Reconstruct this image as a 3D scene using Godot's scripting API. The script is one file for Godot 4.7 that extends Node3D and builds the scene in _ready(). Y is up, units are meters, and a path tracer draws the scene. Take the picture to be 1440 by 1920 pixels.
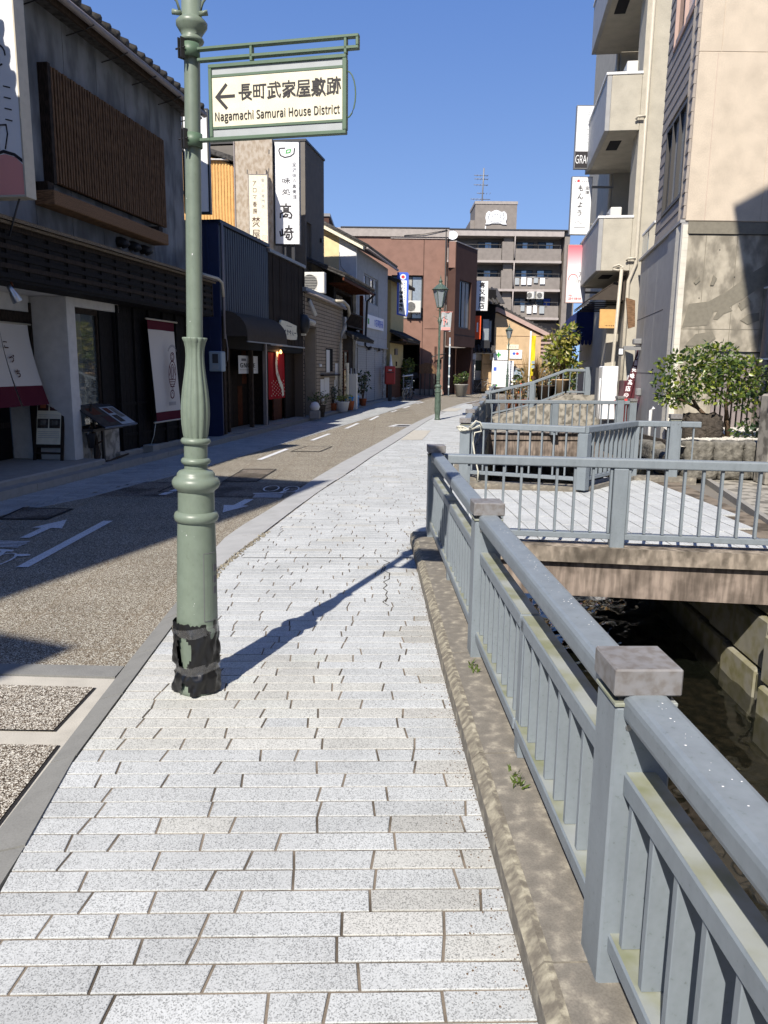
extends Node3D
# A canal-side pavement in an old town street: helpers, materials, then the place from near to far.
var M := {}
var T := {}
var R := RandomNumberGenerator.new()
var used := {}

# ---------- naming ----------
func numbered(n: String) -> String:
	if not used.has(n):
		used[n] = 0
		return n
	used[n] += 1
	return "%s_%03d" % [n, used[n]]

func tag(o: Node, label := "", category := "", group := "", kind := "") -> Node:
	if label: o.set_meta("label", label)
	if category: o.set_meta("category", category)
	if group: o.set_meta("group", group)
	if kind: o.set_meta("kind", kind)
	return o

func thing(called: String, label: String, category: String, at := Vector3.ZERO, turn := 0.0, group := "") -> Node3D:
	var o := Node3D.new()
	o.name = numbered(called)
	add_child(o)
	o.position = at
	o.rotation_degrees.y = turn
	tag(o, label, category, group)
	return o

func put(called: String, mesh: Mesh, m: Material, parent: Node, at := Transform3D()) -> MeshInstance3D:
	var o := MeshInstance3D.new()
	o.name = called
	o.mesh = mesh
	o.material_override = m
	o.transform = at
	if parent == self:
		o.name = numbered(called)
		add_child(o)
	else:
		var k := 0
		while parent.has_node(NodePath(called if k == 0 else "%s_%03d" % [called, k])): k += 1
		o.name = called if k == 0 else "%s_%03d" % [called, k]
		parent.add_child(o)
	return o

func obj(called: String, s: SurfaceTool, m: Material, parent: Node, at := Transform3D()) -> MeshInstance3D:
	s.generate_normals()
	return put(called, s.commit(), m, parent, at)

func copy_of(o: Node3D, at: Vector3, turn: float, label := "") -> Node3D:
	var c: Node3D = o.duplicate()
	c.name = numbered(String(o.name).rstrip("0123456789_"))
	add_child(c)
	c.position = at
	c.rotation_degrees.y = turn
	if label: c.set_meta("label", label)
	return c

func structure(called: String, s: SurfaceTool, m: Material, label: String) -> MeshInstance3D:
	var o := obj(called, s, m, self)
	tag(o, label, "", "", "structure")
	return o

# ---------- shapes ----------
func ST(flat := true) -> SurfaceTool:
	var s := SurfaceTool.new()
	s.begin(Mesh.PRIMITIVE_TRIANGLES)
	if flat: s.set_smooth_group(-1)
	return s

func tri(s: SurfaceTool, a: Vector3, b: Vector3, c: Vector3) -> void:
	s.add_vertex(a); s.add_vertex(b); s.add_vertex(c)

func quad(s: SurfaceTool, a: Vector3, b: Vector3, c: Vector3, d: Vector3) -> void:
	# corners clockwise as seen from the front
	tri(s, a, b, c); tri(s, a, c, d)

func hexa(s: SurfaceTool, p: Array) -> void:
	# p: bottom ring 0..3, top ring 4..7, both anticlockwise seen from above
	quad(s, p[4], p[7], p[6], p[5]); quad(s, p[0], p[1], p[2], p[3])
	for i in 4:
		var j := (i + 1) % 4
		quad(s, p[i], p[i + 4], p[j + 4], p[j])

func box(s: SurfaceTool, x0: float, x1: float, y0: float, y1: float, z0: float, z1: float, t := Transform3D()) -> void:
	var p := []
	for y in [y0, y1]:
		for c in [[x0, z1], [x1, z1], [x1, z0], [x0, z0]]:
			p.append(t * Vector3(c[0], y, c[1]))
	hexa(s, p)

func bevel(s: SurfaceTool, x0: float, x1: float, y0: float, y1: float, z0: float, z1: float, b: float, t := Transform3D()) -> void:
	var lo := Vector3(x0, y0, z0)
	var hi := Vector3(x1, y1, z1)
	var mid := (lo + hi) / 2.0
	var h := (hi - lo) / 2.0
	b = minf(b, minf(h.x, minf(h.y, h.z)) * 0.9)
	var at := func(sx: int, sy: int, sz: int, ax: int) -> Vector3:
		var v := Vector3(sx * (h.x - (0.0 if ax == 0 else b)), sy * (h.y - (0.0 if ax == 1 else b)), sz * (h.z - (0.0 if ax == 2 else b)))
		return t * (mid + v)
	var face := func(pts: Array, n: Vector3) -> void:
		var nn: Vector3 = (pts[1] - pts[0]).cross(pts[2] - pts[0])
		if nn.dot(t.basis * n) > 0.0: pts.reverse()
		for i in range(1, pts.size() - 1): tri(s, pts[0], pts[i], pts[i + 1])
	for q in [-1, 1]:
		face.call([at.call(q, -1, -1, 0), at.call(q, 1, -1, 0), at.call(q, 1, 1, 0), at.call(q, -1, 1, 0)], Vector3(q, 0, 0))
		face.call([at.call(-1, q, -1, 1), at.call(1, q, -1, 1), at.call(1, q, 1, 1), at.call(-1, q, 1, 1)], Vector3(0, q, 0))
		face.call([at.call(-1, -1, q, 2), at.call(1, -1, q, 2), at.call(1, 1, q, 2), at.call(-1, 1, q, 2)], Vector3(0, 0, q))
		for r in [-1, 1]:
			face.call([at.call(q, r, -1, 0), at.call(q, r, 1, 0), at.call(q, r, 1, 1), at.call(q, r, -1, 1)], Vector3(q, r, 0))
			face.call([at.call(q, -1, r, 0), at.call(q, 1, r, 0), at.call(q, 1, r, 2), at.call(q, -1, r, 2)], Vector3(q, 0, r))
			face.call([at.call(-1, q, r, 1), at.call(1, q, r, 1), at.call(1, q, r, 2), at.call(-1, q, r, 2)], Vector3(0, q, r))
			for w in [-1, 1]:
				face.call([at.call(q, r, w, 0), at.call(q, r, w, 1), at.call(q, r, w, 2)], Vector3(q, r, w))

func pb(root: Node, called: String, m: Material, x0: float, x1: float, y0: float, y1: float, z0: float, z1: float, b := 0.0) -> MeshInstance3D:
	var s := ST()
	if b > 0.0: bevel(s, x0, x1, y0, y1, z0, z1, b)
	else: box(s, x0, x1, y0, y1, z0, z1)
	return obj(called, s, m, root)

func wall(root: Node, called: String, m: Material, x0: float, x1: float, y0: float, y1: float, z0: float, z1: float, holes := []) -> MeshInstance3D:
	# a wall with openings [x0, x1, y0, y1]
	var xs := [x0, x1]
	var ys := [y0, y1]
	for h in holes:
		for k in 2:
			if h[k] > x0 and h[k] < x1 and not xs.has(h[k]): xs.append(h[k])
			if h[k + 2] > y0 and h[k + 2] < y1 and not ys.has(h[k + 2]): ys.append(h[k + 2])
	xs.sort(); ys.sort()
	var s := ST()
	for i in xs.size() - 1:
		for j in ys.size() - 1:
			var c := Vector2((xs[i] + xs[i + 1]) / 2.0, (ys[j] + ys[j + 1]) / 2.0)
			var open := false
			for h in holes:
				if c.x > h[0] and c.x < h[1] and c.y > h[2] and c.y < h[3]: open = true
			if not open: box(s, xs[i], xs[i + 1], ys[j], ys[j + 1], z0, z1)
	return obj(called, s, m, root)

func tube(s: SurfaceTool, pts: Array, r0: float, r1 := -1.0, n := 8, caps := true) -> void:
	if r1 < 0.0: r1 = r0
	var rings := []
	for i in pts.size():
		var d: Vector3 = ((pts[mini(i + 1, pts.size() - 1)] as Vector3) - (pts[maxi(i - 1, 0)] as Vector3)).normalized()
		var u := d.cross(Vector3.UP if absf(d.y) < 0.9 else Vector3.RIGHT).normalized()
		var v := u.cross(d)
		var r := lerpf(r0, r1, float(i) / maxf(1.0, pts.size() - 1))
		var ring := []
		for k in n:
			var a := TAU * k / n
			ring.append(pts[i] + (u * cos(a) + v * sin(a)) * r)
		rings.append(ring)
	for i in rings.size() - 1:
		for k in n:
			var j := (k + 1) % n
			quad(s, rings[i][k], rings[i + 1][k], rings[i + 1][j], rings[i][j])
	if caps:
		for k in range(1, n - 1):
			tri(s, rings[0][0], rings[0][k], rings[0][k + 1])
			tri(s, rings[-1][0], rings[-1][k + 1], rings[-1][k])

func lathe(s: SurfaceTool, prof: Array, n := 28, flute := 0.0, lobes := 8) -> void:
	# prof: Vector2(radius, height) from the bottom up; flute deepens grooves between lobes
	for i in prof.size() - 1:
		for k in n:
			var p := []
			for e in [[i, k], [i + 1, k], [i + 1, k + 1], [i, k + 1]]:
				var a: float = TAU * e[1] / n
				var q: Vector2 = prof[e[0]]
				var r := q.x * (1.0 - flute * pow(absf(cos(a * lobes / 2.0)), 6.0))
				p.append(Vector3(cos(a) * r, q.y, sin(a) * r))
			quad(s, p[0], p[1], p[2], p[3])

func prism(s: SurfaceTool, poly: PackedVector2Array, z0: float, z1: float, t := Transform3D()) -> void:
	# poly in x, y; extruded along z
	if Geometry2D.is_polygon_clockwise(poly): poly.reverse()
	var ids := Geometry2D.triangulate_polygon(poly)
	for i in range(0, ids.size(), 3):
		var a := poly[ids[i]]
		var b := poly[ids[i + 1]]
		var c := poly[ids[i + 2]]
		if (b - a).cross(c - a) > 0.0:
			var w := b; b = c; c = w
		tri(s, t * Vector3(a.x, a.y, z1), t * Vector3(b.x, b.y, z1), t * Vector3(c.x, c.y, z1))
		tri(s, t * Vector3(a.x, a.y, z0), t * Vector3(c.x, c.y, z0), t * Vector3(b.x, b.y, z0))
	for i in poly.size():
		var a := poly[i]
		var b := poly[(i + 1) % poly.size()]
		quad(s, t * Vector3(a.x, a.y, z0), t * Vector3(a.x, a.y, z1), t * Vector3(b.x, b.y, z1), t * Vector3(b.x, b.y, z0))

func V(list: Array) -> PackedVector2Array:
	var p := PackedVector2Array()
	for i in range(0, list.size(), 2): p.append(Vector2(list[i], list[i + 1]))
	return p

func sheet(s: SurfaceTool, left: Array, right: Array, y: float, d0: float, d1: float, step: float) -> void:
	# a level strip between two lines of [x, distance]
	var n := int(ceil((d1 - d0) / step))
	for i in n:
		var a := d0 + (d1 - d0) * i / n
		var b := d0 + (d1 - d0) * (i + 1) / n
		quad(s, Vector3(along(left, a), y, -a), Vector3(along(left, b), y, -b), Vector3(along(right, b), y, -b), Vector3(along(right, a), y, -a))

func along(line: Array, d: float) -> float:
	if d <= line[0][1]: return line[0][0]
	for i in line.size() - 1:
		if d <= line[i + 1][1]:
			return lerpf(line[i][0], line[i + 1][0], (d - line[i][1]) / (line[i + 1][1] - line[i][1]))
	return line[-1][0]

# ---------- lettering: brush strokes in a 100 x 100 box, y down ----------
const G := {
	"長": "28 5 28 52;28 6 82 6;28 20 76 20;28 35 76 35;4 52 96 52;28 52 28 92 54 82;46 52 62 76 95 94;86 60 64 74",
	"町": "6 15 50 15 50 80 6 80 6 15;6 47 50 47;28 15 28 80;55 14 97 14;78 14 78 90 64 86",
	"武": "18 12 52 12;4 30 96 30;62 3 66 45 78 80 92 94 96 78;76 8 90 18;34 40 34 88;14 52 14 90;34 62 54 62;4 93 58 84",
	"家": "50 2 50 14;8 32 8 16 92 16 92 32;24 32 78 32;54 32 30 48 8 58;40 44 56 66 54 90 42 96;50 58 12 76;54 70 10 94;88 42 62 58;62 54 74 74 96 88",
	"屋": "14 8 88 8 88 28 14 28;14 8 14 50 2 94;24 44 92 44;52 44 34 60 80 58;72 50 88 64;26 76 90 76;56 62 56 94;16 94 98 94",
	"敷": "6 16 54 16;30 2 30 54;12 28 48 28 48 54 12 54 12 28;12 41 48 41;40 4 50 10;2 66 58 66;28 56 20 84 4 96;24 76 46 76 42 96 32 94;70 2 58 34;66 18 98 18;88 18 76 64 54 96;66 34 78 70 98 96",
	"跡": "10 8 42 8 42 32 10 32 10 8;26 32 26 88;26 54 44 54;10 46 10 90;4 94 46 84;72 2 72 14;50 16 98 16;66 16 64 54 50 94;80 16 80 90 70 88;56 36 50 62;90 36 98 62",
	"味": "6 26 32 26 32 72 6 72 6 26;44 22 90 22;38 46 98 46;67 4 67 96;66 46 38 88;68 46 98 86",
	"処": "28 4 6 56;20 24 46 24 32 66 4 96;20 46 44 78 98 92;58 16 56 52 46 66;58 16 82 16 82 60 96 62",
	"高": "50 2 50 16;14 18 84 18;34 22 34 46 66 46 66 22;34 34 66 34;8 94 10 68 40 54 78 58 92 76 86 96 70 94;30 86 46 70 62 74 56 88 30 88",
	"崎": "20 30 22 70;4 44 10 72 40 62;40 44 38 66;44 24 92 22;70 4 68 24 48 42;72 22 88 40;44 48 100 46;48 82 56 62 72 64 68 84 48 84;86 46 92 80 78 98 60 96",
	"金": "50 2 4 38;50 2 96 38;28 38 72 38;10 60 90 60;50 38 50 92;28 70 34 84;72 70 64 84;4 94 96 94",
	"沢": "12 8 26 18;6 34 20 44;8 94 28 62;44 12 86 12 86 40 44 40;44 12 44 50 30 94;62 40 76 70 96 94",
	"の": "52 18 46 60 28 82 10 64 18 34 52 16 84 30 90 60 58 90",
	"真": "50 2 50 20;10 14 90 14;24 24 76 24 76 66 24 66 24 24;24 38 76 38;24 52 76 52;4 76 96 76;34 80 12 96;64 80 90 96",
	"骨": "24 4 24 34;24 4 76 4 76 34;40 4 40 20 76 20;6 46 6 34 94 34 94 46;26 46 26 96;26 46 76 46 76 94 66 92;26 60 76 60;26 74 76 74",
	"頂": "4 14 42 14;24 14 24 90 12 86;46 8 98 8;70 8 66 20;54 22 92 22 92 74 54 74 54 22;54 40 92 40;54 56 92 56;62 78 46 96;82 78 98 96",
	"ア": "8 12 90 12 60 44;48 30 44 66 20 94", "ロ": "14 16 86 16 86 84 14 84 14 16", "マ": "8 16 90 16 50 64;34 48 64 84",
	"香": "72 2 26 12;8 24 92 24;50 8 50 50;46 26 6 54;54 26 94 54;24 56 76 56 76 94 24 94 24 56;24 74 76 74",
	"房": "12 6 90 6;18 20 84 20 84 38 18 38;18 20 16 60 4 96;56 42 56 52;28 54 96 54;50 54 46 76 24 96;48 68 82 68 76 94 62 92",
	"焚": "4 16 46 16;26 2 26 44;24 18 4 42;28 18 44 34;54 16 98 16;76 2 76 44;74 18 54 42;78 18 98 42;50 50 48 70 8 96;50 66 92 96;26 56 18 70;78 54 68 68",
	"門": "10 6 10 94;10 6 42 6 42 38 10 38;10 22 42 22;90 6 90 92 80 90;58 6 90 6;58 6 58 38 90 38;58 22 90 22",
	"店": "50 2 50 14;10 14 94 14;12 14 10 56 2 94;54 26 54 58;54 40 84 40;30 58 84 58 84 92 30 92 30 58",
	"専": "10 12 90 12;24 24 76 24 76 50 24 50 24 24;24 37 76 37;50 2 50 62;4 62 96 62;70 54 70 92 54 90;28 72 38 82",
	"り": "28 8 24 44 34 52;68 6 72 50 40 94", "ホ": "8 26 92 26;50 4 50 92 38 88;30 46 10 78;70 46 92 78", "リ": "24 10 24 56;74 6 74 54 40 94",
	"保": "28 2 4 50;18 32 18 96;42 8 88 8 88 38 42 38 42 8;34 54 98 54;66 38 66 96;64 56 34 88;68 56 98 86",
	"険": "8 6 8 96;8 6 34 6 22 38 36 60 22 70;66 2 40 34;66 2 98 34;52 32 82 32;46 44 88 44 88 64 46 64 46 44;66 32 66 64 40 96;68 66 98 96",
	"事": "6 10 94 10;24 20 76 20 76 34 24 34 24 20;18 46 80 46 80 76;4 60 96 60;18 76 80 76;50 2 50 94 38 92",
	"務": "10 10 46 10 26 30;16 20 34 34;4 38 48 38 42 50;26 38 26 92 14 88;26 48 6 76;66 2 50 32;58 16 96 16 58 54;64 24 96 52;50 64 92 64 86 94 72 92;70 54 66 74 44 96",
	"所": "4 10 46 10;12 26 42 26 42 50 12 50;12 26 10 66 2 94;92 6 58 18;58 18 58 54 48 94;58 46 98 46;80 46 80 96",
	"又": "10 14 84 14 66 52 8 94;24 24 60 68 96 94",
	"商": "50 2 50 14;6 16 94 16;32 20 38 30;66 20 60 30;10 94 10 34 90 34 90 92 80 90;40 36 28 54;60 36 74 52;30 60 70 60 70 82 30 82 30 60",
	"も": "46 4 40 76 56 94 80 88 86 64;18 32 72 32;16 54 70 54", "ん": "52 6 8 92 36 58 52 66 58 88 76 92 94 60",
	"よ": "54 6 54 80 36 90 20 80 40 68 88 86;54 30 86 28", "う": "34 6 66 14;20 38 62 30 78 46 70 72 40 96",
	"こ": "22 16 76 14 66 24;16 62 24 84 82 84", "づ": "8 36 54 22 82 38 76 64 42 84;80 6 88 18;92 2 98 12", "ち": "14 26 86 22;48 4 30 56 64 44 84 60 76 84 40 94",
	"澤": "12 8 26 18;6 34 20 44;8 94 28 62;38 6 94 6 94 26 38 26 38 6;56 6 56 26;74 6 74 26;36 52 98 52;44 38 90 38;66 28 66 96;38 76 96 76;52 56 58 70;82 56 74 70",
	"か": "8 34 64 30 60 84 44 94;40 6 30 60 8 92;76 22 94 52", "さ": "14 30 84 24;48 4 66 54;24 60 24 84 60 94 78 88", "や": "6 46 64 24 90 40 78 62 54 60;60 4 68 18;28 20 50 96",
	"ら": "40 4 60 14;26 26 22 62 58 48 82 62 70 86 38 96", "人": "50 6 44 48 6 94;48 36 62 70 96 94", "一": "6 50 94 46",
}

func strokes(s: SurfaceTool, data: String, x: float, y: float, w: float, h: float, pen: float, z: float) -> void:
	# (x, y) is the upper left corner of the glyph in the plane of the sign, y up
	var k := 0
	for st in data.split(";"):
		var nums := st.split_floats(" ", false)
		var p := []
		for i in range(0, nums.size(), 2): p.append(Vector2(x + nums[i] / 100.0 * w, y - nums[i + 1] / 100.0 * h))
		line2(s, p, pen, z + 0.0004 * k)
		k += 1

func line2(s: SurfaceTool, p: Array, pen: float, z: float) -> void:
	var n := p.size()
	var lft := []
	var rgt := []
	var closed: bool = n > 3 and (p[0] as Vector2).distance_to(p[n - 1]) < 0.0001
	for i in n:
		var a: Vector2 = (p[i] - p[i - 1]).normalized() if i > 0 else ((p[0] - p[n - 2]).normalized() if closed else (p[1] - p[0]).normalized())
		var b: Vector2 = (p[i + 1] - p[i]).normalized() if i < n - 1 else ((p[1] - p[0]).normalized() if closed else a)
		var m := (a + b)
		if m.length() < 0.3: m = a + b * 0.3
		m = m.normalized()
		var nn := Vector2(-m.y, m.x)
		var ext := minf(1.0 / maxf(0.3, absf(nn.dot(Vector2(-a.y, a.x)))), 1.5) * pen / 2.0
		var q: Vector2 = p[i]
		if i == 0 and not closed: q -= a * pen * 0.4
		if i == n - 1 and not closed: q += a * pen * 0.4
		lft.append(q + nn * ext); rgt.append(q - nn * ext)
	for i in n - 1:
		quad(s, Vector3(lft[i].x, lft[i].y, z), Vector3(lft[i + 1].x, lft[i + 1].y, z), Vector3(rgt[i + 1].x, rgt[i + 1].y, z), Vector3(rgt[i].x, rgt[i].y, z))

func glyphs(root: Node, called: String, text: String, m: Material, x: float, y: float, w: float, h: float, pen: float, z: float, step: Vector2) -> void:
	var s := ST()
	for i in text.length():
		if G.has(text[i]): strokes(s, G[text[i]], x + step.x * i, y + step.y * i, w, h, pen, z)
	obj(called, s, m, root)

func latin(root: Node, called: String, text: String, m: Material, at: Vector3, height: float, width: float, bold := false, basis := Basis()) -> MeshInstance3D:
	var f := SystemFont.new()
	f.font_names = PackedStringArray(["Droid Sans"])
	if bold: f.font_weight = 700
	var t := TextMesh.new()
	t.font = f
	t.text = text
	t.font_size = 64
	t.pixel_size = 0.01
	t.depth = 0.01
	t.curve_step = 1.5
	t.horizontal_alignment = HORIZONTAL_ALIGNMENT_LEFT
	t.vertical_alignment = VERTICAL_ALIGNMENT_BOTTOM
	var size := t.get_aabb()
	var k := Vector3(width / maxf(size.size.x, 0.001), height / maxf(size.size.y, 0.001), 0.3)
	var o := MeshInstance3D.new()
	o.name = called
	o.mesh = t
	o.material_override = m
	root.add_child(o, true)
	o.transform = Transform3D(basis * Basis.from_scale(k), at - basis * (size.position * k))
	return o

# ---------- materials ----------
func noise(key: String, kind: int, freq: float, stops: Array, size := 512, octaves := 4, extra := "") -> NoiseTexture2D:
	if T.has(key): return T[key]
	var n := FastNoiseLite.new()
	n.noise_type = kind as FastNoiseLite.NoiseType
	n.frequency = freq
	n.seed = hash(key) % 1000
	n.fractal_octaves = octaves
	if octaves == 1: n.fractal_type = FastNoiseLite.FRACTAL_NONE
	if extra == "cell": n.cellular_return_type = FastNoiseLite.RETURN_CELL_VALUE
	if extra == "dist": n.cellular_return_type = FastNoiseLite.RETURN_DISTANCE
	var g := Gradient.new()
	var offs := PackedFloat32Array()
	var cols := PackedColorArray()
	for st in stops:
		offs.append(st[0])
		cols.append(st[1] if st[1] is Color else Color(st[1], st[1], st[1]))
	g.offsets = offs
	g.colors = cols
	var t := NoiseTexture2D.new()
	t.width = size
	t.height = size
	t.seamless = true
	t.noise = n
	t.color_ramp = g
	T[key] = t
	return t

func mat(key: String, col: Color, rough := 0.8, texture := "", scale := Vector3.ONE, bump := "", relief := 0.0, metal := 0.0, over := "", over_scale := Vector3.ONE) -> StandardMaterial3D:
	# col is the linear base colour
	var m := StandardMaterial3D.new()
	m.resource_name = key
	m.albedo_color = col.linear_to_srgb()
	m.roughness = rough
	m.metallic = metal
	if rough > 0.6: m.metallic_specular = 0.22
	m.uv1_triplanar = true
	m.uv1_world_triplanar = true
	m.uv1_scale = scale
	if texture: m.albedo_texture = T[texture]
	if bump:
		m.heightmap_enabled = true
		m.heightmap_texture = T[bump]
		m.heightmap_scale = relief
	if over:
		m.detail_enabled = true
		m.detail_blend_mode = BaseMaterial3D.BLEND_MODE_MUL
		m.detail_albedo = T[over]
		m.detail_uv_layer = BaseMaterial3D.DETAIL_UV_2
		m.uv2_triplanar = true
		m.uv2_world_triplanar = true
		m.uv2_scale = over_scale
	M[key] = m
	return m

func E3(x: float) -> Vector3: return Vector3(x, x, x)
func C(r: float, g: float, b: float) -> Color: return Color(r, g, b)

func plain(key: String, r: float, g: float, b: float, rough := 0.7, metal := 0.0) -> void:
	mat(key, Color(r, g, b), rough, "", Vector3.ONE, "", 0.0, metal)

func painted(key: String, r: float, g: float, b: float, rough := 0.55) -> void:
	# a painted or coated surface with faint wear
	mat(key, Color(r, g, b), rough, "soft", E3(0.9), "", 0.0, 0.0, "fine", E3(3.0))

func make_materials() -> void:
	var PER := FastNoiseLite.TYPE_SIMPLEX_SMOOTH
	var CEL := FastNoiseLite.TYPE_CELLULAR
	noise("soft", PER, 0.012, [[0.0, 0.9], [0.5, 0.96], [1.0, 1.0]], 512, 5)
	noise("fine", PER, 0.09, [[0.0, 0.86], [0.5, 0.95], [1.0, 1.0]], 512, 4)
	noise("blotch", PER, 0.01, [[0.0, 0.55], [0.4, 0.74], [0.55, 0.92], [1.0, 1.0]], 512, 6)
	noise("stain", PER, 0.014, [[0.0, 0.62], [0.4, 0.78], [0.6, 0.92], [1.0, 1.0]], 512, 6)
	noise("speck", CEL, 0.2, [[0.0, 0.66], [0.14, 0.78], [0.3, 0.9], [0.5, 0.96], [1.0, 1.0]], 1024, 1, "cell")
	noise("grain", PER, 0.03, [[0.0, 0.5], [0.45, 0.75], [0.6, 0.95], [1.0, 1.0]], 512, 5)
	noise("chips", CEL, 0.13, [[0.0, Color(0.36, 0.31, 0.27)], [0.3, Color(0.55, 0.49, 0.43)], [0.55, Color(0.68, 0.62, 0.55)], [0.78, Color(0.82, 0.77, 0.70)], [0.9, Color(1.0, 0.98, 0.93)]], 1024, 1, "cell")
	noise("chips_big", CEL, 0.12, [[0.0, Color(0.22, 0.2, 0.18)], [0.35, Color(0.42, 0.38, 0.34)], [0.58, Color(0.56, 0.52, 0.47)], [0.66, Color(0.86, 0.84, 0.8)], [1.0, Color(1, 1, 0.97)]], 1024, 1, "cell")
	noise("lumps", CEL, 0.13, [[0.0, 1.0], [1.0, 0.0]], 1024, 1, "dist")
	noise("ripple", PER, 0.02, [[0.0, 0.0], [1.0, 1.0]], 512, 4)
	noise("wear", PER, 0.05, [[0.0, Color(0.80, 0.80, 0.80)], [0.13, Color(0.86, 0.87, 0.85)], [0.22, Color(0.965, 0.97, 0.965)], [0.6, Color(0.985, 0.985, 0.985)], [1.0, Color(1, 1, 1)]], 1024, 5)
	noise("moss", PER, 0.008, [[0.0, Color(1, 1, 1)], [0.4, Color(0.98, 0.98, 0.95)], [0.7, Color(0.9, 0.89, 0.78)], [1.0, Color(0.8, 0.8, 0.62)]], 512, 5)
	noise("rust", PER, 0.015, [[0.0, Color(0.95, 0.95, 0.955)], [0.4, Color(0.92, 0.91, 0.905)], [0.6, Color(0.87, 0.85, 0.83)], [0.8, Color(0.81, 0.775, 0.745)], [1.0, Color(0.9, 0.88, 0.85)]], 512, 5)
	noise("lime", PER, 0.014, [[0.0, Color(0.56, 0.54, 0.51)], [0.45, Color(0.61, 0.59, 0.555)], [0.62, Color(0.65, 0.625, 0.585)], [0.8, Color(0.75, 0.725, 0.67)], [1.0, Color(0.9, 0.87, 0.79)]], 512, 6)
	noise("lime_edge", PER, 0.02, [[0.0, Color(0.58, 0.55, 0.51)], [0.42, Color(0.68, 0.65, 0.6)], [0.6, Color(0.84, 0.81, 0.73)], [0.8, Color(0.98, 0.95, 0.86)], [1.0, Color(1, 0.97, 0.88)]], 512, 6)
	noise("streak", PER, 0.03, [[0.0, Color(0.66, 0.62, 0.6)], [0.45, Color(0.8, 0.77, 0.74)], [0.62, Color(0.92, 0.88, 0.85)], [1.0, Color(1, 0.97, 0.93)]], 512, 5)
	# ground
	mat("granite", C(0.62, 0.64, 0.635), 0.75, "speck", E3(1.5), "", 0.0, 0.0, "soft", E3(0.23)).vertex_color_use_as_albedo = true
	mat("mortar", C(0.27, 0.225, 0.175), 0.95, "fine", E3(3.0), "", 0.0, 0.0, "blotch", E3(0.5))
	mat("kerb_stone", C(0.26, 0.26, 0.245), 0.85, "fine", E3(2.0), "fine", 0.15, 0.0, "soft", E3(0.9))
	mat("kerb_pale", C(0.45, 0.455, 0.45), 0.85, "fine", E3(2.0), "fine", 0.15, 0.0, "soft", E3(0.5))
	mat("asphalt", C(0.58, 0.605, 0.59), 0.9, "chips", E3(1.5), "lumps", 0.1, 0.0, "soft", E3(0.17))
	mat("asphalt_patch", C(0.45, 0.45, 0.45), 0.9, "chips", E3(1.5), "lumps", 0.08, 0.0, "blotch", E3(0.2))
	mat("aggregate", C(0.72, 0.70, 0.66), 0.75, "chips_big", E3(1.9), "lumps", 0.1)
	mat("field", C(0.24, 0.22, 0.19), 0.95, "fine", E3(1.0), "", 0.0, 0.0, "blotch", E3(0.05))
	mat("apron", C(0.56, 0.53, 0.46), 0.85, "soft", E3(0.8), "fine", 0.1, 0.0, "fine", E3(3.0))
	mat("road_paint", C(0.72, 0.73, 0.74), 0.7, "speck", E3(0.9))
	mat("iron", C(0.035, 0.033, 0.032), 0.7, "fine", E3(2.0))
	mat("bank_concrete", C(0.44, 0.41, 0.35), 0.9, "soft", E3(0.6), "fine", 0.2, 0.0, "blotch", E3(0.7))
	mat("plinth", C(0.66, 0.655, 0.64), 0.9, "lime", E3(1.6), "fine", 0.3, 0.0, "fine", E3(2.5))
	mat("lime_edge", C(0.50, 0.495, 0.475), 0.9, "lime_edge", E3(1.7), "fine", 0.4, 0.0, "fine", E3(2.5))
	mat("curb", C(0.44, 0.415, 0.37), 0.9, "streak", Vector3(0.7, 0.25, 0.7), "fine", 0.25, 0.0, "blotch", E3(0.5))
	mat("beam", C(0.40, 0.36, 0.33), 0.9, "streak", Vector3(0.9, 0.12, 0.9), "fine", 0.25, 0.0, "stain", Vector3(0.4, 0.4, 0.4))
	mat("canal_wall", C(0.33, 0.315, 0.27), 0.9, "soft", E3(0.7), "fine", 0.4, 0.0, "moss", E3(0.9))
	mat("rock", C(0.26, 0.245, 0.21), 0.9, "stain", E3(1.2), "grain", 1.4, 0.0, "fine", E3(3.0))
	mat("rock_dark", C(0.10, 0.085, 0.07), 0.9, "stain", E3(1.6), "grain", 2.0)
	mat("pebble", C(0.62, 0.59, 0.52), 0.85, "fine", E3(4.0))
	mat("bed", C(0.055, 0.042, 0.025), 0.9, "stain", E3(1.1), "", 0.0, 0.0, "grain", E3(0.4))
	# railings and lamps
	mat("rail", C(0.225, 0.26, 0.29), 0.5, "wear", E3(0.8), "", 0.0, 0.0, "soft", Vector3(1.5, 0.5, 1.5))
	mat("rail_flat", C(0.33, 0.355, 0.36), 0.6, "moss", E3(1.1), "", 0.0, 0.0, "soft", E3(1.0))
	mat("rail_cap", C(0.27, 0.27, 0.275), 0.6, "rust", E3(3.0), "", 0.0, 0.0, "soft", E3(1.2))
	mat("lamp_green", C(0.19, 0.235, 0.185), 0.4, "wear", Vector3(1.0, 0.55, 1.0), "", 0.0, 0.0, "soft", E3(1.6))
	mat("lamp_old", C(0.10, 0.15, 0.115), 0.5, "stain", Vector3(3, 1.2, 3))
	mat("sign_green", C(0.095, 0.155, 0.10), 0.5, "soft", E3(2.0))
	plain("steel", 0.45, 0.46, 0.47, 0.35, 0.9)
	plain("black_metal", 0.02, 0.02, 0.022, 0.5)
	plain("pipe_white", 0.6, 0.58, 0.52, 0.5)
	plain("wrap", 0.006, 0.006, 0.0065, 0.3)
	mat("wrap_brown", C(0.09, 0.055, 0.02), 0.35, "blotch", E3(3.0))
	var cling := StandardMaterial3D.new()
	cling.albedo_color = Color(0.85, 0.85, 0.85, 0.05)
	cling.transparency = BaseMaterial3D.TRANSPARENCY_ALPHA
	cling.roughness = 0.04
	M["cling"] = cling
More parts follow.
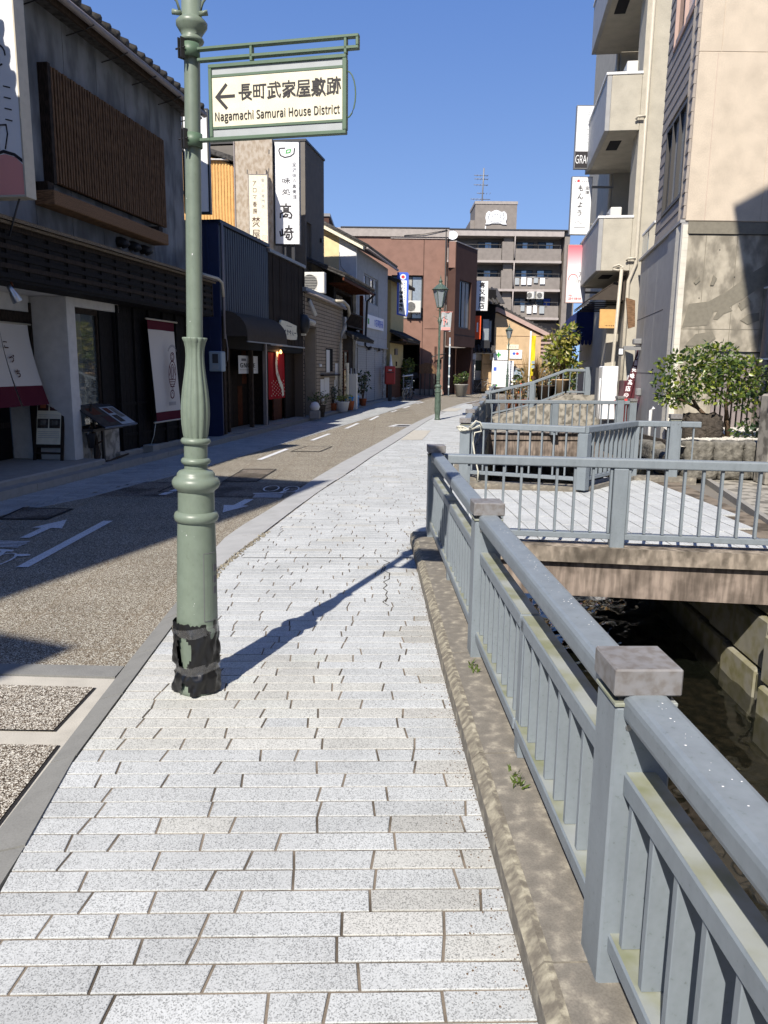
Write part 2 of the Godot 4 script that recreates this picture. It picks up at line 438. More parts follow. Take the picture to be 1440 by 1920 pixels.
	mat("cream_board", C(0.83, 0.77, 0.58), 0.55, "soft", E3(1.4))
	mat("grey_board", C(0.40, 0.43, 0.44), 0.55, "soft", E3(1.4))
	plain("ink", 0.018, 0.015, 0.018, 0.6)
	plain("ink_brown", 0.07, 0.03, 0.025, 0.7)
	plain("ink_grey", 0.16, 0.16, 0.17, 0.7)
	plain("ink_faint", 0.42, 0.4, 0.36, 0.7)
	plain("white_board", 0.80, 0.81, 0.82, 0.45)
	plain("white_matt", 0.72, 0.72, 0.71, 0.8)
	plain("pink", 0.75, 0.33, 0.30, 0.7)
	plain("red_ink", 0.6, 0.04, 0.05, 0.6)
	plain("green_ink", 0.05, 0.32, 0.06, 0.6)
	plain("blue_ink", 0.05, 0.12, 0.55, 0.6)
	# buildings
	mat("slate_panel", C(0.27, 0.285, 0.30), 0.7, "soft", Vector3(0.7, 0.3, 0.7), "fine", 0.1, 0.0, "stain", Vector3(0.3, 0.12, 0.3))
	mat("joint_dark", C(0.03, 0.03, 0.033), 0.9)
	mat("slat_wood", C(0.185, 0.108, 0.06), 0.7, "grain", Vector3(5, 0.35, 5))
	mat("beam_wood", C(0.27, 0.16, 0.09), 0.75, "grain", Vector3(0.4, 4, 4))
	mat("dark_wood", C(0.045, 0.033, 0.026), 0.7, "grain", Vector3(4, 0.4, 4))
	mat("black_wood", C(0.017, 0.016, 0.017), 0.7, "grain", Vector3(4, 0.4, 4))
	mat("old_wood", C(0.085, 0.06, 0.043), 0.85, "grain", Vector3(6, 0.35, 6), "grain", 0.3)
	mat("plank_wood", C(0.05, 0.04, 0.034), 0.9, "stain", Vector3(4, 0.25, 4), "grain", 0.3)
	mat("red_wood", C(0.16, 0.055, 0.028), 0.7, "grain", Vector3(4, 0.3, 4))
	mat("plaster", C(0.70, 0.68, 0.64), 0.9, "soft", E3(0.8), "fine", 0.1, 0.0, "fine", E3(2))
	mat("dirty_plaster", C(0.50, 0.47, 0.41), 0.9, "blotch", E3(0.8), "fine", 0.2)
	mat("tile_roof", C(0.09, 0.085, 0.08), 0.65, "blotch", E3(1.5))
	mat("eave_board", C(0.24, 0.19, 0.135), 0.8, "grain", Vector3(0.5, 3, 3))
	mat("navy_sheet", C(0.02, 0.025, 0.045), 0.5, "soft", E3(0.7))
	mat("navy_side", C(0.012, 0.022, 0.075), 0.5, "soft", E3(0.7))
	mat("awning_brown", C(0.075, 0.062, 0.052), 0.9, "soft", E3(0.8))
	mat("ochre_sheet", C(0.70, 0.42, 0.16), 0.7, "soft", E3(0.7))
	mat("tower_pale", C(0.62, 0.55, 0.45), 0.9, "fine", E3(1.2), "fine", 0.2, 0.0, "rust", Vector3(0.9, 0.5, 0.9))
	mat("tower_grey", C(0.22, 0.20, 0.175), 0.9, "fine", E3(1.2), "fine", 0.2, 0.0, "soft", E3(0.4))  # darker concrete tone for the street side of the tower
	mat("tile_beige", C(0.44, 0.365, 0.28), 0.7, "fine", E3(2), "", 0.0, 0.0, "soft", E3(0.5))
	mat("tile_joint", C(0.11, 0.09, 0.07), 0.95)
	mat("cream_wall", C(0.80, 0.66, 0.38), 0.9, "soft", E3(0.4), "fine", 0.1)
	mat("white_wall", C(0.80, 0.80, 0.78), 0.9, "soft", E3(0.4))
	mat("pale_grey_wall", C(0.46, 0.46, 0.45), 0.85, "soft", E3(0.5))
	mat("yellow_wall", C(0.55, 0.44, 0.22), 0.85, "soft", E3(0.5))
	mat("shutter", C(0.36, 0.36, 0.355), 0.6, "soft", E3(0.7))
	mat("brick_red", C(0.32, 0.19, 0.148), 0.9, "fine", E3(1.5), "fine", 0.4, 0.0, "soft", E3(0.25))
	mat("shade_brown_wing", C(0.105, 0.06, 0.048), 0.9, "fine", E3(1.5), "fine", 0.4, 0.0, "soft", E3(0.25))  # brick-red wing darkened to brown, its shade put into the colour
	mat("parapet", C(0.40, 0.36, 0.33), 0.8, "soft", E3(0.5))
	mat("flat_brown", C(0.31, 0.275, 0.245), 0.85, "soft", E3(0.3), "", 0.0, 0.0, "fine", E3(1))
	mat("flat_trim", C(0.45, 0.40, 0.37), 0.8, "soft", E3(0.3))
	mat("tan_wall", C(0.60, 0.43, 0.255), 0.85, "soft", E3(0.3))
	mat("pink_trim", C(0.50, 0.36, 0.31), 0.8, "soft", E3(0.3))
	mat("stone_wall_paint", C(0.56, 0.52, 0.43), 0.9, "fine", E3(1.0), "grain", 0.35, 0.0, "soft", E3(0.35))
	mat("peach_wall", C(0.70, 0.60, 0.475), 0.9, "fine", E3(1.0), "fine", 0.15, 0.0, "soft", E3(0.3))
	mat("raw_concrete", C(0.52, 0.47, 0.375), 0.9, "stain", Vector3(0.35, 0.2, 0.35), "fine", 0.2, 0.0, "soft", E3(0.8))
	mat("patch_mortar", C(0.235, 0.215, 0.17), 0.9, "soft", E3(1.5), "fine", 0.2)
	mat("grey_panel", C(0.35, 0.35, 0.345), 0.6, "soft", E3(0.4))
	mat("siding", C(0.36, 0.32, 0.285), 0.7, "soft", E3(0.5))
	mat("pale_tile", C(0.72, 0.68, 0.58), 0.7, "soft", E3(0.5))
	mat("pipe_beige", C(0.55, 0.50, 0.40), 0.5, "soft", E3(1))
	mat("pipe_grey", C(0.26, 0.225, 0.215), 0.5, "soft", E3(1))
	mat("bare_concrete", C(0.32, 0.305, 0.275), 0.9, "soft", E3(0.8), "fine", 0.2)
	mat("cloth_white", C(0.62, 0.58, 0.53), 0.95, "fine", E3(6))
	mat("cloth_maroon", C(0.10, 0.018, 0.03), 0.95, "fine", E3(6))
	mat("cloth_red", C(0.40, 0.02, 0.025), 0.9, "fine", E3(5))
	mat("navy_cloth", C(0.02, 0.03, 0.10), 0.9, "soft", E3(1))
	mat("glass_dark", C(0.015, 0.017, 0.02), 0.06)
	mat("glass_sky_pale", C(0.46, 0.52, 0.56), 0.15, "soft", E3(0.8), "", 0.0, 0.45)  # pale blue-grey, with the sky reflection put into the colour
	mat("curtain", C(0.55, 0.54, 0.5), 0.9, "grain", Vector3(4, 0.1, 4))
	mat("frame_dark", C(0.04, 0.037, 0.035), 0.5)
	mat("frame_grey", C(0.22, 0.22, 0.22), 0.45)
	mat("void", C(0.012, 0.011, 0.011), 0.95)  # near-black, the shade inside openings and recesses put into the colour
	plain("ac_white", 0.62, 0.61, 0.57, 0.6)
	plain("ac_dark", 0.07, 0.07, 0.07, 0.7)
	plain("orange", 0.72, 0.09, 0.015, 0.5)
	plain("post_red", 0.40, 0.025, 0.02, 0.45)
	plain("bucket_red", 0.62, 0.012, 0.01, 0.4)
	plain("maroon", 0.085, 0.012, 0.02, 0.6)
	plain("yellow", 0.75, 0.6, 0.03, 0.8)
	plain("blue_plastic", 0.03, 0.28, 0.72, 0.5)
	plain("terracotta", 0.35, 0.11, 0.05, 0.8)
	plain("rope", 0.55, 0.54, 0.46, 0.9)
	plain("meter_blue", 0.30, 0.37, 0.42, 0.5)
	# plants
	for p in [["leaf", 0.075, 0.11, 0.02], ["leaf_light", 0.19, 0.22, 0.03], ["leaf_dark", 0.022, 0.045, 0.016], ["leaf_gold", 0.30, 0.27, 0.075], ["straw", 0.33, 0.23, 0.11]]:
		var m := mat(p[0], C(p[1], p[2], p[3]), 0.35 if p[0].begins_with("leaf") else 0.8)
		m.backlight_enabled = true
		m.backlight = Color(p[1] * 1.2, p[2] * 1.2, p[3] * 0.8).linear_to_srgb()
	mat("bark", C(0.20, 0.14, 0.095), 0.9, "grain", Vector3(5, 1, 5), "grain", 0.5)

# ---------- lines of the street: [x, distance ahead of the camera] ----------
const KIN := [[-1.02, -3.0], [-1.08, 0.0], [-1.16, 2.1], [-1.26, 2.9], [-1.31, 4.7], [-1.325, 5.9], [-1.28, 6.5], [-1.20, 7.1], [-1.05, 8.4], [-0.85, 10.0], [-0.51, 12.1], [-0.21, 14.2], [0.21, 16.8], [1.28, 23.8], [2.83, 32.2], [4.06, 37.6], [6.5, 45.0], [9.5, 52.0]]
const KOUT := [[-1.22, -3.0], [-1.27, 0.0], [-1.36, 2.5], [-1.42, 4.0], [-1.46, 5.5], [-1.56, 7.0], [-1.51, 7.7], [-1.40, 8.4], [-1.24, 9.5], [-1.06, 11.3], [-0.74, 13.5], [-0.22, 16.65], [0.94, 23.8], [2.5, 32.2], [3.75, 37.6], [6.2, 45.0], [9.2, 52.0]]
const WALK_OUT := [[-6.2, -3.0], [-5.6, 2.0], [-4.26, 8.4], [-3.8, 9.5], [-3.16, 12.0], [-2.03, 18.1], [-0.41, 27.0], [1.85, 40.0], [3.2, 46.6]]
const WALK_IN := [[-6.7, -3.0], [-6.1, 2.0], [-4.67, 9.2], [-4.41, 11.05], [-3.84, 14.66], [-3.46, 17.0], [-2.42, 23.5], [-1.35, 30.5], [0.1, 40.0], [1.1, 46.4]]
const CAN_L := [[0.88, -3.0], [0.80, 1.7], [0.72, 3.9], [0.64, 6.9], [1.26, 10.7], [1.98, 15.2], [2.55, 18.9], [3.4, 24.0], [4.6, 31.0]]
const CAN_R := [[3.2, -3.0], [3.4, 6.3], [3.5, 8.0], [3.65, 10.5], [4.35, 11.8], [5.7, 18.9], [6.4, 24.0], [7.4, 31.0]]

func _ready() -> void:
	R.seed = 20
	var cam := Camera3D.new()
	cam.name = "camera"
	cam.fov = 67.28
	cam.near = 0.05
	cam.far = 900.0
	var p := deg_to_rad(10.6)
	var roll := deg_to_rad(0.7)
	var fw := Vector3(0, -sin(p), -cos(p))
	var up := Vector3(0, cos(p), -sin(p))
	var right := Vector3.RIGHT
	cam.transform = Transform3D(right * cos(roll) + up * sin(roll), up * cos(roll) - right * sin(roll), -fw, Vector3(0, 1.6, 0))
	add_child(cam)
	cam.current = true
	var sky := ProceduralSkyMaterial.new()
	sky.sky_top_color = Color(0.235, 0.37, 0.62)
	sky.sky_horizon_color = Color(0.57, 0.70, 0.865)
	sky.sky_curve = 0.17
	sky.ground_bottom_color = Color(0.32, 0.31, 0.30)
	sky.ground_horizon_color = Color(0.56, 0.62, 0.68)
	sky.sun_angle_max = 22.0
	var env := Environment.new()
	env.background_mode = Environment.BG_SKY
	env.sky = Sky.new()
	env.sky.sky_material = sky
	env.background_energy_multiplier = 1.08
	env.tonemap_mode = Environment.TONE_MAPPER_LINEAR
	env.tonemap_exposure = 1.5
	env.sdfgi_enabled = true
	env.ssao_enabled = true
	env.ssil_enabled = true
	var we := WorldEnvironment.new()
	we.name = "environment"
	we.environment = env
	add_child(we)
	var sun := DirectionalLight3D.new()
	sun.name = "sun"
	sun.light_energy = 1.5
	sun.light_color = Color(1.0, 0.97, 0.925)
	sun.light_angular_distance = 0.5
	sun.shadow_enabled = true
	add_child(sun)
	sun.look_at_from_position(Vector3.ZERO, Vector3(0.246, -0.695, -0.676))
	make_materials()
	build_ground()
	build_pavement()
	build_canal()
	build_railings()
	build_left_near()
	build_left_far()
	build_far_end()
	build_right()
	build_behind()
	build_lamps()
	build_small_things()

# ---------- ground ----------
func build_ground() -> void:
	var s := ST()
	var far_l := [[-350.0, -40.0], [-350.0, 500.0]]
	var far_r := [[350.0, -40.0], [350.0, 500.0]]
	sheet(s, far_l, KIN, -0.13, -40.0, 31.0, 2.0)
	sheet(s, CAN_R, far_r, -0.05, -40.0, 31.0, 2.0)
	sheet(s, far_l, far_r, -0.13, 31.0, 500.0, 67.0)
	structure("ground", s, M.field, "bare grey ground between and behind the buildings")
	s = ST()
	sheet(s, WALK_OUT, KOUT, -0.05, -12.0, 46.6, 0.5)
	var poly := V([3.2, 46.6, 0.5, 46.9, -3.0, 47.6, -3.0, 49.0, 4.0, 52.2, 12.0, 68.0, 40.0, 68.0, 40.0, 52.0, 9.2, 52.0, 6.2, 45.0])
	for q in Geometry2D.triangulate_polygon(poly).size() / 3:
		var ids := Geometry2D.triangulate_polygon(poly)
		var a := poly[ids[q * 3]]; var b := poly[ids[q * 3 + 1]]; var c := poly[ids[q * 3 + 2]]
		if (b - a).cross(c - a) > 0.0: tri(s, Vector3(a.x, -0.05, -a.y), Vector3(c.x, -0.05, -c.y), Vector3(b.x, -0.05, -b.y))
		else: tri(s, Vector3(a.x, -0.05, -a.y), Vector3(b.x, -0.05, -b.y), Vector3(c.x, -0.05, -c.y))
	structure("road", s, M.asphalt, "narrow two-way street of beige exposed-aggregate asphalt")
	# the smoother strip across the road
	s = ST()
	sheet(s, [[-3.75, 9.4], [-3.42, 10.9]], [[-1.33, 9.4], [-1.12, 10.9]], -0.046, 9.7, 10.95, 0.4)
	structure("road_strip", s, M.asphalt_patch, "darker smooth strip of asphalt across the road with a bicycle symbol on it")
	# kerb stones between road and pavement
	var kerb := Node3D.new()
	kerb.name = "kerb"
	add_child(kerb)
	tag(kerb, "row of sloping grey granite kerb stones along the pavement", "", "", "structure")
	var d := -2.0
	while d < 44.0:
		var ln := 0.62 if d < 14.0 else 1.2
		var e := d + ln - 0.008
		s = ST()
		var j := R.randf_range(-0.004, 0.004)
		var pts := []
		for y in [-0.16, 0.0]:
			for c in [[KOUT, d], [KIN, d], [KIN, e], [KOUT, e]]:
				var yy: float = y if y < 0.0 else (-0.034 if c[0] == KOUT else 0.004 + j)
				pts.append(Vector3(along(c[0], c[1]) - (0.006 if c[0] == KIN else 0.0), yy, -c[1]))
		hexa(s, pts)
		obj("kerb_stone", s, M.kerb_stone if d < 6.0 else M.kerb_pale, kerb)
		d += ln
	# left walkway flags, flush with the road
	s = ST()
	sheet(s, WALK_IN, WALK_OUT, -0.056, -12.0, 46.4, 0.5)
	structure("left_pavement", s, M.mortar, "flush strip of small granite setts along the shop fronts")
	s = ST()
	d = 6.0
	while d < 40.0:
		var x := along(WALK_IN, d) + 0.02
		var end := along(WALK_OUT, d) - 0.06
		while x < end - 0.05:
			var w := minf(R.randf_range(0.18, 0.34), end - x)
			s.set_color(Color.WHITE * R.randf_range(0.68, 0.86))
			paver(s, [Vector3(x, 0, -d), Vector3(x + w - 0.008, 0, -d), Vector3(x + w - 0.008, 0, -d - 0.092), Vector3(x, 0, -d - 0.092)], -0.046, false)
			x += w
		s.set_color(Color.WHITE * 0.72)
		paver(s, [Vector3(end + 0.005, 0, -d), Vector3(end + 0.12, 0, -d), Vector3(end + 0.12 + 0.025, 0, -d - 0.098), Vector3(end + 0.005, 0, -d - 0.098)], -0.046, false)
		d += 0.1
	tag(obj("walkway_setts", s, M.granite, self), "shaded rows of small grey setts in front of the shops", "", "", "stuff")
	# raised kerb in front of the shop fronts
	var edge := Node3D.new()
	edge.name = "shop_kerb"
	add_child(edge)
	tag(edge, "low weathered concrete kerb along the foot of the shop fronts", "", "", "structure")
	d = 4.0
	while d < 46.0:
		var e := d + 0.99
		s = ST()
		var pts := []
		for y in [-0.14, 0.05]:
			for c in [[0.0, d], [0.0, e], [-0.28, e], [-0.28, d]]:
				pts.append(Vector3(along(WALK_IN, c[1]) + c[0], y + (0.012 if y > 0.0 and int(d) % 3 == 0 else 0.0), -c[1]))
		pts = [pts[3], pts[0], pts[1], pts[2], pts[7], pts[4], pts[5], pts[6]]
		hexa(s, pts)
		obj("kerb_piece", s, M.bare_concrete, edge)
		d += 1.0
	s = ST()
	var back := []
	for q in WALK_IN: back.append([q[0] - 3.0, q[1]])
	var front := []
	for q in WALK_IN: front.append([q[0] - 0.28, q[1]])
	sheet(s, back, front, 0.02, 4.0, 46.0, 1.0)
	structure("shop_forecourt", s, M.bare_concrete, "narrow concrete strip under the shop fronts")
	road_marks()

func flat_poly(s: SurfaceTool, pts: Array, y: float) -> void:
	var poly := V(pts)
	var ids := Geometry2D.triangulate_polygon(poly)
	for i in range(0, ids.size(), 3):
		var a := poly[ids[i]]; var b := poly[ids[i + 1]]; var c := poly[ids[i + 2]]
		if (b - a).cross(c - a) > 0.0:
			var w := b; b = c; c = w
		tri(s, Vector3(a.x, y, -a.y), Vector3(b.x, y, -b.y), Vector3(c.x, y, -c.y))

func mark(label: String, parts: Array, group := "") -> void:
	var s := ST()
	var k := 0
	for pts in parts:
		flat_poly(s, pts, -0.042 + 0.0007 * k)
		k += 1
	tag(obj("road_marking", s, M.road_paint, self), label, "road marking", group)

func ring_pts(x: float, d: float, rx: float, rd: float, t: float) -> Array:
	var a := []
	for k in 21: a += [x + rx * cos(TAU * k / 20.0), d + rd * sin(TAU * k / 20.0)]
	for k in range(20, -1, -1): a += [x + (rx - t) * cos(TAU * k / 20.0), d + (rd - t) * sin(TAU * k / 20.0)]
	return a

func ring_quads(s: SurfaceTool, x: float, d: float, rx: float, rd: float, t: float, y: float) -> void:
	for k in 20:
		var a := TAU * k / 20.0
		var b := TAU * (k + 1) / 20.0
		flat_poly(s, [x + rx * cos(a), d + rd * sin(a), x + rx * cos(b), d + rd * sin(b), x + (rx - t) * cos(b), d + (rd - t) * sin(b), x + (rx - t) * cos(a), d + (rd - t) * sin(a)], y)

func road_marks() -> void:
	var dashes := [[-2.965, 6.12, -2.95, 8.07], [-2.87, 9.8, -2.55, 11.5], [-2.25, 13.72, -1.99, 15.64], [-1.67, 17.55, -1.40, 19.4], [-1.07, 21.16, -0.81, 23.27], [-0.48, 24.72, -0.23, 26.97], [0.22, 29.45, 0.45, 30.6], [0.75, 32.43, 1.1, 34.5], [1.5, 36.9, 1.9, 38.6]]
	var where := ["nearest white dash on the road, beside the arrow pointing away", "white dash on the road half hidden behind the green lamp post", "white dash just beyond the second shadow tip on the road", "white dash in full sun beside the small drain frame", "white dash level with the red noren doorway", "white dash beside the sunken white-edged drain", "short white dash in front of the beige tiled house", "white dash level with the roller shutter", "farthest white dash before the red post box"]
	for i in dashes.size():
		var q: Array = dashes[i]
		mark(where[i], [[q[0] - 0.05, q[1], q[0] + 0.05, q[1], q[2] + 0.05, q[3], q[2] - 0.05, q[3]]], "white centre dashes on the road")
	mark("white arrow on the road pointing away from the viewer, in shade at the left", [[-3.41, 8.11, -3.59, 7.68, -3.49, 7.67, -3.49, 7.2, -3.40, 7.2, -3.39, 7.67, -3.27, 7.65]])
	mark("white arrow on the road pointing towards the viewer, right of the green lamp post", [[-1.84, 8.63, -1.93, 9.12, -1.81, 9.11, -1.75, 9.53, -1.64, 9.54, -1.70, 9.09, -1.62, 9.08]])
	for b in [[-3.42, 6.62, 1.0, "white bicycle and rider symbol cut by the left edge of the picture"], [-1.42, 10.12, -1.0, "white bicycle and rider symbol on the dark road strip right of the lamp post"]]:
		var s := ST()
		var k: float = b[2]
		ring_quads(s, b[0] - 0.13, b[1] - 0.32 * k, 0.11, 0.26, 0.022, -0.0418)
		ring_quads(s, b[0] + 0.15, b[1] - 0.28 * k, 0.11, 0.26, 0.022, -0.0414)
		flat_poly(s, [b[0] - 0.30, b[1] + 0.10 * k, b[0] + 0.12, b[1] + 0.02 * k, b[0] + 0.12, b[1] + 0.08 * k, b[0] - 0.30, b[1] + 0.17 * k], -0.041)
		flat_poly(s, [b[0] + 0.02, b[1] + 0.04 * k, b[0] + 0.10, b[1] - 0.30 * k, b[0] + 0.13, b[1] - 0.30 * k, b[0] + 0.07, b[1] + 0.04 * k], -0.0406)
		for h in 5:
			var dd: float = b[1] + (0.20 + h * 0.055) * k
			flat_poly(s, [b[0] - 0.26, dd, b[0] + 0.10, dd - 0.02 * k, b[0] + 0.10, dd + 0.01 * k, b[0] - 0.26, dd + 0.03 * k], -0.0410)
		var dot := []
		for a in 14: dot += [b[0] + 0.27 + 0.07 * cos(TAU * a / 14.0), b[1] - 0.10 * k + 0.045 * sin(TAU * a / 14.0)]
		flat_poly(s, dot, -0.041)
		tag(obj("road_marking", s, M.road_paint, self), b[3], "road marking")
	# manhole covers and drain frames: a thin dark frame round a filled lid
	for f in [[[-4.16, 8.08, -3.61, 8.11, -3.58, 8.75, -4.2, 8.8], "asphalt-filled manhole lid in the shade beside the shop kerb at the left", M.asphalt_patch],
		[[-2.35, 11.0, -1.85, 11.05, -1.75, 12.45, -2.3, 12.45], "dark rectangular manhole lid on the shaded road just beyond the lamp post", M.asphalt_patch],
		[[-1.87, 15.15, -1.27, 15.2, -1.1, 16.25, -1.67, 16.24], "small asphalt-filled lid in the sun right of a white dash", M.asphalt],
		[[0.1, 29.8, 0.7, 29.9, 0.95, 30.9, 0.35, 30.8], "small dark-edged lid far up the road", M.asphalt],
		[[-3.0, 10.0, -2.55, 10.05, -2.5, 10.75, -2.95, 10.7], "dark iron lid on the road strip left of the lamp post", M.asphalt_patch]]:
		var o := thing("manhole_lid", f[1], "manhole cover")
		var poly := V(f[0])
		var s := ST()
		var mid := Vector2.ZERO
		for q in poly: mid += q / 4.0
		for i in 4:
			var a := poly[i]; var b := poly[(i + 1) % 4]
			var a2 := a + (mid - a).normalized() * 0.06
			var b2 := b + (mid - b).normalized() * 0.06
			flat_poly(s, [a.x, a.y, b.x, b.y, b2.x, b2.y, a2.x, a2.y], -0.0415)
		obj("frame", s, M.iron, o)
		s = ST()
		var inner := []
		for q in poly:
			var qq := q + (mid - q).normalized() * 0.06
			inner += [qq.x, qq.y]
		flat_poly(s, inner, -0.0445)
		obj("lid", s, f[2], o)
	var dr := thing("road_drain", "sunken road drain with white edging by the far kerb", "drain")
	var s2 := ST()
	flat_poly(s2, [0.08, 22.1, 0.75, 22.1, 1.0, 22.95, 0.32, 22.95], -0.0425)
	obj("edging", s2, M.road_paint, dr)
	s2 = ST()
	flat_poly(s2, [0.25, 22.2, 0.68, 22.2, 0.85, 22.7, 0.40, 22.7], -0.0405)
	obj("opening", s2, M.iron, dr)
	# concrete apron with a big aggregate-filled lid, near left
	var ap := thing("concrete_apron", "pale concrete apron framing two aggregate-filled lids beside the kerb", "manhole cover")
	s2 = ST()
	flat_poly(s2, [-1.36, 2.4, -1.42, 3.86, -4.2, 3.98, -4.2, 2.3], -0.045)
	obj("concrete", s2, M.apron, ap)
	for k in 3:
		var x0 := -1.425 - k * 0.95
		s2 = ST()
		var pts := []
		for y in [-0.12, -0.036]:
			for c in [[x0 - 0.94, 3.885 + 0.025 * k + 0.02], [x0, 3.87 + 0.025 * k], [x0, 4.02 + 0.025 * k], [x0 - 0.94, 4.04 + 0.025 * k]]:
				pts.append(Vector3(c[0], y, -c[1]))
		hexa(s2, pts)
		obj("edge_stone", s2, M.kerb_stone, ap)
	for q in [[[-1.475, 3.735, -1.48, 3.25, -3.2, 3.27, -3.2, 3.8], "farther"], [[-1.405, 3.12, -1.37, 2.42, -3.2, 2.35, -3.2, 3.14], "nearer"]]:
		s2 = ST()
		flat_poly(s2, q[0], -0.0405)
		obj("lid_rim", s2, M.iron, ap)
		s2 = ST()
		var poly := V(q[0])
		var mid := (poly[0] + poly[1] + poly[2] + poly[3]) / 4.0
		var inner := []
		for e in poly:
			var w := e + (mid - e).normalized() * 0.012
			inner += [w.x, w.y]
		flat_poly(s2, inner, -0.036)
		obj("lid", s2, M.aggregate, ap)

# ---------- the granite pavement ----------
func paver(s: SurfaceTool, c: Array, y: float, bevelled := true) -> void:
	# c: near left, near right, far right, far left; the top lies at y
	var b := 0.0016
	var lo := y - 0.03
	if not bevelled:
		var p := []
		for q in c: p.append(Vector3(q.x, lo, q.z))
		for q in c: p.append(Vector3(q.x, y, q.z))
		quad(s, p[4], p[7], p[6], p[5])
		for i in 4:
			var j := (i + 1) % 4
			quad(s, p[i], p[i + 4], p[j + 4], p[j])
		return
	var mid := Vector3.ZERO
	for q in c: mid += q / 4.0
	var rings := [[], [], []]
	for q in c:
		rings[0].append(Vector3(q.x, lo, q.z))
		rings[1].append(Vector3(q.x, y - b, q.z))
		rings[2].append(Vector3(q.x + b * signf(mid.x - q.x), y, q.z + b * signf(mid.z - q.z)))
	quad(s, rings[2][0], rings[2][3], rings[2][2], rings[2][1])
	for k in 2:
		for i in 4:
			var j := (i + 1) % 4
			quad(s, rings[k][i], rings[k + 1][i], rings[k + 1][j], rings[k][j])

func build_pavement() -> void:
	var s := ST()
	sheet(s, KIN, CAN_L, -0.0042, -6.0, 31.0, 0.5)
	var wide := [[9.5, 31.0], [12.0, 52.0]]
	sheet(s, KIN, wide, -0.0042, 31.0, 50.0, 0.5)
	var walk := structure("pavement", s, M.mortar, "broad pavement of pale granite setts between road and canal")
	var edge := [[0.43, -3.0], [0.42, 1.6], [0.36, 4.4], [0.31, 6.75], [0.44, 6.95], [0.98, 10.45], [0.92, 10.7], [1.62, 15.2], [2.05, 18.3], [2.6, 22.0], [3.2, 25.8], [4.0, 31.5], [6.5, 40.0]]
	var rest := ST()
	var count := 0
	var d := 0.75
	var row := 0
	var tilt := 0.03
	while d < 36.0:
		var x := along(KIN, d + 0.05) + 0.004
		var slant := R.randf_range(-0.007, 0.007)
		var first := true
		while true:
			var far := along(edge, d + 0.05)
			if x > far - 0.03: break
			var w: float = [0.15, 0.2, 0.26, 0.3, 0.34, 0.4, 0.4][R.randi_range(0, 6)]
			if first: w *= R.randf_range(0.4, 1.0)
			var x1 := minf(x + w, far)
			if far - x1 < 0.07: x1 = far
			var nxt := (R.randf_range(0.002, 0.006) if (slant < 0.0) else R.randf_range(-0.006, -0.001))
			if x1 >= far: nxt = 0.0
			var g := 0.0085
			var a0 := 0.0 if first else slant
			var sh := along(KIN, d + 0.1) - along(KIN, d) if first else 0.0
			var c := [Vector3(x - a0, 0, -(d + tilt * x)), Vector3(x1 - g - nxt, 0, -(d + tilt * x1)), Vector3(x1 - g + nxt, 0, -(d + 0.0925 + tilt * x1)), Vector3(x + a0 + sh, 0, -(d + 0.0925 + tilt * x))]
			var tone := R.randf_range(0.86, 1.0)
			var warm := R.randf()
			var col := Color(tone, tone, tone)
			# the strip round the lamp foot was relaid in warmer setts
			if d > 3.05 and d < 4.15 and x < -0.42 + R.randf_range(-0.15, 0.25): col = Color(1.03, 1.0, 0.945) * tone
			elif warm > 0.96: col = Color(1.0, 0.97, 0.92) * tone
			if x1 > far - 0.12 and R.randf() < 0.25: col = Color(0.9, 0.87, 0.82) * tone
			var lift := R.randf_range(-0.001, 0.001)
			if count < 300 and d > 0.9:
				var one := ST()
				one.set_color(col)
				paver(one, c, lift)
				obj("paver", one, M.granite, walk)
				count += 1
			else:
				rest.set_color(col)
				paver(rest, c, lift, d < 9.0)
			if x1 >= far: break
			x = x1
			slant = nxt
			first = false
		d += 0.1
		row += 1
	tag(obj("far_pavers", rest, M.granite, walk), "", "", "", "stuff")
	# two pale tactile or service slabs far up the pavement
	for q in [[[0.35, 17.4, 0.85, 17.5, 1.2, 20.2, 0.75, 20.2], "pale smooth slab set into the pavement before the second lamp post"], [[2.1, 29.5, 2.7, 29.6, 3.2, 32.0, 2.6, 32.0], "pale slab in the pavement beyond the second lamp post"]]:
		var sl := ST()
		flat_poly(sl, q[0], 0.006)
		tag(obj("pavement_slab", sl, M.apron, self), q[1], "paving slab")

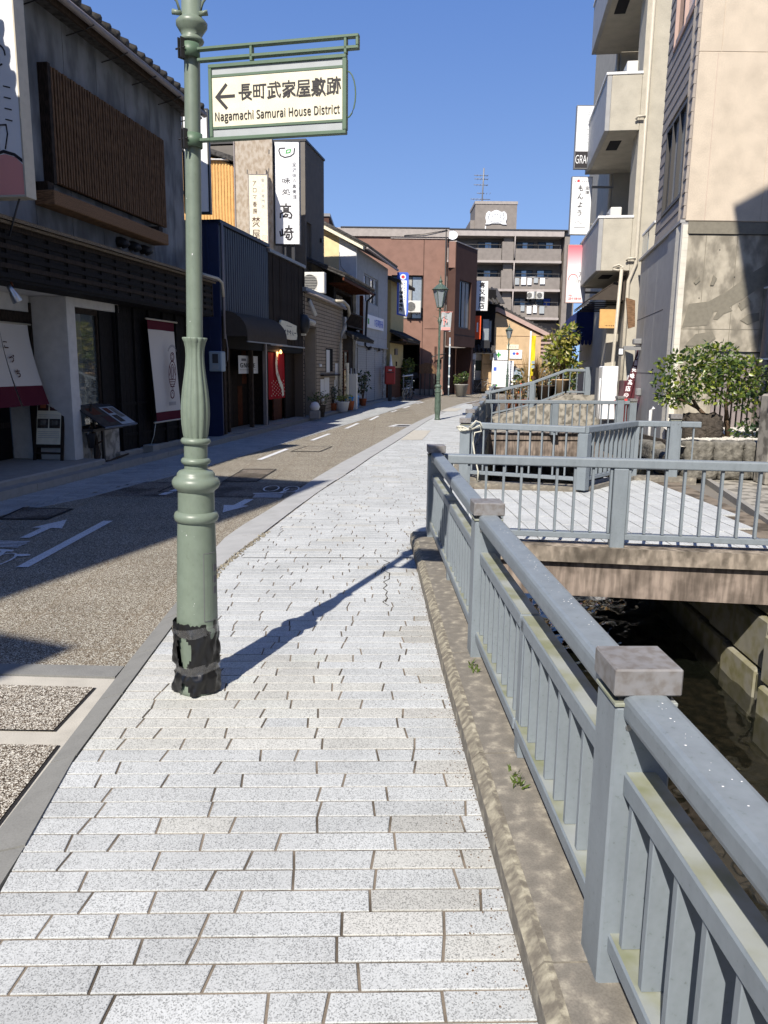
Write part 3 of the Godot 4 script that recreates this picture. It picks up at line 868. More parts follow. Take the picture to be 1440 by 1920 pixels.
# ---------- canal, bridges ----------
func build_canal() -> void:
	var s := ST()
	for side in [CAN_L, CAN_R]:
		for i in 34:
			var a := -3.0 + i
			var q := [Vector3(along(side, a), -1.75, -a), Vector3(along(side, a), -0.02, -a), Vector3(along(side, a + 1), -0.02, -a - 1), Vector3(along(side, a + 1), -1.75, -a - 1)]
			if side == CAN_R: q.reverse()
			if side == CAN_R and a < 10.0:
				for k in 4: q[k].x += 0.12
			quad(s, q[0], q[1], q[2], q[3])
	structure("canal_walls", s, M.canal_wall, "stained stone side walls of the small canal")
	s = ST()
	sheet(s, CAN_L, [[3.8, -3.0], [3.8, 8.0], [4.0, 10.5], [4.8, 11.8], [6.0, 18.9], [7.6, 31.0]], -1.62, -3.0, 31.0, 1.0)
	structure("canal_bed", s, M.bed, "brown pebbly bed of the canal")
	# water: a rippled sheet
	var fn := FastNoiseLite.new()
	fn.seed = 4
	fn.noise_type = FastNoiseLite.TYPE_SIMPLEX_SMOOTH
	fn.frequency = 1.6
	fn.fractal_octaves = 4
	s = ST(false)
	var wave := func(x: float, d: float) -> Vector3:
		var q := 0.5 * fn.get_noise_2d(x * 2.2, d) + 0.3 * fn.get_noise_2d(x * 4.0 + 9.0, d * 3.4)
		return Vector3(x, -1.3 + 0.055 * q, -d)
	var dd := 0.0
	while dd < 31.0:
		var st := 0.06 if dd < 9.5 else 0.5
		var nx := 56 if dd < 9.5 else 8
		for k in nx:
			var l0 := along(CAN_L, dd); var r0 := along(CAN_R, dd) + 0.2
			var l1 := along(CAN_L, dd + st); var r1 := along(CAN_R, dd + st) + 0.2
			var a: Vector3 = wave.call(lerpf(l0, r0, float(k) / nx), dd)
			var b: Vector3 = wave.call(lerpf(l1, r1, float(k) / nx), dd + st)
			var c: Vector3 = wave.call(lerpf(l1, r1, float(k + 1) / nx), dd + st)
			var e: Vector3 = wave.call(lerpf(l0, r0, float(k + 1) / nx), dd)
			quad(s, a, b, c, e)
		dd += st
	var wm := StandardMaterial3D.new()
	wm.resource_name = "water"
	wm.albedo_color = Color(0.075, 0.085, 0.065, 0.5)
	wm.transparency = BaseMaterial3D.TRANSPARENCY_ALPHA
	wm.roughness = 0.06
	s.index()
	structure("water", s, wm, "shallow dark brown rippling canal water")
	# right bank: blocks of the canal wall by the first bridge
	var bank := thing("canal_block_wall", "mossy stone block wall of the canal on its right bank", "wall")
	for row in 3:
		var d := 1.6 + 0.35 * (row % 2)
		while d < 10.2:
			var ln := R.randf_range(0.62, 0.95)
			s = ST()
			var y0 := -1.5 + row * 0.48
			var xo := 0.03 * row + R.randf_range(0.0, 0.03)
			bevel(s, 0, 0.35, y0, y0 + 0.465, -ln + 0.012, 0, 0.018, Transform3D(Basis(Vector3.UP, -0.03), Vector3(along(CAN_R, d) + xo - 0.06, 0, -d)))
			obj("stone_block", s, M.canal_wall, bank)
			d += ln
	var pl := thing("bank_planter", "stepped concrete block with weeds on the right canal bank", "planter")
	pb(pl, "block", M.canal_wall, 3.30, 3.8, -1.05, -0.62, -6.35, -4.2, 0.02)
	pb(pl, "lower_block", M.canal_wall, 3.26, 3.8, -1.6, -1.062, -6.3, -4.2, 0.02)
	s = ST(false)
	for i in 60:
		var at := Vector3(R.randf_range(3.34, 3.5), -0.62, -R.randf_range(4.6, 6.3))
		leaf(s, at, Vector3(R.randf_range(-1, 1), R.randf_range(0.4, 1.4), R.randf_range(-1, 1)), 0.09, 0.02)
	tag(obj("weeds", s, M.leaf, pl), "", "", "", "stuff")
	# bridge 1
	first_bridge()
	# bridge 2
	var b2 := thing("canal_bridge", "second footbridge over the canal with a stained concrete beam", "bridge")
	s = ST()
	for q in [[-0.62, -0.11, 0.04, 1], [-0.105, 0.06, 0.0, 0]]:
		var pts := []
		for y in [q[0], q[1]]:
			for c in [[2.35, 18.95 + q[2]], [6.3, 19.35 + q[2]], [6.3, 19.65 + q[2]], [2.35, 19.25 + q[2]]]: pts.append(Vector3(c[0], y, -c[1]))
		hexa(s, pts)
	obj("beam", s, M.beam, b2)
	s = ST()
	var pts2 := []
	for y in [-0.62, -0.012]:
		for c in [[2.3, 19.3], [6.6, 19.7], [7.0, 23.4], [3.1, 23.4]]: pts2.append(Vector3(c[0], y, -c[1]))
	hexa(s, pts2)
	obj("deck", s, M.bank_concrete, b2)

func first_bridge() -> void:
	var b := thing("canal_bridge", "near footbridge over the canal paved with pale slabs, its concrete edge beam stained brown", "bridge")
	var line := func(x: float) -> float: return 6.93 - 0.13 * (x - 0.5)
	for q in [["edge_curb", -0.085, 0.055, 0.0, 0.26], ["beam", -0.41, -0.088, 0.06, 0.3]]:
		var s := ST()
		var pts := []
		for y in [q[1], q[2]]:
			for c in [[0.5, q[3]], [5.6, q[3]], [5.6, q[4]], [0.5, q[4]]]: pts.append(Vector3(c[0], y, -(line.call(c[0]) + c[1] - 0.1)))
		hexa(s, pts)
		obj(q[0], s, M.beam if q[0] == "beam" else M.curb, b)
	var s := ST()
	var pts := []
	for y in [-0.40, -0.016]:
		for c in [[0.55, 7.05], [4.1, 6.6], [4.4, 11.7], [2.7, 10.35]]: pts.append(Vector3(c[0], y, -c[1]))
	hexa(s, pts)
	obj("deck", s, M.mortar, b)
	s = ST()
	pts = []
	for y in [-0.40, -0.017]:
		for c in [[0.56, 7.06], [2.71, 10.34], [2.6, 10.4], [1.05, 10.72]]: pts.append(Vector3(c[0], y, -c[1]))
	hexa(s, pts)
	obj("deck", s, M.mortar, b)
	# slabs, long side along the crossing of the street
	var n := 0
	for i in 18:
		var x := 0.48 + i * 0.2
		var d: float = line.call(x) + 0.16 - R.randf_range(0.0, 0.3)
		while d < 11.9:
			var d0 := maxf(d, line.call(x + 0.1) + 0.17)
			var far := 10.5 - 0.12 * x if x < 2.6 else 10.2 + (x - 2.6) * 1.15
			if x + 0.1 > 3.55: far = 11.7
			var left := 0.46 + (d0 - 6.95) * 0.155
			var e := minf(d + 0.4, far)
			if e - d0 > 0.05 and x > left - 0.12 and x + 0.19 < 3.95 + (d0 - 7.9) * 0.2:
				var one := ST()
				var sk := -0.035 * (d0 - 8.0)
				var sk1 := -0.035 * (e - 8.0)
				one.set_color(Color.WHITE * R.randf_range(0.92, 1.06))
				var xl := maxf(x, left)
				paver(one, [Vector3(xl + sk, 0, -d0), Vector3(x + 0.188 + sk, 0, -d0), Vector3(x + 0.188 + sk1, 0, -e + 0.012), Vector3(maxf(x, left) + sk1, 0, -e + 0.012)], R.randf_range(-0.002, 0.002))
				obj("paver", one, M.granite, b)
				n += 1
			d += 0.4
	# far kerb of the bridge below the second railing
	s = ST()
	var run := [Vector2(0.92, 10.62), Vector2(2.72, 10.22), Vector2(3.72, 11.36), Vector2(4.62, 11.30)]
	for i in 3:
		var a: Vector2 = run[i]; var c: Vector2 = run[i + 1]
		var nrm := Vector2(-(c - a).y, (c - a).x).normalized() * 0.26
		pts = []
		for y in [-0.4 if i < 2 else -0.05, 0.055]:
			for q in [a, c, c + nrm, a + nrm]: pts.append(Vector3(q.x, y, -q.y))
		hexa(s, pts)
	obj("far_curb", s, M.plinth, b)
	# right bank path
	s = ST()
	flat_poly(s, [3.75, 3.0, 3.92, 6.5, 4.12, 7.9, 4.85, 11.45, 9.0, 11.2, 9.0, 3.0], 0.012)
	structure("bank_path", s, M.bank_concrete, "pale concrete path on the right bank at the end of the bridge")
	s = ST()
	for q in [[3.98, 6.5, 4.10, 7.9], [4.10, 7.9, 4.82, 11.5]]:
		pts = []
		for y in [-0.05, 0.035]:
			for c in [[q[0], q[1]], [q[0] + 0.07, q[1]], [q[2] + 0.07, q[3]], [q[2], q[3]]]: pts.append(Vector3(c[0], y, -c[1]))
		hexa(s, pts)
	structure("path_edging", s, M.bare_concrete, "narrow raised edging between bridge slabs and concrete path")

func leaf(s: SurfaceTool, at: Vector3, dir: Vector3, ln: float, w: float) -> void:
	dir = dir.normalized()
	var side := dir.cross(Vector3(R.randf_range(-1, 1), R.randf_range(-1, 1), R.randf_range(-1, 1))).normalized() * w
	var up := side.cross(dir).normalized() * w * 0.35
	var m := at + dir * ln * 0.45
	tri(s, at, m + side + up, m); tri(s, m, m + side + up, at + dir * ln)
	tri(s, at, m, m - side + up); tri(s, m, at + dir * ln, m - side + up)

# ---------- railings ----------
func rail_mesh(ln: float, w: float, h: float, r: float) -> ArrayMesh:
	# a rounded bar along +x, its top at y = 0
	var s := ST()
	var poly := PackedVector2Array()
	for c in [[-1, -1, 180], [1, -1, 270], [1, 1, 0], [-1, 1, 90]]:
		for k in 4:
			var a := deg_to_rad(c[2] + 30.0 * k)
			poly.append(Vector2(c[0] * (w / 2 - r) + r * cos(a), -h / 2 + c[1] * (h / 2 - r) + r * sin(a)))
	prism(s, poly, 0.0, ln, Transform3D(Basis(Vector3(0, 0, -1), Vector3(0, 1, 0), Vector3(1, 0, 0)), Vector3.ZERO))
	s.generate_normals()
	return s.commit()

func box_mesh(x0: float, x1: float, y0: float, y1: float, z0: float, z1: float, b := 0.004) -> ArrayMesh:
	var s := ST()
	bevel(s, x0, x1, y0, y1, z0, z1, b)
	s.generate_normals()
	return s.commit()

func weathered(ln: float, w: float) -> MeshInstance3D:
	# the flat upper face of a rail, dulled by algae
	var o := MeshInstance3D.new()
	o.name = "weathered_top"
	o.mesh = box_mesh(0.002, ln - 0.002, 0.0, 0.0015, -w / 2, w / 2, 0.0005)
	o.material_override = M.rail_flat
	return o

func railing_post(root: Node3D, at: Vector3, yaw: Basis, w: float, top: float, cap: bool) -> void:
	var body := put("post", box_mesh(-w / 2, w / 2, 0.0, top - (0.095 if cap else 0.0), -w / 2, w / 2, 0.006), M.rail, root, Transform3D(yaw, at))
	if cap:
		put("collar", box_mesh(-w / 2 - 0.004, w / 2 + 0.004, top - 0.094, top - 0.084, -w / 2 - 0.004, w / 2 + 0.004, 0.002), M.rail_flat, body)
		put("neck", box_mesh(-w / 2 + 0.008, w / 2 - 0.008, top - 0.0835, top - 0.0665, -w / 2 + 0.008, w / 2 - 0.008, 0.002), M.black_metal, body)  # near-black, for the dark gap under the cap
		put("cap", box_mesh(-w / 2 - 0.009, w / 2 + 0.009, top - 0.066, top, -w / 2 - 0.009, w / 2 + 0.009, 0.004), M.rail_cap, body)
		for q in [-0.038, 0.034]:
			var s := ST()
			var sc := []
			for k in 8: sc += [0.008 * cos(TAU * k / 8), 0.008 * sin(TAU * k / 8)]
			prism(s, V(sc), 0.0, 0.003, Transform3D(Basis(), Vector3(q, top - 0.145, w / 2)))
			obj("screw", s, M.steel, body)

func railing(called: String, label: String, group: String, pts: Array, kind: String, posts: Array, gap: float) -> Node3D:
	# pts: [x, base height, distance]; posts: [index, width, top, cap]
	var o := Vector3(pts[0][0], 0, -pts[0][2])
	var root := thing(called, label, "railing", o, 0.0, group)
	var low := 0.10 if kind == "street" else 0.08
	for q in posts:
		var p := Vector3(pts[q[0]][0], pts[q[0]][1], -pts[q[0]][2]) - o
		var nb: Array = pts[q[0] + 1] if q[0] + 1 < pts.size() else pts[q[0] - 1]
		var dir := Vector3(nb[0] - pts[q[0]][0], 0, -nb[2] + pts[q[0]][2]).normalized() * (1.0 if q[0] + 1 < pts.size() else -1.0)
		var b := Basis(dir.cross(Vector3.UP), Vector3.UP, -dir) if kind == "street" else Basis(dir, Vector3.UP, dir.cross(Vector3.UP))
		railing_post(root, p, b, q[1], q[2], q[3])
	var slat: ArrayMesh = box_mesh(-0.011, 0.011, 0.242, 0.611, -0.036, 0.036, 0.002) if kind == "street" else box_mesh(-0.011, 0.011, low + 0.095, 0.765, -0.024, 0.024, 0.002)
	for i in pts.size() - 1:
		var a := Vector3(pts[i][0], pts[i][1], -pts[i][2]) - o
		var c := Vector3(pts[i + 1][0], pts[i + 1][1], -pts[i + 1][2]) - o
		var full := a.distance_to(c)
		var dir := (c - a) / full
		var flat := Vector3(dir.x, 0, dir.z).normalized()
		var bas := Basis(dir, Vector3.UP, flat.cross(Vector3.UP))
		if kind == "street":
			var t := 0.064
			put("handrail", rail_mesh(full - 2 * t, 0.104, 0.072, 0.02), M.rail, root, Transform3D(bas, a + dir * t + Vector3(0, 0.868, 0)))
			var half := full / 2.0
			var mids := 2 if full < 3.3 else 3
			var part := full / mids
			for m in mids:
				var x0 := a + dir * (part * m + (t if m == 0 else 0.02))
				var ln := part - (t if m == 0 else 0.02) - (t if m == mids - 1 else 0.0)
				put("middle_rail", box_mesh(0, ln, -0.058, 0.0, -0.04, 0.04, 0.005), M.rail, root, Transform3D(bas, x0 + Vector3(0, 0.67, 0))).add_child(weathered(ln, 0.07))
				put("bottom_rail", box_mesh(0, ln, -0.05, 0.0, -0.05, 0.05, 0.005), M.rail, root, Transform3D(bas, x0 + Vector3(0, 0.24, 0))).add_child(weathered(ln, 0.09))
				var n := int(ln / gap)
				for k in n:
					put("slat", slat, M.rail, root, Transform3D(bas, x0 + dir * (ln * (k + 0.6) / n)))
				if m > 0:
					put("support_leg", box_mesh(-0.035, 0.035, low, 0.66, -0.04, 0.04, 0.004), M.rail, root, Transform3D(bas, a + dir * (part * m - 0.01)))
		else:
			put("top_rail", rail_mesh(full, 0.10, 0.085, 0.014), M.rail, root, Transform3D(bas, a + Vector3(0, 0.845, 0)))
			put("bottom_rail", box_mesh(0.03, full - 0.03, low + 0.04, low + 0.09, -0.03, 0.03, 0.004), M.rail, root, Transform3D(bas, a))
			var n := int(full / gap)
			for k in n:
				put("baluster", slat, M.rail, root, Transform3D(Basis(flat, Vector3.UP, flat.cross(Vector3.UP)), a + dir * (full * (k + 0.5) / n)))
	return root

func plinth(line: Array, label: String) -> void:
	var root := Node3D.new()
	root.name = numbered("canal_kerb")
	add_child(root)
	tag(root, label, "", "", "structure")
	for i in line.size() - 1:
		var a := Vector2(line[i][0], line[i][1])
		var c := Vector2(line[i + 1][0], line[i + 1][1])
		var n := int(ceil(a.distance_to(c) / 1.9))
		for k in n:
			var p := a.lerp(c, float(k) / n)
			var q := a.lerp(c, (k + 1.0) / n)
			var dir := (q - p).normalized()
			var r := Vector2(dir.y, -dir.x)
			var s := ST()
			var rows := []
			for e in [p + dir * 0.004, q - dir * 0.004]:
				var ring := []
				for w in [[-0.215, -0.2], [-0.212, 0.07], [-0.182, 0.1], [0.155, 0.105], [0.175, 0.085], [0.18, -0.55]]:
					var v: Vector2 = e + r * w[0]
					ring.append(Vector3(v.x, w[1], -v.y))
				rows.append(ring)
			for j in 5: quad(s, rows[0][j], rows[1][j], rows[1][j + 1], rows[0][j + 1])
			for e in 2:
				for j in range(1, 5): tri(s, rows[e][0], rows[e][j + 1 - e], rows[e][j + e])
			var kb := obj("kerb_block", s, M.plinth, root)
			s = ST()
			quad(s, rows[0][1] + Vector3(0, 0.002, 0), rows[1][1] + Vector3(0, 0.002, 0), rows[1][2] + Vector3(0, 0.003, 0), rows[0][2] + Vector3(0, 0.003, 0))
			var wv := Vector3(r.x, 0.1, -r.y) * 0.02
			quad(s, rows[0][2] + Vector3(0, 0.003, 0), rows[1][2] + Vector3(0, 0.003, 0), rows[1][2] + wv, rows[0][2] + wv)
			obj("lime_crust", s, M.lime_edge, kb)

func build_railings() -> void:
	plinth([[0.70, -2.0], [0.61, 1.74], [0.535, 3.93], [0.46, 7.05]], "raised concrete kerb with white lime stains under the near railing")
	railing("street_railing", "nearest blue-grey metal railing between pavement and canal, with three capped posts", "blue-grey railings along the canal", [[0.70, 0.0, -0.46], [0.61, 0.0, 1.74], [0.535, 0.0, 3.93], [0.46, 0.0, 6.87]], "street", [[0, 0.14, 0.93, true], [1, 0.14, 0.93, true], [2, 0.14, 0.93, true], [3, 0.14, 0.93, true]], 0.118)
	var line := [[1.12, 10.78], [1.45, 13.2], [1.84, 15.7], [2.30, 18.4], [2.76, 21.7], [3.41, 25.7], [4.27, 31.5], [5.1, 36.5]]
	plinth(line, "raised concrete kerb under the far stretch of street railing")
	var pts := []
	var posts := []
	for i in line.size():
		pts.append([line[i][0], 0.0, line[i][1]])
		posts.append([i, 0.14, 0.93, true])
	railing("street_railing", "far blue-grey street railing whose capped posts run up the street beyond the bridge", "blue-grey railings along the canal", pts, "street", posts, 0.16)
	railing("bridge_railing", "blue-grey railing on the near edge of the first bridge, above the stained beam", "blue-grey railings across the canal", [[0.53, 0.0, 6.93], [2.08, 0.0, 6.73], [3.78, 0.0, 6.51], [5.5, 0.0, 6.29]], "cross", [[1, 0.125, 0.758, false], [2, 0.125, 0.758, false]], 0.152)
	railing("bridge_railing", "blue-grey railing with two bends on the first bridge's far edge, rope at its left", "blue-grey railings across the canal", [[1.15, 0.03, 10.78], [2.64, 0.03, 10.16], [3.74, 0.03, 11.52], [4.30, 0.03, 11.47], [4.66, 0.03, 11.42]], "cross", [[1, 0.13, 0.755, false], [2, 0.1, 0.755, false], [3, 0.15, 0.95, true]], 0.15)
	railing("bridge_railing", "blue-grey railing across the canal on the second bridge, in front of the red bucket", "blue-grey railings across the canal", [[2.32, 0.03, 18.85], [4.15, 0.03, 19.0], [5.78, 0.03, 19.15], [6.1, 0.03, 19.18]], "cross", [[1, 0.16, 0.755, false], [2, 0.17, 0.96, true], [3, 0.17, 0.9, true]], 0.17)
	railing("ramp_railing", "blue-grey railing climbing to the right above a low concrete wall beside planted pots", "blue-grey railings across the canal", [[3.15, 0.08, 24.0], [4.5, 0.40, 24.0], [5.55, 0.80, 24.0], [6.2, 0.80, 24.0]], "cross", [[0, 0.15, 0.85, false], [1, 0.15, 0.80, false], [3, 0.18, 0.90, false]], 0.2)
	var w := thing("ramp_wall", "low sloping concrete wall under the far climbing railing", "wall")
	var s := ST()
	prism(s, V([3.1, -1.6, 6.9, -1.6, 6.9, 0.86, 5.55, 0.86, 4.5, 0.46, 3.1, 0.10]), -24.5, -23.9)
	obj("concrete", s, M.bank_concrete, w)
	# rope on the left end of the far bridge railing
	s = ST(false)
	var coil := []
	for k in 60:
		var a := TAU * k / 15.0
		coil.append(Vector3(1.12 + 0.105 * cos(a) * (1.0 + 0.1 * sin(k * 1.7)), 0.775 + 0.02 * sin(k * 0.9) + 0.03 * (k / 60.0), -10.78 + 0.11 * sin(a) * (1.0 + 0.12 * sin(k * 2.3))))
	tube(s, coil, 0.012, 0.012, 6)
	tube(s, [Vector3(1.2, 0.78, -10.66), Vector3(1.30, 0.84, -10.62), Vector3(1.33, 0.76, -10.62), Vector3(1.24, 0.74, -10.64), Vector3(1.22, 0.6, -10.64), Vector3(1.25, 0.4, -10.62), Vector3(1.30, 0.2, -10.6), Vector3(1.29, 0.06, -10.58)], 0.013, 0.011, 6)
	tube(s, [Vector3(1.16, 0.80, -10.66), Vector3(1.25, 0.90, -10.64), Vector3(1.31, 0.88, -10.64), Vector3(1.34, 0.80, -10.64)], 0.012, 0.012, 6)
	tag(obj("rope", s, M.rope, self), "pale rope wound round the railing post at the far end of the first bridge", "rope")
	# tufts of moss and grass at the railing foot
	for q in [[0.37, 4.3, "tuft of weeds between pavement and kerb below the second railing post"], [0.5, 2.63, "small moss cushion at the foot of the short railing leg"], [0.47, 3.7, "moss at the foot of the second railing post"], [0.29, 6.3, "dry grass in the joint below the third railing post"]]:
		s = ST()
		for k in 26: leaf(s, Vector3(q[0] + R.randf_range(-0.02, 0.02), 0.0 if q[0] < 0.45 else 0.1, -q[1] + R.randf_range(-0.07, 0.07)), Vector3(R.randf_range(-1, 1), R.randf_range(0.3, 1.2), R.randf_range(-1, 1)), R.randf_range(0.02, 0.045), 0.005)
		tag(obj("weeds", s, M.leaf, self), q[2], "weeds", "", "")

# ---------- street lamps ----------
func make_lamp(m: Material, old: bool) -> Node3D:
	var o := Node3D.new()
	o.name = numbered("street_lamp")
	add_child(o)
	var part := func(called: String, prof: Array, flute := 0.0, lobes := 8) -> MeshInstance3D:
		var s := ST(false)
		var p := []
		for i in range(0, prof.size(), 2): p.append(Vector2(prof[i] * 0.965, prof[i + 1]))
		lathe(s, p, 32 if flute == 0.0 else 64, flute, lobes)
		return obj(called, s, m, o)
	part.call("base", [0.0, 0.0, 0.098, 0.0, 0.098, 0.03, 0.09, 0.05, 0.076, 0.08, 0.088, 0.2, 0.098, 0.27, 0.104, 0.30, 0.104, 0.335, 0.1, 0.35])
	part.call("lower_column", [0.103, 0.345, 0.102, 0.40, 0.096, 0.74, 0.0925, 0.868])
	part.call("lower_ring", [0.092, 0.862, 0.103, 0.868, 0.109, 0.883, 0.109, 0.893, 0.103, 0.908, 0.09, 0.914])
	part.call("drum", [0.0895, 0.910, 0.0885, 1.015])
	part.call("upper_ring", [0.088, 1.008, 0.092, 1.016, 0.108, 1.028, 0.1165, 1.045, 0.1165, 1.06, 0.106, 1.076, 0.093, 1.083, 0.092, 1.095, 0.082, 1.108, 0.062, 1.114, 0.056, 1.118])
	part.call("neck", [0.0565, 1.112, 0.0565, 1.262])
	for y in [1.155, 1.25]:
		part.call("neck_ring", [0.056, y - 0.016, 0.066, y - 0.013, 0.0715, y - 0.003, 0.0715, y + 0.004, 0.066, y + 0.013, 0.056, y + 0.016])
	part.call("fluted_baluster", [0.056, 1.263, 0.061, 1.285, 0.067, 1.33, 0.0695, 1.385, 0.068, 1.43, 0.062, 1.49, 0.053, 1.55, 0.046, 1.605, 0.0435, 1.645, 0.0455, 1.68, 0.052, 1.708, 0.0595, 1.722, 0.058, 1.728, 0.04, 1.722], 0.1, 12)
	part.call("shaft", [0.0385, 1.70, 0.0365, 2.3, 0.035, 2.975])
	part.call("upper_flange", [0.034, 2.965, 0.05, 2.972, 0.054, 2.98, 0.05, 2.988, 0.042, 2.996, 0.052, 3.012, 0.068, 3.035, 0.069, 3.05, 0.058, 3.062, 0.045, 3.07, 0.044, 3.16, 0.034, 3.17])
	part.call("upper_shaft", [0.034, 3.16, 0.03, 3.36, 0.045, 3.375, 0.045, 3.40, 0.028, 3.42, 0.028, 3.46])
	var s := ST(false)
	for q in [-1.0, 1.0]:
		tube(s, [Vector3(q * 0.04, 3.07, 0.02), Vector3(q * 0.055, 3.12, 0.03), Vector3(q * 0.10, 3.165, 0.05), Vector3(q * 0.22, 3.20, 0.1)], 0.006, 0.005, 8)
		tube(s, [Vector3(q * 0.04, 3.36, 0), Vector3(q * 0.12, 3.40, 0), Vector3(q * 0.11, 3.47, 0)], 0.007, 0.006, 8)
		tube(s, [Vector3(q * 0.04, 3.075, 0.03), Vector3(q * 0.075, 3.08, 0.03)], 0.01, 0.012, 8)
	obj("bracket_arm", s, m, o)
	# lantern: four tapered panes in a frame
	var lan := part.call("lantern_base", [0.0, 3.455, 0.10, 3.455, 0.11, 3.47, 0.10, 3.485, 0.0, 3.49]) as MeshInstance3D
	for k in 6:
		var a0 := TAU * k / 6.0
		var a1 := TAU * (k + 1) / 6.0
		var lo0 := Vector3(cos(a0) * 0.10, 3.487, sin(a0) * 0.10); var lo1 := Vector3(cos(a1) * 0.10, 3.487, sin(a1) * 0.10)
		var hi0 := Vector3(cos(a0) * 0.225, 3.99, sin(a0) * 0.225); var hi1 := Vector3(cos(a1) * 0.225, 3.99, sin(a1) * 0.225)
		s = ST()
		quad(s, lo0 * 1.0, hi0, hi1, lo1)
		obj("pane", s, M.glass_sky_pale, lan)
		s = ST()
		tube(s, [lo0, hi0], 0.011, 0.013, 6)
		tube(s, [hi0, hi1], 0.013, 0.013, 6)
		obj("bar", s, m, lan)
	part.call("lantern_roof", [0.0, 3.985, 0.27, 3.99, 0.275, 4.005, 0.24, 4.02, 0.12, 4.13, 0.07, 4.155, 0.075, 4.17, 0.06, 4.18])
	part.call("finial", [0.06, 4.175, 0.04, 4.20, 0.055, 4.23, 0.062, 4.25, 0.045, 4.275, 0.02, 4.29, 0.026, 4.31, 0.012, 4.33, 0.02, 4.36, 0.008, 4.39, 0.004, 4.44])
	if not old:
		var d := ST()
		var pts := []
		# the service door is a curved plate a little proud of the column
		for k in 7:
			var a := deg_to_rad(57.0 - k * 9.0)
			pts.append([Vector3(cos(a) * 0.1005, 0.385, sin(a) * 0.1005), Vector3(cos(a) * 0.0955, 0.72, sin(a) * 0.0955)])
		for k in 6: quad(d, pts[k + 1][0], pts[k + 1][1], pts[k][1], pts[k][0])
		var door := obj("service_door", d, m, o)
		d = ST()
		for e in [0, 6]: tube(d, [pts[e][0], pts[e][1]], 0.0014, 0.0014, 6)
		for e in 2: tube(d, pts.map(func(v: Array) -> Vector3: return v[e]), 0.0014, 0.0014, 6)
		obj("door_gap", d, M.ink_grey, door)
		d = ST()
		for k in 3: box(d, -0.012, 0.012, 0.515 + k * 0.055, 0.55 + k * 0.055, 0.0985, 0.0995, Transform3D(Basis(Vector3.UP, deg_to_rad(72)), Vector3.ZERO))
		obj("sticker", d, M.ink_grey, o)
	return o

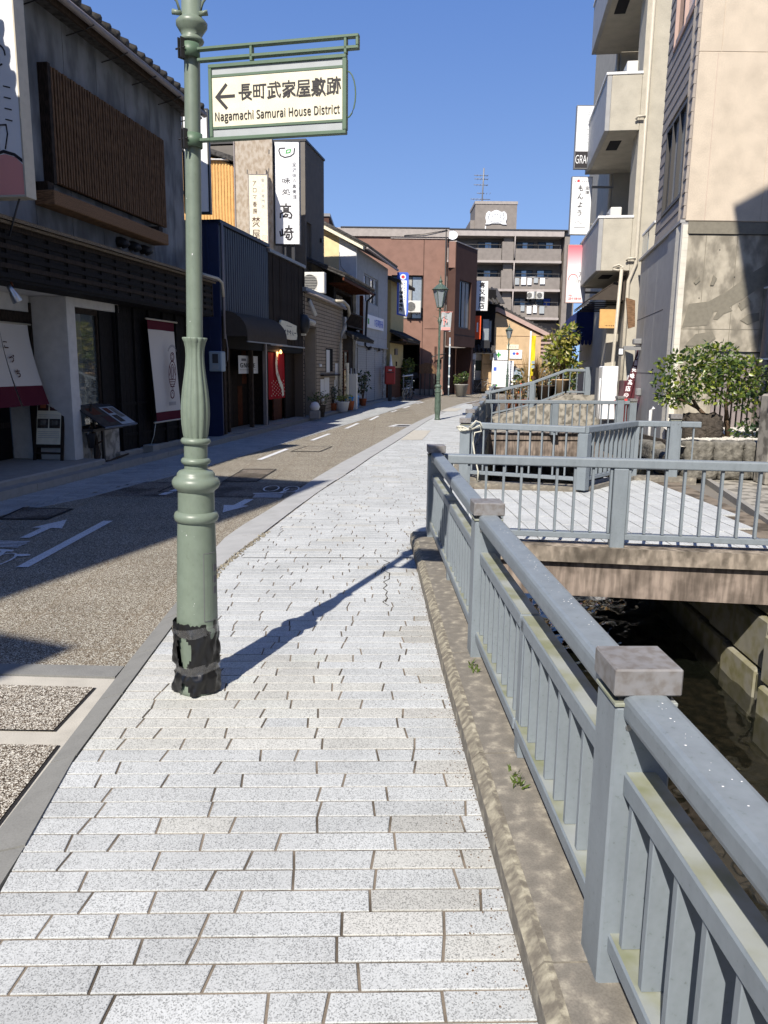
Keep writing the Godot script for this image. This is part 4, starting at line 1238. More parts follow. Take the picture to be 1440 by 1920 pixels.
func build_lamps() -> void:
	var a := make_lamp(M.lamp_green, false)
	a.position = Vector3(-0.925, 0.0, -3.64)
	a.rotation_degrees = Vector3(0, 0, -1.35)
	tag(a, "nearest sage green lamp post with a fluted bulge, its foot wrapped in black plastic", "street lamp", "old-style street lamps")
	var b := make_lamp(M.lamp_old, true)
	b.position = Vector3(1.66, 0.0, -24.6)
	tag(b, "second lamp post at the kerb, chipped green, with a small pink banner", "street lamp", "old-style street lamps")
	copy_of(b, Vector3(8.1, 0.15, -52.0), 0.0, "distant lamp post in front of the white notice board")
	copy_of(b, Vector3(13.3, 0.4, -68.0), 20.0, "farthest lamp, only its lantern showing among the shrubs")
	# direction sign
	var o := thing("direction_sign", "cream direction sign with arrow, in a green frame on the near lamp post", "street sign", Vector3(-0.858, 0, -3.62), -13.0)
	for q in [["frame_bar", 0.085, 0.70, 2.853, 2.868], ["frame_bar", 0.085, 0.70, 2.562, 2.577], ["frame_bar", 0.085, 0.1, 2.5775, 2.8525], ["frame_bar", 0.684, 0.702, 2.5775, 2.8525], ["arm", 0.035, 0.752, 2.928, 2.94], ["arm", 0.035, 0.752, 2.884, 2.897], ["arm", 0.276, 0.288, 2.8685, 2.928], ["arm", 0.69, 0.702, 2.8685, 2.928], ["arm", 0.74, 0.752, 2.897, 2.928], ["arm", 0.035, 0.086, 2.563, 2.576]]:
		pb(o, q[0], M.sign_green, q[1], q[2], q[3], q[4], -0.014, 0.014, 0.002)
	pb(o, "divider", M.sign_green, 0.1005, 0.6835, 2.816, 2.826, -0.010, 0.010)
	pb(o, "divider", M.sign_green, 0.1005, 0.6835, 2.609, 2.619, -0.010, 0.010)
	pb(o, "grey_strip", M.grey_board, 0.1005, 0.6835, 2.8265, 2.8525, -0.006, 0.006)
	pb(o, "grey_strip", M.grey_board, 0.1005, 0.6835, 2.5775, 2.6085, -0.006, 0.006)
	pb(o, "board", M.cream_board, 0.1005, 0.6835, 2.6195, 2.8155, -0.008, 0.008)
	glyphs(o, "kanji", "長町武家屋敷跡", M.ink, 0.222, 2.783, 0.0605, 0.066, 0.0066, 0.0088, Vector2(0.0655, 0))
	var s := ST()
	line2(s, [Vector2(0.2, 2.738), Vector2(0.128, 2.738)], 0.013, 0.0088)
	line2(s, [Vector2(0.164, 2.783), Vector2(0.122, 2.738), Vector2(0.164, 2.693)], 0.013, 0.0093)
	obj("arrow", s, M.ink, o)
	latin(o, "lettering", "Nagamachi Samurai House District", M.ink, Vector3(0.112, 2.632, 0.0085), 0.046, 0.56)
	s = ST(false)
	var arc := []
	for k in 11:
		var t := PI * k / 10.0
		arc.append(Vector3(0.70 + 0.038 * sin(t), 2.715 + 0.09 * cos(t), 0))
	tube(s, arc, 0.003, 0.003, 6)
	obj("hoop", s, M.sign_green, o)
	for y in [2.93, 2.57]:
		s = ST(false)
		lathe(s, [Vector2(0.036, y - 0.028), Vector2(0.0405, y - 0.028), Vector2(0.0405, y + 0.028), Vector2(0.036, y + 0.028)], 24)
		var c := obj("clamp", s, M.sign_green, o)
		s = ST()
		for q in [-0.012, 0.006]:
			box(s, q, q + 0.005, y - 0.04, y + 0.04, 0.036, 0.058, Transform3D(Basis(Vector3.UP, deg_to_rad(-25)), Vector3.ZERO))
		tube(s, [Vector3(-0.05, y, 0.035), Vector3(0.0, y, 0.05)], 0.004, 0.004, 6)
		obj("clamp_bolt", s, M.black_metal, c)
	# black plastic wound round the lamp foot
	var w := thing("plastic_wrap", "torn black plastic and clear film wound round the foot of the near lamp post", "plastic wrap", Vector3(-0.925, 0, -3.64))
	s = ST(false)
	var hole := deg_to_rad(112.0)
	var n := 64
	var rows := 22
	var fn := FastNoiseLite.new()
	fn.seed = 9
	fn.frequency = 0.9
	var at := func(k: int, j: int) -> Vector3:
		var a2 := TAU * k / n
		var t := float(j) / rows
		var y := 0.012 + 0.36 * t
		var r := 0.112 - 0.004 * t + 0.012 * fn.get_noise_3d(cos(a2) * 3.2, y * 9.0, sin(a2) * 3.2) + 0.006 * sin(a2 * 9.0 + y * 40.0)
		if absf(t - 0.33) < 0.06: r -= 0.012
		if t > 0.9: r = 0.106 + 0.004 * sin(a2 * 7.0); 
		if t > 0.98: y += 0.02 * fn.get_noise_2d(a2 * 4.0, 3.0)
		if t < 0.1: r += 0.008 * sin(a2 * 5.0)
		return Vector3(cos(a2) * r, y, sin(a2) * r)
	for j in rows:
		for k in n:
			var a2 := TAU * (k + 0.5) / n
			var t := (j + 0.5) / rows
			var off := absf(wrapf(a2 - hole, -PI, PI))
			if t > 0.38 and t < 0.83 and off < 0.36 * sin(PI * clampf((t - 0.36) / 0.5, 0, 1)) + 0.05: continue
			if t < 0.2 and off < 0.30 * (1.0 - t / 0.22): continue
			quad(s, at.call(k, j), at.call(k, j + 1), at.call(k + 1, j + 1), at.call(k + 1, j))
	obj("black_film", s, M.wrap, w)
	for q in [[0.12, 0.16], [0.31, 0.35]]:
		s = ST(false)
		for k in n:
			var a0 := TAU * k / n; var a1 := TAU * (k + 1) / n
			var r0: float = 0.113 + 0.006 * fn.get_noise_2d(a0 * 8.0, q[0] * 50.0); var r1: float = 0.113 + 0.006 * fn.get_noise_2d((a1 if k < n - 1 else 0.0) * 8.0, q[0] * 50.0)
			quad(s, Vector3(cos(a0) * r0, q[0] + 0.008 * sin(a0 * 3), sin(a0) * r0), Vector3(cos(a0) * r0, q[1] + 0.008 * sin(a0 * 2), sin(a0) * r0), Vector3(cos(a1) * r1, q[1] + 0.008 * sin(a1 * 2), sin(a1) * r1), Vector3(cos(a1) * r1, q[0] + 0.008 * sin(a1 * 3), sin(a1) * r1))
		obj("clear_film", s, M.cling, w)
	# small pink banner on the second lamp
	var bn := thing("lamp_banner", "small pink and grey banner hanging from the second lamp post", "banner", Vector3(1.66, 0, -24.6), -8.0)
	s = ST(false)
	tube(s, [Vector3(0.03, 3.32, 0), Vector3(0.40, 3.325, 0)], 0.012, 0.012, 8)
	obj("rod", s, M.pink, bn)
	s = ST(false)
	for k in 6:
		var q := func(i: int, top: float) -> Vector3: return Vector3(0.05 + 0.32 * i / 6.0 - (0.03 if top < 3.0 else 0.0), top - (0.05 * i / 6.0 if top < 3.0 else 0.0), 0.03 * sin(i * 1.3))
		quad(s, q.call(k, 2.78), q.call(k, 3.32), q.call(k + 1, 3.32), q.call(k + 1, 2.78))
	obj("cloth", s, M.grey_board, bn)
	s = ST()
	for q in [[0.06, 2.78, 0.33, 2.86], [0.12, 2.92, 0.15, 3.2], [0.2, 3.0, 0.23, 3.1], [0.10, 3.06, 0.18, 3.10]]:
		box(s, q[0], q[2], q[1], q[3], 0.036, 0.038)
	obj("print", s, M.pink, bn)

# ---------- shared building pieces ----------
func window(root: Node, x0: float, x1: float, y0: float, y1: float, z: float, frame: Material, panes: Array, bar := 0.05, deep := 0.06) -> MeshInstance3D:
	# a framed window whose outer face stands at z; panes are materials from left to right
	var n := panes.size()
	var holes := []
	var w := (x1 - x0 - bar) / n
	for i in n: holes.append([x0 + bar + w * i, x0 + w * (i + 1), y0 + bar, y1 - bar])
	var f := wall(root, "window", frame, x0, x1, y0, y1, z - deep, z, holes)
	for i in n:
		pb(f, "pane", panes[i], holes[i][0], holes[i][1], y0 + bar, y1 - bar, z - deep * 0.75, z - deep * 0.6)
	return f

func aircon(label: String, at: Vector3, turn: float, size := Vector3(0.8, 0.62, 0.3), group := "air conditioner units on the houses") -> Node3D:
	var o := thing("air_conditioner", label, "air conditioner", at, turn, group)
	pb(o, "case", M.ac_white, -size.x / 2, size.x / 2, 0.06, size.y, -size.z / 2, size.z / 2, 0.02)
	var s := ST()
	var c := []
	for k in 24: c += [size.x * -0.13 + size.y * 0.36 * cos(TAU * k / 24.0), size.y * 0.53 + size.y * 0.36 * sin(TAU * k / 24.0)]
	prism(s, V(c), size.z / 2 - 0.01, size.z / 2 + 0.006)
	var g := obj("fan_opening", s, M.ac_dark, o)
	s = ST()
	for k in 9: box(s, size.x * -0.13 - size.y * 0.33, size.x * -0.13 + size.y * 0.33, size.y * (0.24 + k * 0.07), size.y * (0.24 + k * 0.07) + 0.008, size.z / 2 + 0.007, size.z / 2 + 0.014)
	obj("fan_grille", s, M.ac_white, g)
	for q in [-0.3, 0.3]: pb(o, "foot", M.ac_dark, size.x * q - 0.04, size.x * q + 0.04, 0.0, 0.06, -size.z / 2 - 0.03, size.z / 2 + 0.03)
	return o

func pipe(root: Node, called: String, m: Material, pts: Array, r: float) -> MeshInstance3D:
	var s := ST(false)
	tube(s, pts, r, r, 10)
	return obj(called, s, m, root)

func sign_box(called: String, label: String, category: String, at: Vector3, turn: float, w: float, h: float, d: float, face: Material, frame: Material, rim := 0.03) -> Node3D:
	# a box sign standing on its lower middle; its faces look along local +z and -z
	var o := thing(called, label, category, at, turn)
	wall(o, "case", frame, -w / 2, w / 2, 0, h, -d / 2, d / 2, [[-w / 2 + rim, w / 2 - rim, rim, h - rim]])
	pb(o, "face", face, -w / 2 + rim, w / 2 - rim, rim, h - rim, d / 2 - 0.03, d / 2 - 0.008)
	pb(o, "back_face", face, -w / 2 + rim, w / 2 - rim, rim, h - rim, -d / 2 + 0.008, -d / 2 + 0.03)
	return o

func scribble(root: Node, called: String, m: Material, x0: float, x1: float, y0: float, y1: float, z: float, rows: int, pen: float) -> void:
	# rows of marks too small to read
	var s := ST()
	for r in rows:
		var y := lerpf(y1, y0, (r + 0.5) / rows)
		var x := x0
		while x < x1:
			var w := R.randf_range(0.4, 1.0) * (y1 - y0) / rows * 0.5
			box(s, x, minf(x + w, x1), y - pen / 2, y + pen / 2, z, z + 0.002)
			x += w + pen
	obj(called, s, m, root)

# ---------- the dark shop with the slatted window ----------
func build_left_near() -> void:
	var at := Vector3(-4.8, 0, -11.89)
	var turn := 80.8
	var b := thing("corner_shop", "two-storey slate grey shop with a slatted wooden window and tiled eave", "building", at, turn)
	wall(b, "core", M.joint_dark, -7.0, 4.4, 2.7, 6.55, -7.0, -0.03)
	var x := -7.0
	var k := 0
	while x < 4.4:
		var e := minf(x + 0.915, 4.47)
		pb(b, "wall_panel", M.slate_panel, x + 0.006, e - 0.006, 3.3, 6.5, -0.03, 0.0)
		x += 0.915
	pb(b, "end_wall", M.slate_panel, 4.40, 4.47, -0.1, 6.5, -7.0, -0.035)
	# slatted screen
	pb(b, "screen_back", M.black_wood, -0.30, 3.32, 4.15, 5.64, 0.002, 0.06)
	pb(b, "screen_side", M.dark_wood, -0.36, -0.29, 4.10, 5.68, 0.0, 0.155)
	var slat := box_mesh(-0.021, 0.021, 4.13, 5.66, 0.09, 0.155, 0.003)
	var slat2 := box_mesh(-0.021, 0.021, 4.13, 5.655, 0.085, 0.150, 0.003)
	for i in 49: put("screen_slat", slat if i % 3 else slat2, M.slat_wood, b, Transform3D(Basis(), Vector3(-0.25 + i * 0.0735, 0, 0)))
	pb(b, "screen_rail", M.black_wood, -0.29, 3.32, 4.30, 4.36, 0.06, 0.088)
	pb(b, "screen_rail", M.black_wood, -0.29, 3.32, 5.40, 5.46, 0.06, 0.088)
	pb(b, "sill_beam", M.beam_wood, -0.62, 3.02, 3.77, 3.965, 0.002, 0.30, 0.01)
	pb(b, "beam_bracket", M.dark_wood, -0.60, -0.45, 3.965, 4.08, 0.002, 0.2)
	pb(b, "beam_bracket", M.dark_wood, 2.85, 3.0, 3.965, 4.08, 0.002, 0.2)
	for q in [1.68, 2.10, 2.52]:
		var s := ST(false)
		tube(s, [Vector3(q, 3.63, 0.0), Vector3(q, 3.63, 0.06), Vector3(q, 3.61, 0.12), Vector3(q, 3.56, 0.15)], 0.085, 0.075, 14)
		obj("vent_hood", s, M.black_metal, b)
	# roof: fascia, gutter, rows of tiles
	var s := ST()
	prism(s, V([-7.0, 6.42, 0.40, 6.46, 0.40, 6.52, -7.0, 9.0]), -4.62, 7.0, Transform3D(Basis(Vector3(0, 0, 1), Vector3.UP, Vector3(-1, 0, 0)), Vector3.ZERO))
	obj("roof", s, M.tile_roof, b)
	pb(b, "fascia", M.old_wood, -7.0, 4.6, 6.36, 6.47, 0.30, 0.34)
	pipe(b, "gutter", M.pipe_grey, [Vector3(-7.0, 6.44, 0.42), Vector3(4.62, 6.47, 0.42)], 0.055)
	for i in 9:
		pipe(b, "gutter_bracket", M.black_metal, [Vector3(-3.6 + i, 6.30, 0.02), Vector3(-3.6 + i, 6.36, 0.30), Vector3(-3.6 + i, 6.42, 0.47)], 0.009)
	s = ST(false)
	var roll: ArrayMesh
	tube(s, [Vector3(0, 6.535, 0.47), Vector3(0, 6.72, 0.0), Vector3(0, 7.5, -2.0)], 0.075, 0.075, 8)
	s.generate_normals()
	roll = s.commit()
	for i in 42: put("roof_tile", roll, M.tile_roof, b, Transform3D(Basis(), Vector3(-6.9 + i * 0.276, 0.012 * (i % 2), 0)))
	for i in 42:
		s = ST()
		bevel(s, -6.9 + i * 0.276 + 0.05, -6.9 + i * 0.276 + 0.226, 6.50, 6.545, 0.2, 0.455, 0.01)
		obj("roof_tile", s, M.tile_roof, b)
	# lean-to band above the ground floor
	pb(b, "band_soffit", M.black_wood, -7.0, 4.62, 2.60, 2.64, -0.03, 0.46)
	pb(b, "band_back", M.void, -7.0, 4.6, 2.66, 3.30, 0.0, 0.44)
	for i in 6:
		pb(b, "band_board", M.dark_wood if i % 2 else M.black_wood, -7.0, 4.62, 2.635 + i * 0.115, 2.635 + i * 0.115 + 0.062, 0.441, 0.475, 0.004)
	s = ST()
	for i in 5:
		for j in 26:
			var x0 := -6.95 + j * 0.45
			box(s, x0, minf(x0 + 0.345, 4.6), 2.700 + i * 0.115, 2.747 + i * 0.115, 0.4405, 0.462)
	obj("band_filler", s, M.black_wood, b)
	pb(b, "band_end", M.dark_wood, 4.62, 4.66, 2.60, 3.34, 0.0, 0.478)
	s = ST()
	prism(s, V([0.0, 3.50, 0.0, 3.44, 0.58, 3.30, 0.58, 3.345]), 0.0, 11.7, Transform3D(Basis(Vector3(0, 0, 1), Vector3.UP, Vector3(-1, 0, 0)), Vector3(4.68, 0, 0)))
	obj("band_roof", s, M.eave_board, b)
	pb(b, "band_fascia", M.eave_board, -7.0, 4.68, 3.262, 3.298, 0.50, 0.545, 0.004)
	pipe(b, "downpipe", M.pipe_beige, [Vector3(4.52, 6.40, 0.40), Vector3(4.55, 6.2, 0.08), Vector3(4.55, 3.5, 0.08)], 0.028)
	# ground floor
	pb(b, "pillar", M.plaster, 0.0, 0.235, 0.0, 2.60, -1.05, 0.0, 0.006)
	pb(b, "lintel", M.plaster, 0.236, 1.62, 2.47, 2.60, -0.2, -0.02)
	pb(b, "recess_wall", M.plaster, -7.0, -0.002, 2.36, 2.60, -1.10, -1.02)
	pb(b, "transom", M.dark_wood, -7.0, -0.03, 2.19, 2.359, -0.66, -0.57)
	pb(b, "transom_wall", M.plaster, -7.0, -0.03, 2.36, 2.60, -0.64, -0.59)
	pb(b, "door_post", M.dark_wood, -0.055, -0.004, 0.1, 2.50, -0.68, -0.575)
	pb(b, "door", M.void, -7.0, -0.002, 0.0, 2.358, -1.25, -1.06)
	for i in 4: pb(b, "door_stile", M.dark_wood, -0.85 - i * 0.8, -0.79 - i * 0.8, 0.1, 2.3, -1.055, -1.02)
	pb(b, "door_rail", M.dark_wood, -3.3, -0.05, 0.62, 0.70, -1.055, -1.03)
	pb(b, "brass_plate", M.beam_wood, -0.72, -0.35, 0.30, 0.40, -1.055, -1.035)
	pb(b, "soffit", M.plaster, -7.0, 1.62, 2.601, 2.63, -1.3, 0.1)
	# display window right of the pillar
	pb(b, "low_wall", M.dirty_plaster, 0.236, 1.46, 0.0, 0.56, -0.3, -0.03, 0.01)
	var gl := StandardMaterial3D.new()
	gl.albedo_color = Color(0.6, 0.65, 0.65, 0.12)
	gl.transparency = BaseMaterial3D.TRANSPARENCY_ALPHA
	gl.roughness = 0.03
	M["glass_clear"] = gl
	var dw := wall(b, "window", M.dark_wood, 0.24, 1.05, 0.57, 2.465, -0.16, -0.09, [[0.28, 1.0, 0.62, 2.38]])
	pb(dw, "pane", gl, 0.28, 1.0, 0.62, 2.38, -0.13, -0.124)
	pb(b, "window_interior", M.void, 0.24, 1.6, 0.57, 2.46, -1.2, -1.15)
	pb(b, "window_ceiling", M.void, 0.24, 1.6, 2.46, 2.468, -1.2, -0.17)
	for q in [[0.92, M.white_matt], [1.32, M.dark_wood], [1.62, M.beam_wood]]:
		pb(b, "display_shelf", M.old_wood, 0.26, 1.02, q[0] - 0.02, q[0], -0.9, -0.3)
		for i in 4:
			s = ST(false)
			lathe(s, [Vector2(0.0, q[0]), Vector2(0.05, q[0]), Vector2(0.062, q[0] + 0.06), Vector2(0.04, q[0] + 0.15), Vector2(0.02, q[0] + 0.17), Vector2(0.0, q[0] + 0.2)], 10)
			obj("display_jar", s, q[1] if i % 2 else M.glass_sky_pale, b, Transform3D(Basis(), Vector3(0.36 + i * 0.17, 0, -0.42)))
	pb(b, "side_panel", M.black_wood, 1.051, 1.46, 0.565, 2.465, -0.4, -0.07)
	# black board wall
	pb(b, "board_wall_back", M.black_wood, 1.461, 4.40, 0.0, 2.60, -0.3, -0.045)
	x = 1.47
	while x < 4.38:
		pb(b, "wall_board", M.black_wood, x, x + 0.142, 0.12, 2.58, -0.045, -0.022 - 0.005 * R.randf())
		x += 0.147
	for q in [1.5, 2.08, 2.66, 3.24, 3.82, 4.36]: pb(b, "batten", M.black_wood, q, q + 0.045, 0.12, 2.59, -0.021, 0.018)
	for q in [0.36, 0.9]: pb(b, "cross_batten", M.black_wood, 1.47, 4.40, q, q + 0.05, -0.0205, -0.002)
	pb(b, "foot_stone", M.bare_concrete, 1.3, 4.47, -0.1, 0.12, -0.3, 0.06, 0.02)
	# step in front of the door
	var st := thing("stone_step", "broad stone step with a mossy edge before the noren doorway", "step", at, turn)
	pb(st, "slab", M.bare_concrete, -4.5, 0.30, -0.1, 0.135, -1.05, 0.34, 0.02)
	# the noren
	var n := thing("noren", "off-white noren curtain with maroon hem and three brush characters", "curtain", at, turn)
	var cloth := func(i: int, t: float) -> Vector3:
		var xx := -2.6 + 2.42 * i / 22.0
		var swing := pow(t, 1.5) * 0.30
		return Vector3(xx + 0.0 * t, 2.17 - 1.17 * t, -0.54 + swing + 0.02 * sin(i * 1.1) * t + 0.012 * sin(i * 2.7 + 1.0) * t)
	for band in [["cloth", M.cloth_white, 0.0, 0.76], ["hem", M.cloth_maroon, 0.76, 1.0]]:
		s = ST(false)
		for i in 22:
			if i == 7 or i == 15: continue
			for j in 6:
				var t0: float = lerpf(band[2], band[3], j / 6.0)
				var t1: float = lerpf(band[2], band[3], (j + 1) / 6.0)
				quad(s, cloth.call(i, t1), cloth.call(i, t0), cloth.call(i + 1, t0), cloth.call(i + 1, t1))
		for i in [7, 15]:
			for j in 6:
				var t0: float = lerpf(band[2], band[3], j / 6.0)
				var t1: float = lerpf(band[2], band[3], (j + 1) / 6.0)
				var g := Vector3(0.04 * t0, 0, 0); var g1 := Vector3(0.04 * t1, 0, 0)
				quad(s, cloth.call(i, t1), cloth.call(i, t0), cloth.call(i + 1, t0) - g, cloth.call(i + 1, t1) - g1)
		obj(band[0], s, band[1], n)
	pipe(n, "rod", M.pipe_beige, [Vector3(-2.7, 2.175, -0.53), Vector3(-0.12, 2.175, -0.53)], 0.013)
	for q in [["こ", 0], ["づ", 1], ["ち", 2]]:
		s = ST()
		strokes(s, G[q[0]], -0.87 + 0.045 * q[1], 1.92 - 0.2 * q[1], 0.12, 0.12, 0.016, 0.0)
		# each character is printed on the leaning cloth
		obj("character", s, M.ink_brown, n, Transform3D(Basis(Vector3.RIGHT, -0.22), Vector3(0, 1.92 - 0.2 * q[1], -0.49 + 0.05 * q[1])) * Transform3D(Basis(), Vector3(0, -1.92 + 0.2 * q[1], 0)))
	# menu board, lectern, branch, banner, small lamp, hanging sign
	var af := thing("menu_board", "dark wooden A-frame menu board with photos on cream paper", "menu board", at + Basis(Vector3.UP, deg_to_rad(turn)) * Vector3(-0.16, 0.135, -0.37), turn - 84.0)
	var lean := Transform3D(Basis(Vector3.RIGHT, -0.2), Vector3(0, 0, 0.0))
	var panel := func(called: String, m: Material, x0: float, x1: float, y0: float, y1: float, z0: float, z1: float) -> void:
		var q := ST()
		box(q, x0, x1, y0, y1, z0, z1)
		obj(called, q, m, af, lean)
	panel.call("frame", M.dark_wood, -0.235, 0.235, 0.2, 0.985, -0.03, 0.0)
	for q in [-0.235, 0.195]: panel.call("leg", M.dark_wood, q, q + 0.04, 0.0, 0.199, -0.03, 0.0)
	panel.call("foot_rail", M.dark_wood, -0.194, 0.194, 0.10, 0.13, -0.025, -0.005)
	panel.call("paper", M.cream_board, -0.19, 0.19, 0.25, 0.93, 0.0005, 0.004)
	for q in [[-0.18, 0.77], [0.01, 0.77], [-0.18, 0.50], [0.01, 0.50]]: panel.call("photo", M.ink_brown if q[1] > 0.6 else M.rock_dark, q[0], q[0] + 0.17, q[1], q[1] + 0.145, 0.0045, 0.007)
	for q in [[-0.14, 0.81], [0.06, 0.81], [-0.13, 0.55], [0.05, 0.55]]: panel.call("photo_dish", M.terracotta if q[1] > 0.6 else M.rock, q[0], q[0] + 0.09, q[1], q[1] + 0.07, 0.0075, 0.009)
	for q in 3: panel.call("menu_lines", M.ink_faint, -0.17, 0.17, 0.70 - q * 0.03, 0.708 - q * 0.03, 0.0045, 0.006)
	for q in 4: panel.call("menu_lines", M.ink_faint, -0.17, 0.17, 0.44 - q * 0.03, 0.448 - q * 0.03, 0.0045, 0.006)
	s = ST()
	box(s, -0.235, 0.235, 0.0, 1.0, 0.0, 0.03, Transform3D(Basis(Vector3.RIGHT, 0.22), Vector3(0, 0, -0.42)))
	obj("rear_frame", s, M.dark_wood, af)
	panel.call("red_tag", M.red_wood, 0.15, 0.27, 0.90, 1.02, 0.008, 0.02)
	var le := thing("menu_stand", "black stand with a tilted menu of dish photographs before the low white wall", "menu stand", at, turn)
	var tilt := Transform3D(Basis(Vector3.RIGHT, -1.0), Vector3(0.72, 0.80, 0.16))
	for q in [["board", M.black_metal, -0.52, 0.52, -0.30, 0.30, -0.02, 0.0], ["print", M.rock_dark, -0.50, 0.04, -0.28, 0.28, 0.0005, 0.003], ["print", M.grey_board, 0.06, 0.50, -0.28, 0.20, 0.0005, 0.003], ["photo", M.red_wood, -0.38, -0.1, 0.02, 0.2, 0.0035, 0.006], ["photo", M.ink_brown, -0.22, 0.0, -0.2, -0.04, 0.0035, 0.006], ["photo", M.red_wood, 0.10, 0.26, 0.02, 0.17, 0.0035, 0.006], ["photo", M.rock, 0.30, 0.46, -0.1, 0.17, 0.0035, 0.006], ["photo", M.rock_dark, 0.10, 0.27, -0.22, -0.03, 0.0035, 0.006], ["lower_edge", M.steel, -0.52, 0.52, -0.315, -0.301, -0.02, 0.004]]:
		s = ST()
		box(s, q[2], q[3], q[4], q[5], q[6], q[7])
		obj(q[0], s, q[1], le, tilt)
	pb(le, "shelf", M.black_metal, 0.22, 1.15, 0.56, 0.60, 0.0, 0.20)
	for q in [0.5, 0.75]: pb(le, "post", M.black_metal, q, q + 0.05, 0.0, 0.78, 0.02, 0.06)
	pb(le, "foot", M.black_metal, 0.4, 0.9, 0.0, 0.03, -0.02, 0.2)
	var pot := thing("hanging_pot", "small dark pot hung beside the white pillar", "pot", at + Basis(Vector3.UP, deg_to_rad(turn)) * Vector3(0.30, 0.30, 0.10), turn)
	s = ST(false)
	lathe(s, [Vector2(0, 0), Vector2(0.045, 0.0), Vector2(0.075, 0.22), Vector2(0.08, 0.23), Vector2(0.065, 0.23), Vector2(0.05, 0.12), Vector2(0.0, 0.12)], 16)
	obj("pot_body", s, M.black_metal, pot)
	pipe(pot, "handle", M.steel, [Vector3(-0.08, 0.22, 0), Vector3(0, 0.36, 0), Vector3(0.08, 0.22, 0)], 0.006)
	var br := thing("driftwood_branch", "twisted bare branch leaning on the low white wall", "branch", at, turn)
	s = ST(false)
	tube(s, [Vector3(0.20, 0.05, 0.22), Vector3(0.34, 0.2, 0.20), Vector3(0.42, 0.42, 0.12), Vector3(0.34, 0.62, 0.10), Vector3(0.36, 0.8, 0.08), Vector3(0.5, 0.98, 0.02)], 0.045, 0.018, 8)
	tube(s, [Vector3(0.40, 0.36, 0.14), Vector3(0.5, 0.38, 0.16), Vector3(0.54, 0.40, 0.17)], 0.02, 0.006, 6)
	obj("stem", s, M.old_wood, br)
	s = ST(false)
	tube(s, [Vector3(0.22, 0.07, 0.2), Vector3(0.6, 0.05, 0.24), Vector3(0.95, 0.07, 0.18), Vector3(1.3, 0.10, 0.2)], 0.035, 0.015, 8)
	obj("side_limb", s, M.old_wood, br)
	var bn := thing("shop_banner", "long white cloth banner with maroon ends and a maroon crest on the black wall", "banner", at, turn)
	var hang := func(called: String, m: Material, y0: float, y1: float) -> void:
		var q := ST(false)
		for i in 8:
			for j in 4:
				var f := func(a: int, c: int) -> Vector3:
					var yy := lerpf(y0, y1, c / 4.0)
					var t := (2.42 - yy) / 1.85
					return Vector3(2.38 + 1.10 * a / 8.0 + 0.06 * t, yy, 0.13 + 0.06 * t + 0.012 * sin(a * 0.9 + yy * 2.0))
				quad(q, f.call(i, j), f.call(i, j + 1), f.call(i + 1, j + 1), f.call(i + 1, j))
		obj(called, q, m, bn)
	hang.call("upper_band", M.cloth_maroon, 2.24, 2.42)
	hang.call("cloth", M.cloth_white, 0.74, 2.24)
	hang.call("lower_band", M.cloth_maroon, 0.56, 0.74)
	pipe(bn, "upper_rod", M.pipe_beige, [Vector3(2.28, 2.42, 0.14), Vector3(3.60, 2.42, 0.14)], 0.016)
	pipe(bn, "lower_rod", M.pipe_beige, [Vector3(2.34, 0.56, 0.195), Vector3(3.68, 0.56, 0.195)], 0.016)
	pipe(bn, "cord", M.rope, [Vector3(2.38, 0.55, 0.2), Vector3(2.30, 0.34, 0.2), Vector3(2.27, 0.17, 0.15)], 0.006)
	s = ST()
	var cx := 3.02
	var crest := Transform3D(Basis(Vector3.RIGHT, 0.033), Vector3(0, 0.0, 0.225))
	var ringy := func(x0: float, y0: float, rx: float, ry: float, pen: float, z: float) -> void:
		var pts := []
		for i in 25: pts.append(Vector2(x0 + rx * cos(TAU * i / 24.0), y0 + ry * sin(TAU * i / 24.0)))
		line2(s, pts, pen, z)
	ringy.call(cx, 1.76, 0.085, 0.075, 0.022, 0.0); ringy.call(cx, 1.76, 0.045, 0.045, 0.016, 0.001)
	ringy.call(cx, 1.44, 0.155, 0.24, 0.022, 0.0); ringy.call(cx, 1.48, 0.06, 0.14, 0.022, 0.001); ringy.call(cx, 1.48, 0.025, 0.09, 0.012, 0.002)
	ringy.call(cx, 1.06, 0.085, 0.075, 0.02, 0.0); ringy.call(cx + 0.0, 1.04, 0.045, 0.05, 0.014, 0.001)
	for i in 4: line2(s, [Vector2(cx - 0.12 + 0.01 * i, 1.34 - i * 0.045), Vector2(cx + 0.12 - 0.01 * i, 1.34 - i * 0.045)], 0.014, 0.003)
	for q in [-1.0, 1.0]:
		line2(s, [Vector2(cx + q * 0.12, 1.60), Vector2(cx + q * 0.08, 1.50), Vector2(cx + q * 0.13, 1.42)], 0.02, 0.003)
		line2(s, [Vector2(cx + q * 0.02, 1.20), Vector2(cx + q * 0.03, 1.12)], 0.016, 0.003)
	obj("crest", s, M.cloth_maroon, bn, crest)
	s = ST()
	for i in 13:
		var a := deg_to_rad(150.0 - i * 10.0)
		line2(s, [Vector2(cx + 0.19 * cos(a), 1.78 + 0.17 * sin(a)), Vector2(cx + 0.215 * cos(a), 1.78 + 0.2 * sin(a))], 0.02, 0.0)
	for i in 7: line2(s, [Vector2(cx - 0.14 + i * 0.046, 0.86), Vector2(cx - 0.14 + i * 0.046, 0.91)], 0.022, 0.0)
	obj("small_print", s, M.ink_grey, bn, crest)
	tag(pb(thing("banner_weight", "small concrete block holding the banner cord", "weight", at, turn), "block", M.bare_concrete, 2.14, 2.42, 0.02, 0.17, 0.05, 0.25, 0.01), "")
	var sp := thing("spot_lamp", "chrome clamp spotlight under the eave at the left edge", "spotlight", at + Basis(Vector3.UP, deg_to_rad(turn)) * Vector3(-1.86, 2.45, 0.42), turn)
	s = ST(false)
